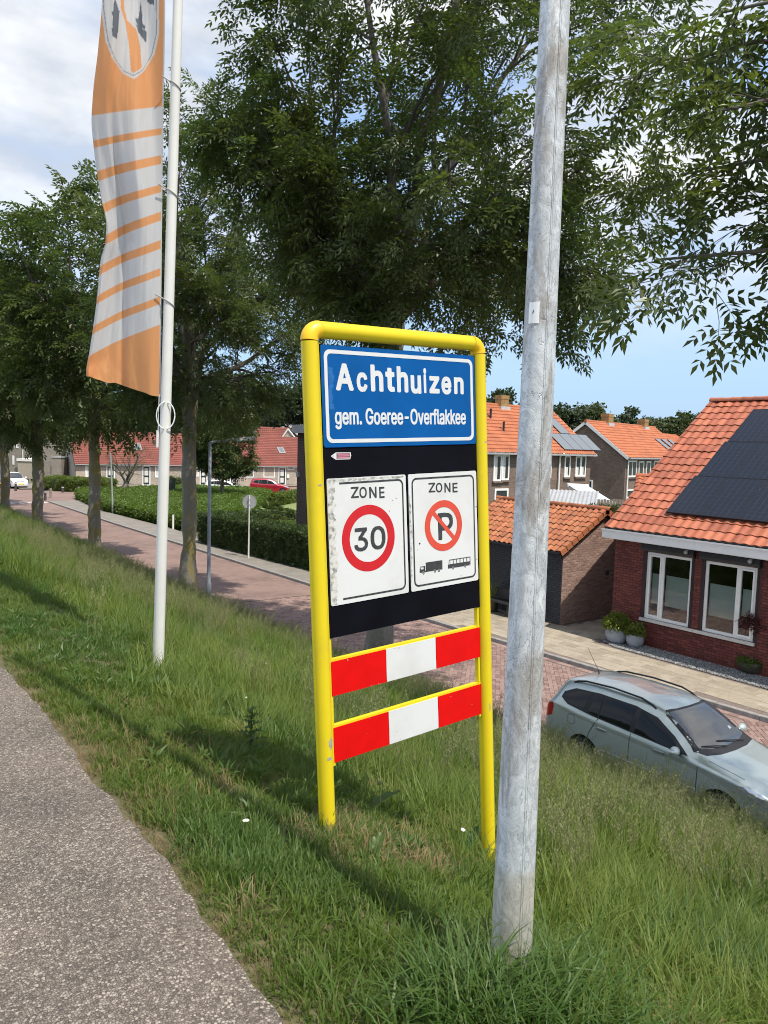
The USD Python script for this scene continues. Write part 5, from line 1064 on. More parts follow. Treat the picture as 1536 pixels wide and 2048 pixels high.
def tree(name, label, base, fork, c, R, r0, seed, nl=8, ns=10, nt=6, step=0.22, leaf='ash_leaf', protos=None, scale=(0.8, 1.25), bark='bark', group=None, cat='tree', lean=(0, 0), fill=0, inner_fork=0.0, limb_r=0.5, dens=1.0, lowlimbs=0, clusters=0, bumps=0.06, tilt=(18, 62), keep=None, extra=()):
    """Trunk, limbs, branches and a crown of leaf sprays set along the twigs. All places relative to BASE."""
    r_ = np.random.default_rng(seed); base = np.asarray(base, float); c = np.asarray(c, float); R = np.asarray(R, float)
    t = thing(name, label, cat, base, group=group)
    hs_ = np.linspace(-0.4, fork, 30); cx = np.cumsum(r_.normal(0, .012, 30)) + lean[0] * hs_ / fork; cy = np.cumsum(r_.normal(0, .012, 30)) + lean[1] * hs_ / fork
    rad = r0 * (1 - 0.22 * np.clip(hs_, 0, fork) / fork) * (1 + 0.35 * np.exp(-np.clip(hs_ + .2, 0, 9) / 0.35)) * (1 + bumps * r_.normal(0, 1, 30)); rad[-3:] *= [1.06, 1.12, 1.1]
    v, f = tube(np.c_[cx, cy, hs_], rad, 20); v = v + (meshkit.fbm(v * 4.5, 3, seed)[:, None] - .5) * r0 * .45 * np.r_[np.tile(1, len(v))][:, None] * (v - np.c_[np.interp(v[:, 2], hs_, cx), np.interp(v[:, 2], hs_, cy), v[:, 2]]) / r0
    obj('trunk', (v, f), bark, t, smooth=True)
    top = np.array([cx[-1], cy[-1], fork]); br = MB(); sp_p, sp_d = [], []
    limbs = []
    for k in range(nl + lowlimbs):
        az = 2.4 * k + r_.normal(0, .35); th = math.radians(r_.uniform(*tilt)) if k else math.radians(6)
        if k >= nl: th = math.radians(r_.uniform(68, 88))
        d = np.array([math.cos(az) * math.sin(th), math.sin(az) * math.sin(th), math.cos(th)])
        p = top - np.array([0, 0, r_.uniform(0, .5)]) + np.array([0, 0, inner_fork * r_.uniform(0, 1)]) * (k > 2)
        L = env_reach(p, d, c, R) * r_.uniform(.88, 1.0); path = branch_path(p, d, L, r_, 9, .11, .03 if th < 1 else -0.012); e_n = np.linalg.norm((path[-1] - c) / R); path = p + (path - p) * min(1.0, .97 / e_n)
        rr_ = r0 * limb_r * r_.uniform(.8, 1.15); v, f = tube(path, np.linspace(rr_, .014, 10), 9); obj('limb', (v, f), 'limb_bark', t, smooth=True); limbs.append((path, rr_))
    for end, h_ in extra:
        p = np.array([cx[-1], cy[-1], h_]); e_ = end - base; q_ = np.linspace(0, 1, 10)[:, None]; path = p + (e_ - p) * q_ + np.array([0, 0, 1.0]) * .25 * np.sin(q_ * np.pi) + r_.normal(0, .05, (10, 3)) * np.sin(q_ * np.pi)
        obj('limb', tube(path, np.linspace(r0 * .22, .012, 10), 9), 'limb_bark', t, smooth=True); limbs.append((path, r0 * .22))
    nlim = len(limbs) - len(extra)
    for li_, (path, rr_) in enumerate(limbs):
        reach = env_reach if li_ < nlim else (lambda p, d, c, R: .38 if d[2] < -.25 else .8)
        seglen = np.linalg.norm(np.diff(path, axis=0), axis=1).sum()
        for k in range(int(ns * dens)):
            u = 0.16 + 0.84 * (k + r_.uniform(0, 1)) / int(ns * dens); x = u * 9; i = min(int(x), 8); p = path[i] + (path[i + 1] - path[i]) * (x - i); d0 = path[i + 1] - path[i]; d0 /= np.linalg.norm(d0)
            d = rot_about(d0, perp(d0, r_), math.radians(r_.uniform(28, 68))); L = min(reach(p, d, c, R), seglen * .55 * (1.15 - .6 * u) + .5) * r_.uniform(.65, 1.0)
            if li_ < nlim: L *= np.clip((1.12 - np.linalg.norm((p + d * L - c) / R)) / .12 + 1, .35, 1)
            sec = branch_path(p, d, L, r_, 5, .14, .015); br.add(*tube(sec, np.linspace(max(.011, rr_ * (1 - u) * .5 + .010), .008, 6), 5, False))
            for q in np.arange(0.35 * L, L, step * 1.3): j = min(int(q / L * 5), 4); sp_p.append(sec[j] + (sec[j + 1] - sec[j]) * (q / L * 5 - j)); sp_d.append(rot_about(sec[j + 1] - sec[j], perp(sec[j + 1] - sec[j], r_), math.radians(r_.uniform(10, 60))))
            for m_ in range(int(nt * (0.6 + .8 * r_.random()))):
                w = r_.uniform(.2, 1) * 5; j = min(int(w), 4); p2 = sec[j] + (sec[j + 1] - sec[j]) * (w - j); d1 = sec[j + 1] - sec[j]; d1 /= np.linalg.norm(d1)
                d2 = rot_about(d1, perp(d1, r_), math.radians(r_.uniform(25, 75))); L2_ = min(reach(p2, d2, c, R) + .25, r_.uniform(.5, 1.25)); ter = branch_path(p2, d2, L2_, r_, 3, .16, -.02); br.add(*tube(ter, [.008, .006, .005, .004], 3, False))
                for q in np.arange(step * .7, L2_ + step * .5, step): j2 = min(int(q / L2_ * 3), 2); sp_p.append(ter[j2] + (ter[j2 + 1] - ter[j2]) * min(1.0, q / L2_ * 3 - j2)); sp_d.append(ter[j2 + 1] - ter[j2])
    if fill:
        q = r_.normal(0, 1, (fill * 4, 3)); q /= np.linalg.norm(q, axis=1, keepdims=True); q *= r_.uniform(.55, 1.0, (len(q), 1)) ** .5; P_ = c + q * R
        keep_ = meshkit.fbm(P_ * .55, 3, seed + 3) > .5; P_, q = P_[keep_][:fill], q[keep_][:fill]; sp_p += list(P_); sp_d += list(q + r_.normal(0, .5, q.shape) + [0, 0, -.1])
    sp_p, sp_d = np.array(sp_p), np.array(sp_d); sp_d /= np.linalg.norm(sp_d, axis=1, keepdims=True) + 1e-9
    inn = np.linalg.norm((sp_p - c) / R, axis=1) < 1.16
    if not len(extra): sp_p, sp_d = sp_p[inn], sp_d[inn]
    if keep is not None: kk = keep(sp_p + base); sp_p, sp_d = sp_p[kk], sp_d[kk]
    obj('branches', br, 'twig_bark', t, kind='stuff')
    protos = protos or SPRAYS
    instancer(t, 'crown', [(p_, leaf, False) for p_ in protos], sp_p, orient(sp_d, r_), r_.uniform(*scale, len(sp_p)), r_.integers(0, len(protos), len(sp_p)), kind='stuff')
    if clusters:
        r2 = r_.integers(0, len(sp_p), clusters); bl = trimesh.creation.icosphere(1, 1.0); bl.vertices *= 1 + .5 * (meshkit.noise(bl.vertices * 3.1, 2)[:, None] - .5)
        instancer(t, 'seed_clusters', [(bl, 'berry_dark', False)], sp_p[r2] - [0, 0, .1], random_quats(r_, clusters), r_.uniform(.03, .075, clusters), np.zeros(clusters), kind='stuff')
    return t, len(sp_p)
# ---- the row of ash trees along the foot of the dike
ROWN = 9.55
def row_s(x): d = ray(x, 1100); return ROWN * d[1] / d[0]
tot = 0
gr = 'ash trees along the foot of the dike'
zb = lambda s_: float(ground_z(ROWN, s_)) 
s_ = row_s(764); H_ = 8.3; _, k = tree('ash_tree', 'big ash tree rising directly behind the yellow sign frame, its crown filling the sky', (ROWN, s_, zb(s_)), H_ - .2, (1.3, -0.9, 12.7), (4.9, 4.9, 5.7), 0.30, 21, nl=10, ns=10, nt=4, step=0.29, fill=900, lowlimbs=5, clusters=60, inner_fork=1.6, limb_r=.42, group=gr); tot += k
s_ = 1.3; _, k = tree('ash_tree', 'ash tree at the right edge, only its leafy hanging branches reaching into view', (ROWN + .55, s_, zb(s_)), 8.0, (0.3, -0.2, 12.8), (3.0, 3.0, 5.2), 0.28, 22, nl=7, ns=7, nt=3, step=0.36, fill=0, lowlimbs=2, clusters=40, inner_fork=1.5, limb_r=.42, group=gr, leaf='ash_leaf', extra=[(at_depth(1308, 520, 7.9), 6.9), (at_depth(1360, 350, 8.3), 8.1), (at_depth(1310, 130, 8.6), 9.0), (at_depth(1420, 30, 8.0), 9.5), (at_depth(1400, 230, 7.6), 8.6)]); tot += k
s_ = row_s(378); _, k = tree('ash_tree', 'ash tree with mossy trunk just right of the white flagpole', (ROWN, s_, zb(s_)), 6.7, (0.5, -0.3, 10.5), (3.5, 3.5, 5.3), 0.26, 23, nl=9, ns=8, nt=4, step=0.32, fill=420, lowlimbs=4, clusters=40, inner_fork=1.2, bark='bark_lichen', group=gr); tot += k
s_ = row_s(190); _, k = tree('ash_tree', 'ash tree with yellow lichen on its trunk left of the flagpole', (ROWN, s_, zb(s_)), 6.6, (0, 0, 10.3), (3.8, 3.8, 5.1), 0.27, 24, nl=8, ns=7, nt=3, step=0.40, fill=450, lowlimbs=3, protos=SPRAYS_FAR, leaf='ash_leaf_far', inner_fork=1.0, bark='bark_lichen', group=gr); tot += k
s_ = row_s(76); _, k = tree('ash_tree', 'ash tree with yellow lichen trunk, second trunk from the left edge', (ROWN, s_, zb(s_)), 6.5, (0, 0, 9.5), (4.1, 4.1, 4.6), 0.30, 25, nl=8, ns=6, nt=3, step=0.46, fill=500, lowlimbs=2, protos=SPRAYS_FAR, leaf='ash_leaf_far', bark='bark_lichen', group=gr); tot += k
s_ = row_s(12); _, k = tree('ash_tree', 'ash tree at the left edge with the leftmost trunk', (ROWN, s_, zb(s_)), 6.3, (0, 0, 9.3), (4.3, 4.3, 4.6), 0.28, 26, nl=8, ns=6, nt=3, step=0.5, fill=500, lowlimbs=2, protos=SPRAYS_FAR, leaf='ash_leaf_far', bark='bark_lichen', group=gr); tot += k
s_ = 62.5; _, k = tree('ash_tree', 'farthest ash tree of the row, only part of its crown at the left edge', (ROWN, s_, zb(s_)), 6.3, (0, 0, 9.4), (4.6, 4.6, 4.7), 0.28, 27, nl=7, ns=5, nt=3, step=0.55, fill=500, protos=SPRAYS_FAR, leaf='ash_leaf_far', group=gr); tot += k
# ---- garden trees before the terrace
P = on_z(443, 1003, PZ); MAPLE = [simple_spray(s_, 24, .15, .12, .30) for s_ in (31, 32)]
tree('garden_tree', 'round leafy tree standing in the green bed before the terrace', P, 2.3, (0, 0, 5.6), (3.3, 3.3, 3.7), 0.19, 28, nl=8, ns=8, nt=4, step=.34, fill=700, protos=MAPLE, leaf='maple_leaf', scale=(.8, 1.3))
P = on_z(248, 993, PZ)
tree('apple_tree', 'small gnarled fruit tree with sparse leaves before the terrace', P, 1.5, (0.9, 0, 3.2), (2.9, 2.9, 1.5), 0.26, 29, nl=6, ns=7, nt=4, step=.5, protos=[simple_spray(33, 12, .07, .04, .2)], leaf='bright_leaf', scale=(.5, .9), bark='bark', limb_r=.42, tilt=(35, 75), lean=(.25, 0))
# ---- background trees
FARCL = [simple_spray(s_, 26, .42, .34, .75) for s_ in (41, 42, 43)]
def far_tree(x, ytop, depth, rx_, label, seed, leaf='far_leaf', group='trees beyond the roofs', cr=None):
    B_ = at_depth(x, 900, depth); B_[2] = SZ; zt_ = at_depth(x, ytop, depth)[2] - SZ; r_ = np.random.default_rng(seed); t = thing('background_tree', label, 'tree', B_, group=group)
    obj('trunk', tube([(0, 0, 0), (.1, 0, zt_ * .35), (0, .1, zt_ * .75)], [.35, .28, .08], 8), 'twig_bark', t, smooth=True)
    rz_ = cr or zt_ * .40; c = np.array([0, 0, zt_ - rz_]); n = int(300 * (rx_ / 4) ** 1.6 + 120)
    lob = c + r_.normal(0, 1, (9, 3)) * np.array([rx_, rx_, rz_]) * .42; lob[0] = c + [0, 0, rz_ * .5]; lr = r_.uniform(.42, .62, 9)
    k = r_.integers(0, 9, n); q = r_.normal(0, 1, (n, 3)); q /= np.linalg.norm(q, axis=1, keepdims=True); P_ = lob[k] + q * lr[k][:, None] * np.array([rx_, rx_, rz_ * .85]) * r_.uniform(.7, 1, (n, 1)); P_[:, 2] = np.minimum(P_[:, 2], zt_)
    instancer(t, 'crown', [(p_, leaf, False) for p_ in FARCL], P_, quat_spin(r_, n, .5), r_.uniform(.7, 1.3, n) * depth / 110, r_.integers(0, 3, n), kind='stuff')
FT_ = [(620, 735, 125, 6, 'far_leaf'), (560, 790, 140, 6, 'far_leaf'), (530, 780, 150, 7, 'far_leaf'), (470, 760, 135, 7, 'far_leaf'), (405, 775, 130, 6, 'far_leaf'), (345, 770, 132, 6, 'far_leaf'), (285, 775, 128, 6, 'far_leaf'), (225, 780, 130, 6, 'far_leaf'), (165, 790, 125, 6, 'far_leaf'), (105, 790, 135, 7, 'far_leaf'), (45, 795, 140, 7, 'far_leaf'), (-10, 790, 140, 7, 'far_leaf'), (655, 780, 150, 7, 'far_leaf')]
FTL = ['dark tree rising just behind the flat-roofed brick building', 'dark tree above the white rendered house', 'dark tree above the red roof with the white gable', 'dark tree behind the round garden tree', 'dark tree behind the mossy trunk right of the flagpole', 'dark tree right behind the flagpole, above the terrace roof', 'dark tree left of the flagpole, above the terrace roof', 'dark tree above the left part of the terrace roof', 'dark tree above the left end of the terrace roof', 'dark tree above the grey gable wall', 'dark tree above the two-storey terrace', 'dark tree cut by the left edge, beyond the two-storey terrace', 'dark tree hidden mostly by the blue name board']
for k, (x, y, d_, w_, lf) in enumerate(FT_): far_tree(x, y, d_, w_, FTL[k], 50 + k, lf, group='trees beyond the terrace')
for k, (x, y, d_, w_, lf, lab) in enumerate(((1003, 793, 95, 2.6, 'far_leaf', 'round dark tree above the orange roof between sign frame and lamp post'), (968, 800, 110, 3, 'far_leaf', 'dark treetop just behind the right post of the sign frame'), (1050, 806, 105, 3.2, 'far_leaf', 'treetop mostly hidden behind the galvanised lamp post'),
    (1128, 806, 100, 3.4, 'far_leaf', 'dark broad tree just right of the lamp post above the roofs'), (1175, 805, 105, 3.6, 'far_leaf_light', 'lighter green broad tree between the two brown brick houses'), (1245, 821, 118, 2.6, 'far_leaf', 'blue-green narrow treetop above the second orange roof'), (1285, 830, 120, 3.0, 'far_leaf', 'dark treetop right of the chimneys of the second orange roof'),
    (1352, 824, 100, 3.4, 'far_leaf_light', 'olive green round tree left of the red house roof'), (1335, 850, 110, 3.6, 'far_leaf_light', 'low bushy green treetop under the olive tree by the red house roof'), (1410, 822, 112, 2.6, 'far_leaf', 'dark treetop peeping over the ridge of the red house'))):
    far_tree(x, y, d_, w_, lab, 80 + k, lf)
# ---- hedges, planting bed, lawn
HL = [simple_spray(s_, 26, .075, .045, .12) for s_ in (61, 62)]
def hedge(name, label, line, width, height, seed, density=42, leaf='hedge_leaf', protos=None, cat='hedge', size=(.8, 1.3), z=PZ, jit=.10):
    """A clipped hedge along a polyline (n, s): a solid dark core with leaf sprays all over it."""
    r_ = np.random.default_rng(seed); ln = sg.LineString(line); pl = ln.buffer(width / 2, cap_style=2, join_style=2); t = thing(name, label, cat, (line[0][0], line[0][1], z)); o = np.array([line[0][0], line[0][1], 0])
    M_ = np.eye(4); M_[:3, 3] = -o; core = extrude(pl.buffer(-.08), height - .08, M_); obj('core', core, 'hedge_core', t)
    pts, nr = [], []
    x0, y0, x1, y1 = pl.bounds; n = int(pl.area * density * 1.2); q = np.c_[r_.uniform(x0, x1, n * 8), r_.uniform(y0, y1, n * 8)]; q = q[shapely.contains_xy(pl, q[:, 0], q[:, 1])][:n]
    pts.append(np.c_[q, height + r_.normal(-.02, .035, len(q))]); nr.append(np.tile([0, 0, 1.0], (len(q), 1)))
    n = int(pl.exterior.length * height * density); u = r_.uniform(0, pl.exterior.length, n); e = np.array([pl.exterior.interpolate(a).coords[0] for a in u]); e2 = np.array([pl.exterior.interpolate((a + .05) % pl.exterior.length).coords[0] for a in u]); d = e2 - e; d /= np.linalg.norm(d, axis=1, keepdims=True) + 1e-9
    nn_ = np.c_[-d[:, 1], d[:, 0], np.zeros(n)]; inside = shapely.contains_xy(pl, e[:, 0] + nn_[:, 0] * .05, e[:, 1] + nn_[:, 1] * .05); nn_[inside] *= -1
    pts.append(np.c_[e, r_.uniform(.03, height, n)] + nn_ * r_.normal(-.03, .04, (n, 1))); nr.append(nn_)
    P_, N_ = np.vstack(pts) - o, np.vstack(nr); P_ += (meshkit.fbm((P_ + o) * 1.3, 2, seed)[:, None] - .5) * N_ * jit * 2
    protos = protos or HL; instancer(t, 'leaves', [(p_, leaf, False) for p_ in protos], P_, quat_spin(r_, len(P_), .5), r_.uniform(*size, len(P_)), r_.integers(0, len(protos), len(P_)), kind='stuff'); return len(P_)
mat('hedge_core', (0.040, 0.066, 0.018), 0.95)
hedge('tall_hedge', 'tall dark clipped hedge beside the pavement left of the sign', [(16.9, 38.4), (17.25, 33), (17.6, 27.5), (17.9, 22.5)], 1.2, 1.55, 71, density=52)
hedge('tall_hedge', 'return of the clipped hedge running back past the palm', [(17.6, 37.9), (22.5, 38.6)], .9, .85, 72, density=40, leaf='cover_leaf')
bed = sg.Polygon([(18.6, 70.5), (17.7, 64), (17.2, 57), (17.75, 48), (18.2, 45.3), (20.5, 45.6), (26, 52), (35.5, 66.5), (33.5, 74.3), (26, 73.5)])
r_ = np.random.default_rng(77); n = 11000; x0, y0, x1, y1 = bed.bounds; q = np.c_[r_.uniform(x0, x1, n * 2), r_.uniform(y0, y1, n * 2)]; q = q[shapely.contains_xy(bed, q[:, 0], q[:, 1])][:n]
edge = np.array([bed.exterior.distance(sg.Point(*p_)) for p_ in q]); hz_ = .62 + .10 * (meshkit.fbm(np.c_[q, q[:, :1] * 0] * .8, 3, 3) - .5) * 2; hz_[(edge > 1.4) & (edge < 1.9)] -= .28
bedt = thing('planting_bed', 'broad bed of bright green low shrubs before the terrace', 'planting bed', (0, 0, PZ))
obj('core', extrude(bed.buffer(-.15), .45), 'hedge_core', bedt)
CV = [simple_spray(s_, 24, .13, .085, .20) for s_ in (64, 65)]
e_ = r_.uniform(0, bed.exterior.length, 3200); ee = np.array([bed.exterior.interpolate(a).coords[0] for a in e_])
PB = np.vstack([np.c_[q, hz_], np.c_[ee + r_.normal(0, .05, ee.shape), r_.uniform(.05, .6, len(ee))]])
instancer(bedt, 'leaves', [(p_, 'cover_leaf', False) for p_ in CV], PB, quat_spin(r_, len(PB), .4), r_.uniform(.8, 1.3, len(PB)), r_.integers(0, 2, len(PB)), kind='stuff')
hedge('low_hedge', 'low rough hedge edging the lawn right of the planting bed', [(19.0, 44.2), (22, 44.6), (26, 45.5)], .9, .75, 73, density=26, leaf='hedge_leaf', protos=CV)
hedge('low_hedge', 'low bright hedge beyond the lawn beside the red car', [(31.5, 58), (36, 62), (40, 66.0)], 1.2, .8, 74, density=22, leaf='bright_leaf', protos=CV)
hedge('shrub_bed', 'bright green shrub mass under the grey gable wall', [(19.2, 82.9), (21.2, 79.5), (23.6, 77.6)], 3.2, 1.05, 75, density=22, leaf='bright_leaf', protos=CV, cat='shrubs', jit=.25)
sheet('lawn', sg.Polygon([(20.2, 45), (34.6, 65), (44, 64), (44, 44), (19, 44)]), SZ + .13, 'lawn') if mat('lawn', (0.15, 0.20, 0.065), .95, color2=(0.20, 0.235, 0.085), vscale=1.5, vdetail=8, bump=.6, bscale=25) else None
# ---- fan palm in the garden behind the tall hedge
PP = at_depth(543, 1050, 45); PP[2] = PZ; palm = thing('fan_palm', 'small fan palm with some yellowed fronds behind the tall hedge', 'palm', PP)
pz = at_depth(543, 1030, 45)[2] - PZ; obj('trunk', tube([(0, 0, 0), (0, 0, pz * .6), (0, 0, pz)], [.12, .11, .09], 10), 'twig_bark', palm, smooth=True)
for k in range(26):
    az = 2.4 * k; el = math.radians(75 - k * 4.3 + r_.normal(0, 5)); d = np.array([math.cos(az) * math.cos(el), math.sin(az) * math.cos(el), math.sin(el)]); b0 = np.array([0, 0, pz]); st_ = b0 + d * .55; mb = MB(); mb.tube([b0, st_], [.012, .008], 4)
    sx_ = np.cross(d, [0, 0, 1.0]); sx_ /= np.linalg.norm(sx_); V_ = []
    for a in np.linspace(-1.25, 1.25, 15): dd = d * math.cos(a) + sx_ * math.sin(a); V_ += leaflet(st_, dd - np.array([0, 0, .22]), np.cross(sx_, d), .62 * (1 - .18 * abs(a)), .045)
    n_ = len(V_) // 4; mb.add(np.array(V_), np.concatenate([[[4 * i, 4 * i + 3, 4 * i + 2], [4 * i, 4 * i + 2, 4 * i + 1]] for i in range(n_)])); obj('frond', mb, 'palm_dry' if k > 20 and k % 2 else 'palm_leaf', palm)
print('sprays', tot)
# ================================================================ CARS
def car_body():
    """Half sections along the car, lofted. x forward, y left, z up; origin on the road in the middle."""
    I = PchipInterpolator
    zc = I([-2.13, -2.08, -2.0, -1.93, -1.78, -1.72, -1.5, -0.9, -0.3, 0.2, 0.52, 0.86, 1.0, 1.5, 1.85, 2.02, 2.10, 2.13], [.50, .74, 1.0, 1.14, 1.40, 1.425, 1.455, 1.49, 1.49, 1.425, 1.25, 1.02, .985, .90, .80, .68, .55, .42])
    zb = I([-2.13, -2.0, -1.8, -1.2, 0, .85, 1.5, 1.9, 2.05, 2.13], [.48, .96, 1.04, 1.0, .955, .915, .84, .73, .60, .41])
    w = I([-2.13, -2.06, -1.9, -1.6, -1.0, 0, 1.0, 1.5, 1.8, 2.0, 2.09, 2.13], [.62, .72, .785, .81, .82, .82, .815, .80, .76, .66, .55, .42])
    wr = I([-2.13, -1.95, -1.78, -1.2, -.5, .2, .52, .86, 1.2, 1.8, 2.13], [.52, .58, .54, .565, .575, .55, .60, .66, .60, .46, .26])
    zl = I([-2.13, -1.9, -1.4, 1.4, 1.9, 2.13], [.34, .22, .18, .18, .20, .30])
    xs = np.concatenate([[-2.13, -2.12, -2.10], np.linspace(-2.07, 2.07, 110), [2.10, 2.12, 2.13]]); S = []
    for x in xs:
        a, b, c, d, e = float(zc(x)), float(zb(x)), float(w(x)), float(wr(x)), float(zl(x)); b = min(b, a - .01); g = a - b
        pts = np.array([(0, e), (c * .6, e), (c * .93, e + .015), (c * .985, e + .10), (c, e + (b - e) * .55), (c * .985, b - .06), (c * .95, b), (c * .935, b + g * .08), (d + (c * .93 - d) * .42, b + g * .60), (d * 1.02, a - g * .16 - .005), (d * .93, a - g * .06), (d * .55, a - .004), (0, a)])
        t = np.r_[0, np.cumsum(np.linalg.norm(np.diff(pts, axis=0), axis=1) + 1e-4)]; q = np.linspace(0, t[-1], 60); S.append(np.stack([PchipInterpolator(t, pts[:, 0])(q), PchipInterpolator(t, pts[:, 1])(q)], -1))
    return xs, np.array(S), zb
CX_, CS_, CZB = car_body()
def car_solid():
    n = len(CX_); ring = np.concatenate([CS_, (CS_ * [-1, 1])[:, ::-1][:, 1:-1]], 1); k = ring.shape[1]
    v = np.concatenate([np.repeat(CX_[:, None, None], k, 1), ring], -1).reshape(-1, 3); f = []
    i, j = np.meshgrid(np.arange(n - 1), np.arange(k), indexing='ij'); a, b = i * k + j, i * k + (j + 1) % k; q = np.stack([a, b, b + k, a + k], -1).reshape(-1, 4)
    f = np.vstack([q[:, [0, 2, 1]], q[:, [0, 3, 2]]]); c0, c1 = len(v), len(v) + 1
    v = np.vstack([v, [[CX_[0], 0, CS_[0][:, 1].mean()]], [[CX_[-1], 0, CS_[-1][:, 1].mean()]]]); jj = np.arange(k); e = (n - 1) * k
    f = np.vstack([f, np.stack([np.full(k, c0), (jj + 1) % k, jj], 1)[:, [0, 2, 1]], np.stack([np.full(k, c1), e + jj, e + (jj + 1) % k], 1)[:, [0, 2, 1]]])
    t = trimesh.Trimesh(v, f, process=True); t.fix_normals()
    M_ = m3.Manifold(m3.Mesh(t.vertices.astype(np.float32), t.faces.astype(np.uint32)))
    for x in (1.31, -1.14):
        cyl = m3.Manifold.cylinder(.5, .345, .345, 40, True).rotate((90, 0, 0))
        for y in (.82, -.82): M_ = M_ - cyl.translate((x, y, .31))
    return M_
def side_y(x, z):
    i = np.clip(np.searchsorted(CX_, x) - 1, 0, len(CX_) - 2); u = (x - CX_[i]) / (CX_[i + 1] - CX_[i]); S = CS_[i] * (1 - u) + CS_[i + 1] * u
    k0 = np.argmax(S[:, 0] > S[:, 0].max() * .9); return np.interp(z, S[k0:, 1], S[k0:, 0])
def top_z(x, y):
    i = np.clip(np.searchsorted(CX_, x) - 1, 0, len(CX_) - 2); u = (x - CX_[i]) / (CX_[i + 1] - CX_[i]); S = CS_[i] * (1 - u) + CS_[i + 1] * u
    k0 = np.argmax(S[:, 0]); return np.interp(abs(y), S[k0:, 0][::-1], S[k0:, 1][::-1])
def fine(poly, h):
    """Triangulated polygon with points no farther apart than about h."""
    poly = poly.simplify(.002); x0, y0, x1, y1 = poly.bounds
    from scipy.spatial import Delaunay
    e = np.array([poly.exterior.interpolate(a).coords[0] for a in np.arange(0, poly.exterior.length, h)]); g = np.stack(np.meshgrid(np.arange(x0, x1, h), np.arange(y0, y1, h)), -1).reshape(-1, 2)
    inn = poly.buffer(-h * .4); g = g[shapely.contains_xy(inn, g[:, 0], g[:, 1])] if not inn.is_empty else g[:0]; p_ = np.vstack([np.array(poly.exterior.coords)[:-1], e, g]); p_ = np.unique(p_.round(5), axis=0)
    tr = Delaunay(p_).simplices; c = p_[tr].mean(1); return p_, tr[shapely.contains_xy(poly, c[:, 0], c[:, 1])]
def side_patch(poly, off, s_=1, h=.04):
    p_, f = fine(poly, h); y = np.array([side_y(a, b) for a, b in p_]) + off; return np.c_[p_[:, 0], s_ * y, p_[:, 1] + off * .3], f
def top_patch(poly, off, h=.04):
    p_, f = fine(poly, h); z = np.array([top_z(a, b) for a, b in p_]); return np.c_[p_[:, 0] + off * .5, p_[:, 1], z + off], f
def zbf(x): return float(CZB(x))
BODY = car_solid()
WHEEL_T = lathe([(.20, -.09), (.285, -.095), (.305, -.07), (.31, 0), (.305, .07), (.285, .095), (.20, .09), (.20, -.09)], 36); 
def yrot(v): return np.c_[v[:, 0], -v[:, 2], v[:, 1]]
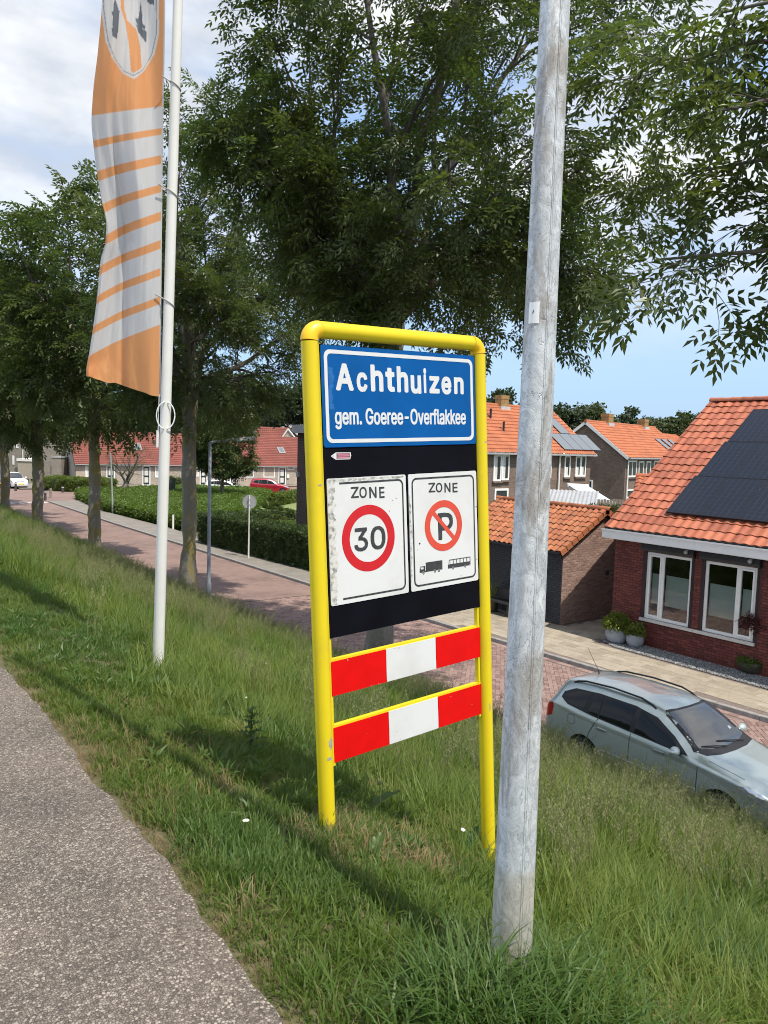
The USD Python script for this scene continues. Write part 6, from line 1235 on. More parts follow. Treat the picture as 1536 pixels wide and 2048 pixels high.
def car(name, label, loc, rz, paint, detail=True, scale=(1, 1, 1), group=None):
    c_, s_ = math.cos(rz), math.sin(rz); M_ = np.array([[c_ * scale[0], -s_ * scale[1], 0, loc[0]], [s_ * scale[0], c_ * scale[1], 0, loc[1]], [0, 0, scale[2], loc[2]], [0, 0, 0, 1.0]])
    t = thing(name, label, 'car', matrix=M_, group=group); obj('body', BODY, paint, t, smooth=32)
    h = .04 if detail else .12
    wind = sg.Polygon([(.80, -.60), (.88, -.35), (.905, 0), (.88, .35), (.80, .60), (.22, .525), (.255, .3), (.265, 0), (.255, -.3), (.22, -.525)])
    cowl = sg.Polygon([(.78, -.70), (.95, -.62), (1.02, -.35), (1.04, 0), (1.02, .35), (.95, .62), (.78, .70), (.70, .66), (.20, .555), (.15, .50), (.21, .3), (.225, 0), (.21, -.3), (.15, -.50), (.20, -.555), (.70, -.66)])
    obj('cowl_panel', top_patch(cowl, .003, h), 'black_plastic', t, smooth=True); obj('windscreen', top_patch(wind, .007, h), 'screen_glass', t, smooth=True)
    rear = sg.Polygon([(-1.80, -.50), (-1.80, .50), (-1.955, .55), (-1.955, -.55)]); obj('rear_window', top_patch(rear, .006, h), 'dark_glass', t, smooth=True)
    zt = lambda x: top_z(x, .52) - .115
    trim = sg.Polygon([(.74, zbf(.74) + .015), (.45, 1.13), (.10, 1.30), (-.3, zt(-.3) + .02), (-1.0, zt(-1) + .02), (-1.5, zt(-1.5) + .01), (-1.70, 1.22), (-1.72, 1.13), (-1.55, zbf(-1.5) + .03), (-1.0, zbf(-1) + .015), (0, zbf(0) + .015)])
    glass = [sg.Polygon([(.60, zbf(.6) + .035), (.40, 1.11), (.08, 1.275), (-.18, zt(-.18)), (-.20, zbf(-.2) + .035)]), sg.Polygon([(-.29, zbf(-.3) + .035), (-.28, zt(-.28)), (-.86, zt(-.86)), (-.88, zbf(-.9) + .035)]), sg.Polygon([(-.91, zbf(-.9) + .04), (-.90, zt(-.9)), (-1.03, zt(-1.03) - .005), (-1.12, zbf(-1.1) + .05)]), sg.Polygon([(-1.22, zbf(-1.2) + .05), (-1.14, zt(-1.14) - .01), (-1.48, zt(-1.48) - .02), (-1.64, 1.18), (-1.66, 1.12), (-1.52, zbf(-1.5) + .06)])]
    for s_ in (1, -1):
        obj('window_trim', side_patch(trim, .003, s_, h), 'black_plastic', t, smooth=True)
        for g in glass: obj('side_window', side_patch(g, .006, s_, h), 'dark_glass', t, smooth=True)
        lamp_ = sg.Polygon([(1.48, .79), (1.66, .71), (1.90, .615), (1.955, .63), (1.93, .70), (1.82, .765), (1.66, .815)]); obj('headlight', side_patch(lamp_, .006, s_, .03), 'head_lens', t, smooth=True)
        tl = sg.Polygon([(-1.86, .78), (-1.83, .95), (-1.86, 1.0), (-1.97, .98), (-2.07, .74), (-2.0, .72)]); obj('tail_light', side_patch(tl, .006, s_, .03), 'tail_red', t, smooth=True)
        z_ = zbf(.55); mi = trimesh.creation.icosphere(3 if detail else 2, 1.0); mi.apply_scale((.085, .115, .075)); mi.vertices[:, 0] = np.where(mi.vertices[:, 0] < 0, mi.vertices[:, 0] * .35, mi.vertices[:, 0]); mi.apply_translation((.60, s_ * .93, z_ + .07)); mm = obj('mirror', (mi.vertices, mi.faces), paint, t, smooth=True)
        obj('mirror_foot', box((.56, s_ * .78, z_ + .0), (.64, s_ * .90, z_ + .035)), 'black_plastic', mm)
        for x in (1.31, -1.14):
            wn = group_node('wheel', t); obj('tyre', (yrot(WHEEL_T[0]) + [x, s_ * .70, .31], WHEEL_T[1]), 'tyre', wn, smooth=40)
            mb = MB(); v, f = lathe([(0, .03), (.05, .045), (.06, .03)], 16); mb.add(yrot(v) * [1, -s_, 1] + [x, s_ * .765, .31], f)
            for k in range(7):
                a = k * 2 * np.pi / 7; mb.tube([(x + .04 * math.cos(a), s_ * .785, .31 + .04 * math.sin(a)), (x + .20 * math.cos(a), s_ * .775, .31 + .20 * math.sin(a))], [.022, .018], 5)
            v, f = lathe([(.185, -.04), (.205, .0), (.21, .05), (.195, .05), (.185, -.04)], 28); mb.add(yrot(v) * [1, -s_, 1] + [x, s_ * .745, .31], f); obj('rim', mb, 'alloy', wn, smooth=30)
            obj('wheel_liner', (lambda vf: (yrot(vf[0]) + [x, s_ * .575, .31], vf[1]))(lathe([(0, 0), (.342, 0), (.342, .01), (0, .01)], 24)), 'black_plastic', wn)
        if detail:
            for xh in (-.78, .28): obj('door_handle', box((xh - .09, s_ * (side_y(xh, .86) - .004), .845), (xh + .09, s_ * (side_y(xh, .86) + .022), .875)), 'alloy', t)
            for xd in (.92, -.25, -1.05):
                zz = np.linspace(.28, zbf(xd) + .005, 10); xx = xd + (.0 if xd > -1 else -.16) * np.clip((zz - .7) / .3, 0, 1) * -1; obj('door_gap', tube([(a, s_ * side_y(a, b), b) for a, b in zip(xx, zz)], .0055, 5), 'black_plastic', t)
            obj('side_moulding', tube([(a, s_ * (side_y(a, .52) + .002), .52) for a in np.linspace(-.78, .92, 20)], .012, 6), paint, t, smooth=True)
            obj('roof_rail', tube([(x, s_ * .545, top_z(x, .545) + hgt) for x, hgt in ((.02, .0), (-.06, .03), (-.25, .052), (-.8, .058), (-1.35, .05), (-1.52, .03), (-1.60, .0))], .016, 8), 'black_plastic', t, smooth=True)
            hb = np.linspace(1.02, 1.55, 10); obj('bonnet_gap', tube([(a, s_ * (.68 - .06 * (a - 1.02)), top_z(a, .68 - .06 * (a - 1.02)) + .001) for a in hb], .003, 5), 'black_plastic', t)
    if detail:
        obj('aerial', tube([(-1.58, .08, top_z(-1.58, .08) - .005), (-1.60, .08, top_z(-1.58, .08) + .05), (-1.86, .08, top_z(-1.58, .08) + .40)], [.014, .006, .002], 8), 'black_plastic', t)
        for y0, y1 in ((.42, -.12), (-.05, -.52)): obj('wiper', tube([(.93, y0, top_z(.93, y0) + .02), (.86, (y0 + y1) / 2, top_z(.86, (y0 + y1) / 2) + .025), (.80, y1, top_z(.80, y1) + .018)], .009, 6), 'black_plastic', t)
        obj('windscreen_sticker', top_patch(sg.box(.66, .38, .70, .44), .010, .03), 'sign_white', t)
        obj('fuel_flap', (lambda a: tube([(x, -(side_y(x, z) + .001), z) for x, z in zip(-1.42 + .085 * np.cos(a), .84 + .085 * np.sin(a))], .003, 4))(np.linspace(0, 2 * np.pi, 25)), 'black_plastic', t)
    obj('grille', top_patch(sg.Polygon([(1.99, -.35), (2.06, -.3), (2.06, .3), (1.99, .35)]), .004, .06), 'black_plastic', t, smooth=True)
    obj('number_plate', box((2.115, -.26, .40), (2.14, .26, .51)), 'plate_yellow', t)
    return t
car('estate_car', 'pale silver-green estate car with black roof rails parked below the grass slope', (11.40, 7.12, SZ + .015), -math.pi / 2 - .008, 'car_paint', scale=(1.036, 1.036, 1.036))
Pc = on_z(34, 977, SZ); car('white_car', 'white car facing us at the far left edge of the street', (Pc[0], Pc[1] + 1.5, SZ), -math.pi / 2 + .12, 'car_white', detail=False, scale=(1, 1.05, 1.05))
Pc = on_z(4, 976, SZ); car('navy_car', 'dark car at the far left edge beside the white one', (Pc[0] - .6, Pc[1] + 2.2, SZ), -math.pi / 2 + .12, 'car_navy', detail=False)
Pc = on_z(541, 989, SZ); car('red_car', 'dark red car parked before the right part of the terrace', (Pc[0] + .2, Pc[1] + .6, SZ), math.atan2(-.45, .89), 'car_red', detail=False, scale=(1.0, 1.08, 1.10))
Pc = on_z(443, 990, SZ); car('silver_car', 'pale car parked before the terrace behind the garden tree', (Pc[0] + .8, Pc[1] + .9, SZ), math.atan2(-.35, .93), 'car_white', detail=False, scale=(1, 1.02, 1.0))

# ================================================================ STREET FURNITURE, POTS AND SMALL THINGS
SLN_ = 10.25; q_ = ray(418, 1100); sls = SLN_ * q_[1] / q_[0]; B_ = np.array([SLN_, sls, SZ])
kdep = (B_ - EYE) @ fwd; topz = at_depth(424, 884, kdep)[2] - SZ
sl = thing('street_lamp', 'slim blue-grey street lamp with a flat white head, behind the flagpole', 'street lamp', B_)
obj('pole', tube([(0, 0, -.3), (0, 0, .9), (0, 0, .95), (0, 0, topz)], [.085, .085, .06, .048], 16), 'lamp_blue_grey', sl, smooth=40)
hd = at_depth(502, 873, kdep) - at_depth(424, 884, kdep); hd[2] = 0.16; hl = np.linalg.norm(hd); hd /= hl
obj('arm', tube([(0, 0, topz - .02), tuple(np.array([0, 0, topz]) + hd * .18), tuple(np.array([0, 0, topz]) + hd * hl * .55)], [.05, .036, .03], 10), 'lamp_blue_grey', sl, smooth=40)
zx_ = np.cross(hd, UP); zx_ /= np.linalg.norm(zx_); Mh = mat4(hd, zx_, np.cross(hd, zx_), np.array([0, 0, topz]) + hd * hl * .50)
hw = sg.Polygon([(0, -.05), (.12, -.10), (.70, -.115), (.80, -.06), (.80, .06), (.70, .115), (.12, .10), (0, .05)])
obj('lamp_head', extrude(hw, .09, Mh @ mat4((1, 0, 0), (0, 1, 0), (0, 0, 1), (0, 0, -.045))), 'lamp_head', sl); obj('lamp_glass', extrude(hw.buffer(-.025).intersection(sg.box(.2, -1, .75, 1)), .03, Mh @ mat4((1, 0, 0), (0, 1, 0), (0, 0, 1), (0, 0, .046))), 'sign_back_grey', sl)
Pr = on_z(497, 1116, PZ); rs = thing('round_sign', 'round traffic sign seen from its grey back on a thin pole by the tall hedge', 'traffic sign', Pr)
dr = (Pr - EYE) @ fwd; zc_ = at_depth(495, 1003, dr)[2] - PZ; rad_ = 27 / F * dr * .5
obj('pole', tube([(0, 0, -.2), (0, 0, 1.1), (0, 0, 1.12), (0, 0, zc_ + rad_)], [.036, .036, .028, .028], 12), 'white_trim', rs, smooth=40)
dd = FW; disc = trimesh.creation.cylinder(rad_, .012, sections=40); disc.apply_transform(mat4(RW, UP, np.cross(RW, UP), np.array([0, 0, zc_]) + dd * .045)); obj('disc', (disc.vertices, disc.faces), 'sign_back_grey', rs)
obj('rim', tube([np.array([0, 0, zc_]) + dd * .04 + RW * math.cos(a) * rad_ + UP * math.sin(a) * rad_ for a in np.linspace(0, 2 * np.pi, 41)], .012, 5), 'zinc', rs, smooth=True)
for z_ in (-.12, .12): obj('clamp', box((-.06, -.04, zc_ + z_ - .02), (.06, .04, zc_ + z_ + .02)), 'zinc', rs)
Pl = on_z(226, 1026, PZ); dl = (Pl - EYE) @ fwd; zl_ = at_depth(219, 908, dl)[2] - PZ; wp = thing('white_post', 'thin pale post standing in the edge of the planting bed', 'post', Pl); obj('pole', tube([(0, 0, -.2), (-.15, .05, zl_)], [.07, .05], 10), 'sign_back_grey', wp, smooth=True); obj('cap', tube([(-.15, .05, zl_), (-.15, .05, zl_ + .05)], [.06, .03], 10), 'zinc', wp)
Pl = on_z(346, 1058, PZ); mk = thing('marker_post', 'short white marker post at the foot of the low shrubs', 'post', Pl); obj('post', box((-.05, -.04, 0), (.05, .04, .85)), 'white_trim', mk); obj('cap', box((-.055, -.045, .85), (.055, .045, .88)), 'zinc', mk)
for x, y, hgt, mt, lb in ((90.5, 1001, .85, 'bollard', 'dark bollard on the kerb beside the lichen trunk'), (101.5, 995, .80, 'bollard_wood', 'weathered bollard just behind the dark one by the lichen trunk'), (31.5, 982, .85, 'bollard', 'dark bollard in front of the white car'), (59.5, 969, .75, 'bollard_wood', 'grey stubby bollard left of the shrubs under the gable wall'), (117, 981, .6, 'bollard_wood', 'low wooden bollard before the bright shrubs, left one'), (125.5, 985, .62, 'bollard', 'dark bollard before the bright shrubs, middle one'), (157.5, 989, .75, 'bollard', 'dark bollard at the right end of the bright shrubs'), (139, 979, .5, 'bollard_wood', 'low bollard half hidden by the bright shrubs')):
    Pb = on_z(x, y, SZ); b_ = thing('bollard', lb, 'bollard', Pb, group='bollards at the street corner'); obj('post', tube([(0, 0, -.1), (0, 0, hgt - .03), (0, 0, hgt)], [.11, .11, .09], 12), mt, b_, smooth=40); obj('band', tube([(0, 0, hgt - .16), (0, 0, hgt - .10)], .113, 12), 'white_trim' if mt == 'bollard' else mt, b_)
Pu = at_depth(341, 985, 68); Pu[2] = PZ; ub = thing('notice_board', 'dark green board on posts before the terrace, right of the flagpole', 'board', Pu); obj('panel', mb_ := box((-.4, -.03, .9), (.4, .03, 1.9)), 'utility_green', ub); 
for x in (-.35, .32): obj('post', box((x, -.025, 0), (x + .05, .025, .899)), 'utility_green', ub)
Pb = on_z(347, 974, PZ); sh_ = thing('round_shrub', 'small round shrub before the terrace right of the notice board', 'shrub', Pb); n = 130; q = r_.normal(0, 1, (n, 3)); q /= np.linalg.norm(q, axis=1, keepdims=True); q[:, 2] = abs(q[:, 2]); instancer(sh_, 'leaves', [(CV[0], 'maple_leaf', False)], q * [1.1, .9, 1.1] * r_.uniform(.6, 1, (n, 1)), random_quats(r_, n), r_.uniform(1.0, 1.6, n), np.zeros(n), kind='stuff'); obj('stem', tube([(0, 0, 0), (0, 0, .5)], .05, 6), 'twig_bark', sh_)
def pot(name, label, loc, prof, matname, plant, leaf, cnt, spread, zoff, protos, psize):
    t = thing(name, label, 'planter', loc); obj('vessel', lathe(prof, 40), matname, t, smooth=40); top = prof[-1][1]
    obj('soil', lathe([(0, top - .04), (max(p_[0] for p_ in prof) * .7, top - .04)], 24), 'soil', t)
    q = r_.normal(0, 1, (cnt, 3)); q /= np.linalg.norm(q, axis=1, keepdims=True); q[:, 2] = abs(q[:, 2]) * .9; P_ = q * np.array(spread) * r_.uniform(.35, 1, (cnt, 1)) + [0, 0, top + zoff]
    pl = thing(plant[0], plant[1], 'plant', loc); instancer(pl, 'leaves', [(p_, leaf, False) for p_ in protos], P_, quat_spin(r_, cnt, .5), r_.uniform(.8, 1.2, cnt) * psize, r_.integers(0, len(protos), cnt), kind='stuff')
    mb = MB()
    for k in range(8): e = P_[k * 3]; mb.tube([(0, 0, top - .05), tuple((e + [0, 0, top]) / 2 * [1, 1, 1]), tuple(e)], [.012, .008, .005], 5)
    obj('stems', mb, 'twig_bark', pl); return t
BR = [simple_spray(s_, 22, .085, .05, .12) for s_ in (91, 92)]
g1p = [(0, 0), (.16, 0), (.27, .08), (.335, .22), (.325, .36), (.275, .46), (.255, .46), (.29, .36), (.26, .40)]
P_ = on_z(1236, 1286, PZ); pot('round_planter', 'larger round grey planter with a leafy shrub at the corner of the red house', P_ + [.0, .05, 0], g1p, 'pot_grey', ('potted_shrub', 'yellow-green shrub growing in the larger grey planter'), 'pot_leaf', 170, (.37, .37, .38), .06, BR, .95)
P_ = on_z(1271, 1294, PZ); pot('round_planter', 'smaller round grey planter right of the larger one', P_ + [.0, .03, 0], [(a * .74, b * .80) for a, b in g1p], 'pot_grey', ('potted_shrub', 'yellow-green shrub growing in the smaller grey planter'), 'pot_leaf', 100, (.25, .25, .32), .05, BR, .8)
P_ = on_z(1501, 1346, PZ); bw = [(0, 0), (.12, 0), (.26, .07), (.32, .18), (.31, .28), (.28, .31), (.26, .31), (.25, .27)]
pot('bowl_planter', 'dark glazed bowl planter on the gravel below the right-hand window', P_, bw, 'pot_dark', ('ground_cover_plant', 'low green plant trailing over the rim of the dark bowl'), 'cover_leaf', 120, (.34, .34, .12), .0, [simple_spray(95, 20, .06, .035, .08)], .9)
mp_ = thing('dwarf_maple', 'small dark-red maple standing in the dark bowl planter', 'tree', P_); tp = np.array([(0, 0, .25), (-.02, .02, .6), (.02, .0, .95), (0, .03, 1.15)]); obj('trunk', tube(tp, [.014, .012, .011, .009], 8), 'twig_bark', mp_, smooth=True)
n = 70; q = r_.normal(0, 1, (n, 3)); q /= np.linalg.norm(q, axis=1, keepdims=True); P2_ = q * [.36, .36, .24] * r_.uniform(.3, 1, (n, 1)) + [0, 0, 1.28]; mb = MB()
for k in range(12): mb.tube([(0, .02, 1.0), tuple(P2_[k] * .5 + np.array([0, 0, 1.1]) * .5), tuple(P2_[k])], [.007, .005, .003], 4)
obj('branches', mb, 'twig_bark', mp_, kind='stuff'); instancer(mp_, 'crown', [(simple_spray(97, 16, .07, .045, .10), 'maroon_leaf', False)], P2_, random_quats(r_, n), r_.uniform(.7, 1.1, n), np.zeros(n), kind='stuff')
# in front of the outbuilding
P_ = on_z(990, 1222, PZ); P_[0] = min(P_[0], 18.2); tp_ = thing('tall_pot', 'dark tapered pot with wispy grass beside the right post of the sign frame', 'planter', P_); obj('vessel', lathe([(0, 0), (.15, 0), (.20, .42), (.185, .42), (.17, .36)], 24), 'pot_dark', tp_, smooth=40)
gp_ = thing('wispy_grass', 'wispy grass growing in the dark tapered pot', 'plant', P_)
for k in range(26): a = r_.uniform(0, 6.28); l = r_.uniform(.5, 1.0); sp_ = r_.uniform(.1, .35); obj('blade', tube([(0, 0, .36), (math.cos(a) * sp_ * .4, math.sin(a) * sp_ * .4, .36 + l * .6), (math.cos(a) * sp_, math.sin(a) * sp_, .36 + l)], [.008, .006, .002], 4), 'grass_pale', gp_)
P_ = on_z(1010, 1226, PZ); P_[0] = 18.15; bn = thing('bench', 'low black bench against the outbuilding front behind the lamp post', 'bench', P_); obj('seat', box((-.22, -.62, .40), (.22, .62, .45)), 'bench_black', bn)
for y in (-.55, .49): obj('leg', box((-.20, y, 0), (.20, y + .06, .399)), 'bench_black', bn)
obj('backrest', box((.17, -.62, .50), (.21, .62, .82)), 'bench_black', bn)
P_ = on_z(1088, 1237, PZ); P_[0] = 18.3; bs = thing('clipped_ball', 'small clipped green ball shrub by the outbuilding corner right of the lamp post', 'shrub', P_); n = 90; q = r_.normal(0, 1, (n, 3)); q /= np.linalg.norm(q, axis=1, keepdims=True); instancer(bs, 'leaves', [(HL[0], 'hedge_leaf', False)], q * .20 + [0, 0, .42], random_quats(r_, n), r_.uniform(.7, 1, n), np.zeros(n), kind='stuff'); obj('vessel', lathe([(0, 0), (.12, 0), (.16, .24), (.14, .24)], 20), 'pot_dark', bs, smooth=40)
P_ = at_depth(1236, 1030, 30); P_[2] = PZ; hedge('low_hedge', 'low green shrubs at the foot of the garden fence', [(P_[0] - .8, P_[1] + .6), (P_[0] + .8, P_[1] - .6)], .8, max(.5, at_depth(1236, 1018, 30)[2] - PZ), 98, density=40)

# ================================================================ GRASS
def blade(mb, base, az, l, w, bend, r_, seg=4):
    d = np.array([math.cos(az), math.sin(az), 0]); s_ = np.array([-d[1], d[0], 0]); V_ = []
    for k in range(seg + 1):
        t = k / seg; th = bend * t; p = base + d * (l * (1 - math.cos(th * 1.0)) / max(bend, .1) * 1.0) + np.array([0, 0, l * math.sin(th) / max(bend, .1)]); ww = w * (1 - t) ** .7 * (1 if k else .8)
        if k < seg: V_ += [p - s_ * ww / 2, p + s_ * ww / 2]
        else: V_ += [p]
    f = []
    for k in range(seg - 1): f += [[2 * k, 2 * k + 1, 2 * k + 3], [2 * k, 2 * k + 3, 2 * k + 2]]
    f += [[2 * seg - 2, 2 * seg - 1, 2 * seg]]; mb.add(np.array(V_), np.array(f))
def tuft(seed, n, l0, l1, w, rad, b0, b1, seg=4):
    r_ = np.random.default_rng(seed); mb = MB()
    for k in range(n):
        a = r_.uniform(0, 6.283); q = rad * math.sqrt(r_.random()); p = np.array([math.cos(a) * q, math.sin(a) * q, -.02]); blade(mb, p, a + r_.normal(0, 1.0), r_.uniform(l0, l1), w * r_.uniform(.7, 1.3), r_.uniform(b0, b1), r_, seg)
    return mb.get()
def seed_stems(seed, n, l0, l1, rad):
    """Flowering grass stems with loose drooping panicles."""
    r_ = np.random.default_rng(seed); mb = MB()
    for k in range(n):
        a = r_.uniform(0, 6.283); q = rad * math.sqrt(r_.random()); p = np.array([math.cos(a) * q, math.sin(a) * q, 0]); l = r_.uniform(l0, l1); ln = r_.normal(0, .16, 2); pts = [p + np.array([ln[0] * l * t * t, ln[1] * l * t * t, l * t]) for t in (0, .4, .75, 1)]; mb.tube(pts, [.0016, .0014, .0011, .0008], 3, caps=False)
        for m_ in range(26):
            t = .72 + .3 * m_ / 26; c = pts[2] + (pts[3] - pts[2]) * ((t - .75) / .25); w_ = .030 * (1.05 - abs(t - .82) * 2.2); d = r_.normal(0, 1, 3) * [1, 1, .5]; d /= np.linalg.norm(d); e = c + d * w_ * r_.uniform(.3, 1) * (l / .6); s_ = np.cross(d, r_.normal(0, 1, 3)); s_ *= .0042 / (np.linalg.norm(s_) + 1e-9)
            mb.add(np.array([e - s_, e + s_, e + d * .010 + np.array([0, 0, .008]), e + np.array([0, 0, -.012])]), np.array([[0, 1, 2], [0, 3, 1]]))
    return mb.get()
gp = [(tuft(101, 26, .05, .11, .0065, .07, .6, 2.1), 'grass_blade', False), (tuft(102, 26, .05, .13, .0070, .07, .6, 2.2), 'grass_lush', False), (tuft(103, 20, .05, .12, .0042, .08, .8, 2.4), 'grass_dry', False),
      (tuft(104, 24, .13, .28, .0080, .09, .7, 2.2), 'grass_blade', False), (tuft(105, 24, .14, .32, .0095, .09, .7, 2.2), 'grass_lush', False), (tuft(106, 24, .16, .34, .0065, .10, .5, 1.9), 'grass_pale', False),
      (seed_stems(107, 9, .36, .58, .14), 'seed_head', False), (seed_stems(108, 7, .40, .68, .14), 'seed_head', False),
      (tuft(109, 85, .15, .34, .0105, .26, .5, 2.0), 'grass_blade', False), (tuft(110, 85, .15, .34, .0110, .26, .6, 2.1), 'grass_lush', False), (tuft(111, 85, .18, .40, .0085, .26, .4, 1.8), 'grass_pale', False)]
def fb(n_, s_, sc_, seed): return meshkit.fbm(np.stack([n_ * sc_, s_ * sc_, n_ * 0], -1), 3, seed)
rg = np.random.default_rng(2024)
def scatter(n0, n1, s0, s1, dens):
    k = int((n1 - n0) * (s1 - s0) * dens); return rg.uniform(n0, n1, k), rg.uniform(s0, s1, k)
GN, GS, GI, GC = [], [], [], []
def put(n_, s_, idx, sc_): GN.append(n_); GS.append(s_); GI.append(idx); GC.append(sc_)
def seen(n_, s_, z=-.5, pad=120):
    p = px(np.stack([n_, s_, ground_z(n_, s_) + .1], -1)); return (p[:, 0] > -pad) & (p[:, 0] < 1536 + pad) & (p[:, 2] > .3) & (p[:, 1] < 2048 + 350)
for (n0, n1, s0, s1, dens, far) in ((1.0, 1.5, 0.6, 5.5, 700, 0), (1.0, 1.5, 5.5, 11, 300, 0), (1.5, 4.2, 0.6, 5.5, 420, 0), (1.5, 5, 5.5, 11, 170, 0), (4.2, 10.1, 0.6, 5.5, 48, 1), (5, 10.1, 5.5, 14, 38, 1), (1.0, 5.5, 11, 24, 26, 1), (5.5, 9.95, 14, 28, 24, 1), (1, 9.9, 24, 75, 6, 2)):
    n_, s_ = scatter(n0, n1, s0, s1, dens); k = seen(n_, s_); n_, s_ = n_[k], s_[k]
    en_ = 1.03 + .035 * (meshkit.fbm(np.stack([s_ * 2.2, s_ * 0, s_ * 0], -1), 4, 2) - .5) * 2
    d = n_ - en_; dry = np.exp(-d / .06) * .75 + .30 * np.clip((fb(n_, s_, 1.7, 31) - .60) / .1, 0, 1) * (s_ < 6); lush = np.clip((fb(n_, s_, 1.1, 32) - .46) / .14, 0, 1); long_ = np.clip((d - .45) / 1.5 + (fb(n_, s_, .8, 33) - .5) * 2.2, 0, 1)
    if far: long_ = np.maximum(long_, .75)
    long_ *= np.where((s_ < 5.5), np.clip((n_ - 2.2) / 1.6 + .15, .12, 1), np.where(s_ < 11, np.clip((n_ - 1.6) / 1.4, .25, 1), 1)); bare = ((n_ - 2.05) / .45) ** 2 + ((s_ - 2.75) / .35) ** 2 < 1; dry = np.where(bare, .5, dry); long_ = np.where(bare, long_ * .3, long_)
    u = rg.random(len(n_)); u2 = rg.random(len(n_)); idx = np.where(u2 < long_ * .8, np.where(u < lush * .75, 4, np.where(u < .45 + lush * .3, 3, 5)), np.where(u < lush, 1, 0)); idx = np.where(rg.random(len(n_)) < dry, 2, idx)
    if far: idx = np.where((idx >= 3) & (idx <= 5), idx + 5, idx)
    sc_ = rg.uniform(.75, 1.25, len(n_)) * (1 + .25 * (fb(n_, s_, .6, 35) - .5)); sc_ *= np.where(d < .10, .45 + 5 * np.clip(d, 0, .1), 1.0) * (1.0 if far < 2 else 1.5); ok = d > rg.uniform(-.07, .03, len(n_)) ** 1; put(n_[ok], s_[ok], idx[ok], sc_[ok])
for (n0, n1, s0, s1, dens) in ((8.2, 10.3, 1.5, 14, 38), (3.0, 8.2, 0.8, 7, 15), (3.2, 10.2, 0.8, 8, 8), (2.6, 10.0, 8, 24, 11), (2.0, 9.9, 24, 70, 4), (1.7, 4, 5, 9, 5)):
    n_, s_ = scatter(n0, n1, s0, s1, dens); k = seen(n_, s_) & (rg.random(len(n_)) < np.clip((fb(n_, s_, .7, 41) - .34) / .22, .05, 1) * np.clip((n_ - 2.0) / 2.5, .1, 1)); n_, s_ = n_[k], s_[k]; put(n_, s_, rg.integers(6, 8, len(n_)), rg.uniform(.7, 1.1, len(n_)))
n_, s_ = scatter(8.3, 10.25, 2.0, 12.5, 26); put(n_, s_, np.where(rg.random(len(n_)) < .75, 10, 8), rg.uniform(1.1, 1.75, len(n_)))
n_, s_ = scatter(8.0, 10.3, 2.0, 12.5, 16); put(n_, s_, rg.integers(6, 8, len(n_)), rg.uniform(1.0, 1.35, len(n_)))
k = 110; put(LP[0] + rg.normal(-.09, .17, k), LP[1] + rg.normal(-.20, .14, k), np.where(rg.random(k) < .75, 4, 3), rg.uniform(.85, 1.3, k))
GN, GS, GI, GC = map(np.concatenate, (GN, GS, GI, GC)); n = len(GN); print('tufts', n)
instancer(None, 'grass', gp, np.stack([GN, GS, ground_z(GN, GS)], -1), quat_spin(rg, n, .16), GC, GI, kind='stuff', label='rough roadside grass covering the dike slope', cat='grass')
# broad-leaved weeds in the sward
wl = MB(); q9 = np.random.default_rng(9)
for k in range(14): a = q9.uniform(0, 6.28); e = q9.uniform(.15, 1.1); d = np.array([math.cos(a) * math.cos(e), math.sin(a) * math.cos(e), math.sin(e)]); V_ = leaflet(np.array([0, 0, .01]) + d * .06, d, np.array([0, 0, 1.0]) + q9.normal(0, .2, 3), q9.uniform(.07, .16), .035); wl.add(np.array(V_), np.array([[0, 3, 2], [0, 2, 1]]))
n_, s_ = scatter(1.15, 5, .8, 9, 26); k = seen(n_, s_) & (fb(n_, s_, 1.3, 51) > .52) & (np.hypot(n_ - LP[0], s_ - LP[1]) > .7); n_, s_ = n_[k], s_[k]
instancer(None, 'weeds', [(wl.get(), 'weed_leaf', False)], np.stack([n_, s_, ground_z(n_, s_) + .03], -1), quat_spin(rg, len(n_), .2), rg.uniform(.25, .55, len(n_)), np.zeros(len(n_)), kind='stuff', label='broad-leaved weeds scattered in the grass near the path', cat='weeds')
fl = MB()
for k in range(7): a = k * .9; fl.add(np.array(leaflet(np.array([0, 0, .12]), np.array([math.cos(a), math.sin(a), .5]), np.array([0, 0, 1.0]), .010, .007)), np.array([[0, 3, 2], [0, 2, 1]]))
n_, s_ = scatter(1.3, 7, 1.5, 14, 1.0); k = seen(n_, s_) & (fb(n_, s_, .9, 53) > .5); n_, s_ = n_[k], s_[k]
instancer(None, 'clover_flowers', [(fl.get(), 'petal_white', False)], np.stack([n_, s_, ground_z(n_, s_) + rg.uniform(.0, .12, len(n_))], -1), quat_spin(rg, len(n_), .3), rg.uniform(.7, 1.3, len(n_)), np.zeros(len(n_)), kind='stuff', label='tiny white flowers sprinkled through the grass', cat='flowers')
def slope_hit(x, y):
    """Where a sight line meets the dike."""
    d = ray(x, y); t = np.linspace(.8, 30, 6000); P_ = EYE + d * t[:, None]; k = np.argmax(P_[:, 2] < ground_z(P_[:, 0], P_[:, 1])); return P_[k]
def big_leaf(parent, base, az, el, l, w, curl=.5, matname='dock_leaf', name='leaf'):
    d = np.array([math.cos(az), math.sin(az), 0]); s_ = np.array([-d[1], d[0], 0]); nu, nv = 12, 7; V_ = []
    for i in range(nu):
        t = i / (nu - 1); th = el - curl * t; p = base + d * l * t * math.cos(th) + UP * l * (t * math.sin(el) - curl * .5 * t * t); ww = w * math.sin(math.pi * min(1, (t * .92 + .08)) ** .75) ** .8
        for j in range(nv): u = j / (nv - 1) * 2 - 1; V_.append(p + s_ * u * ww / 2 + UP * (abs(u) * ww * .18 + .008 * math.sin(t * 22) * abs(u)))
    return obj(name, (np.array(V_), grid_faces(nu, nv)), matname, parent, smooth=True)
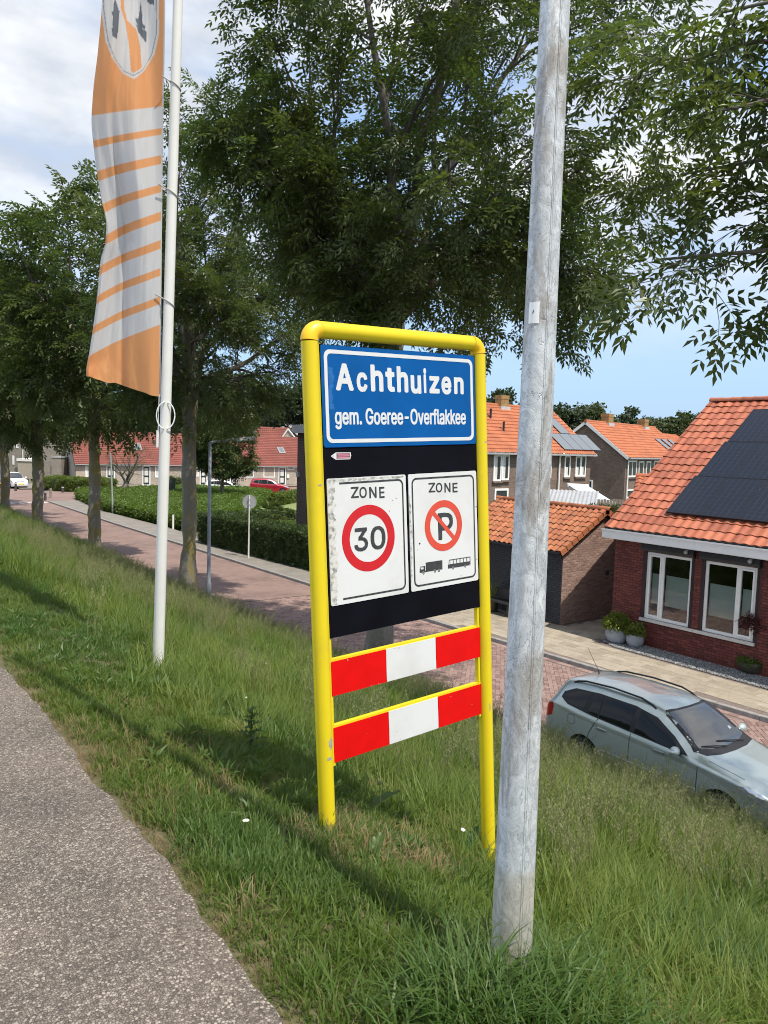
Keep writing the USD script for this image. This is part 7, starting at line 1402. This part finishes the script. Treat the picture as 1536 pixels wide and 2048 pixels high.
for nm, lb, x, y, leaves in (('dock_plant', 'dock plant with one upright pale green leaf near the foot of the right sign post', 925, 1722, ((.9, 1.15, .20, .095), (2.4, .5, .12, .06), (-1.0, .4, .11, .05))), ('dock_plant', 'dock plant with a grey-green leaf between the two sign posts', 735, 1625, ((.4, .75, .22, .085), (2.9, .5, .14, .06), (-1.6, .5, .12, .05))), ('dock_plant', 'small dock plant in the bare patch below the sign', 745, 1715, ((1.2, .8, .12, .06), (3.6, .6, .10, .05)))):
    Pd = slope_hit(x, y); t = thing(nm, lb, 'plant', Pd)
    for az, el, l, w in leaves: big_leaf(t, np.zeros(3), az - AZ, el, l, w)
def flower(name, label, cat, x, y, hgt, matname, size, petals=9, center='petal_yellow'):
    Pd = slope_hit(x, y); t = thing(name, label, cat, Pd); obj('stem', tube([(0, 0, 0), (.005, .004, hgt)], .0015, 4), 'weed_leaf', t); mb = MB()
    for k in range(petals): a = k * 2 * math.pi / petals; d = np.array([math.cos(a), math.sin(a), .25]); mb.add(np.array(leaflet(np.array([.005, .004, hgt]), d, np.array([0, 0, 1.0]), size, size * .55)), np.array([[0, 3, 2], [0, 2, 1]]))
    obj('petals', mb, matname, t); c_ = trimesh.creation.icosphere(1, size * .3); obj('centre', (c_.vertices * [1, 1, .5] + [.005, .004, hgt], c_.faces), center, t)
flower('daisy', 'white daisy in the grass between path and sign', 'flower', 490, 1690, .10, 'petal_white', .016)
flower('dandelion', 'yellow dandelion at the bottom right in the grass', 'flower', 1430, 1985, .09, 'petal_yellow', .018, 16)
for x, y, lb in ((606, 1240, 'red poppy at the brow, left one of a pair by the sign post'), (616, 1236, 'red poppy at the brow, nearest the left sign post')): flower('poppy', lb, 'flower', x, y, .55, 'petal_red', .045, 5, 'berry_dark')
Pd = slope_hit(757, 1660); t = thing('seed_head_stalk', 'bare stalk with a round dried flower head between the sign posts', 'plant', Pd); obj('stalk', tube([(0, 0, 0), (.01, 0, .15), (.005, .01, .24)], .0018, 5), 'grass_pale', t); c_ = trimesh.creation.icosphere(2, .011); obj('head', (c_.vertices + [.005, .01, .245], c_.faces), 'seed_head', t)
Pd = slope_hit(500, 1510); t = thing('thistle', 'dark green thistle standing in the grass left of the sign', 'plant', Pd); obj('stem', tube([(0, 0, 0), (.01, 0, .28)], .004, 6), 'weed_leaf', t)
for k in range(22): az = k * 2.4; z_ = .02 + k * .012; big_leaf(t, np.array([.005, 0, z_]), az, .5, .12 * (1 - k / 30), .028, .5, 'weed_leaf')
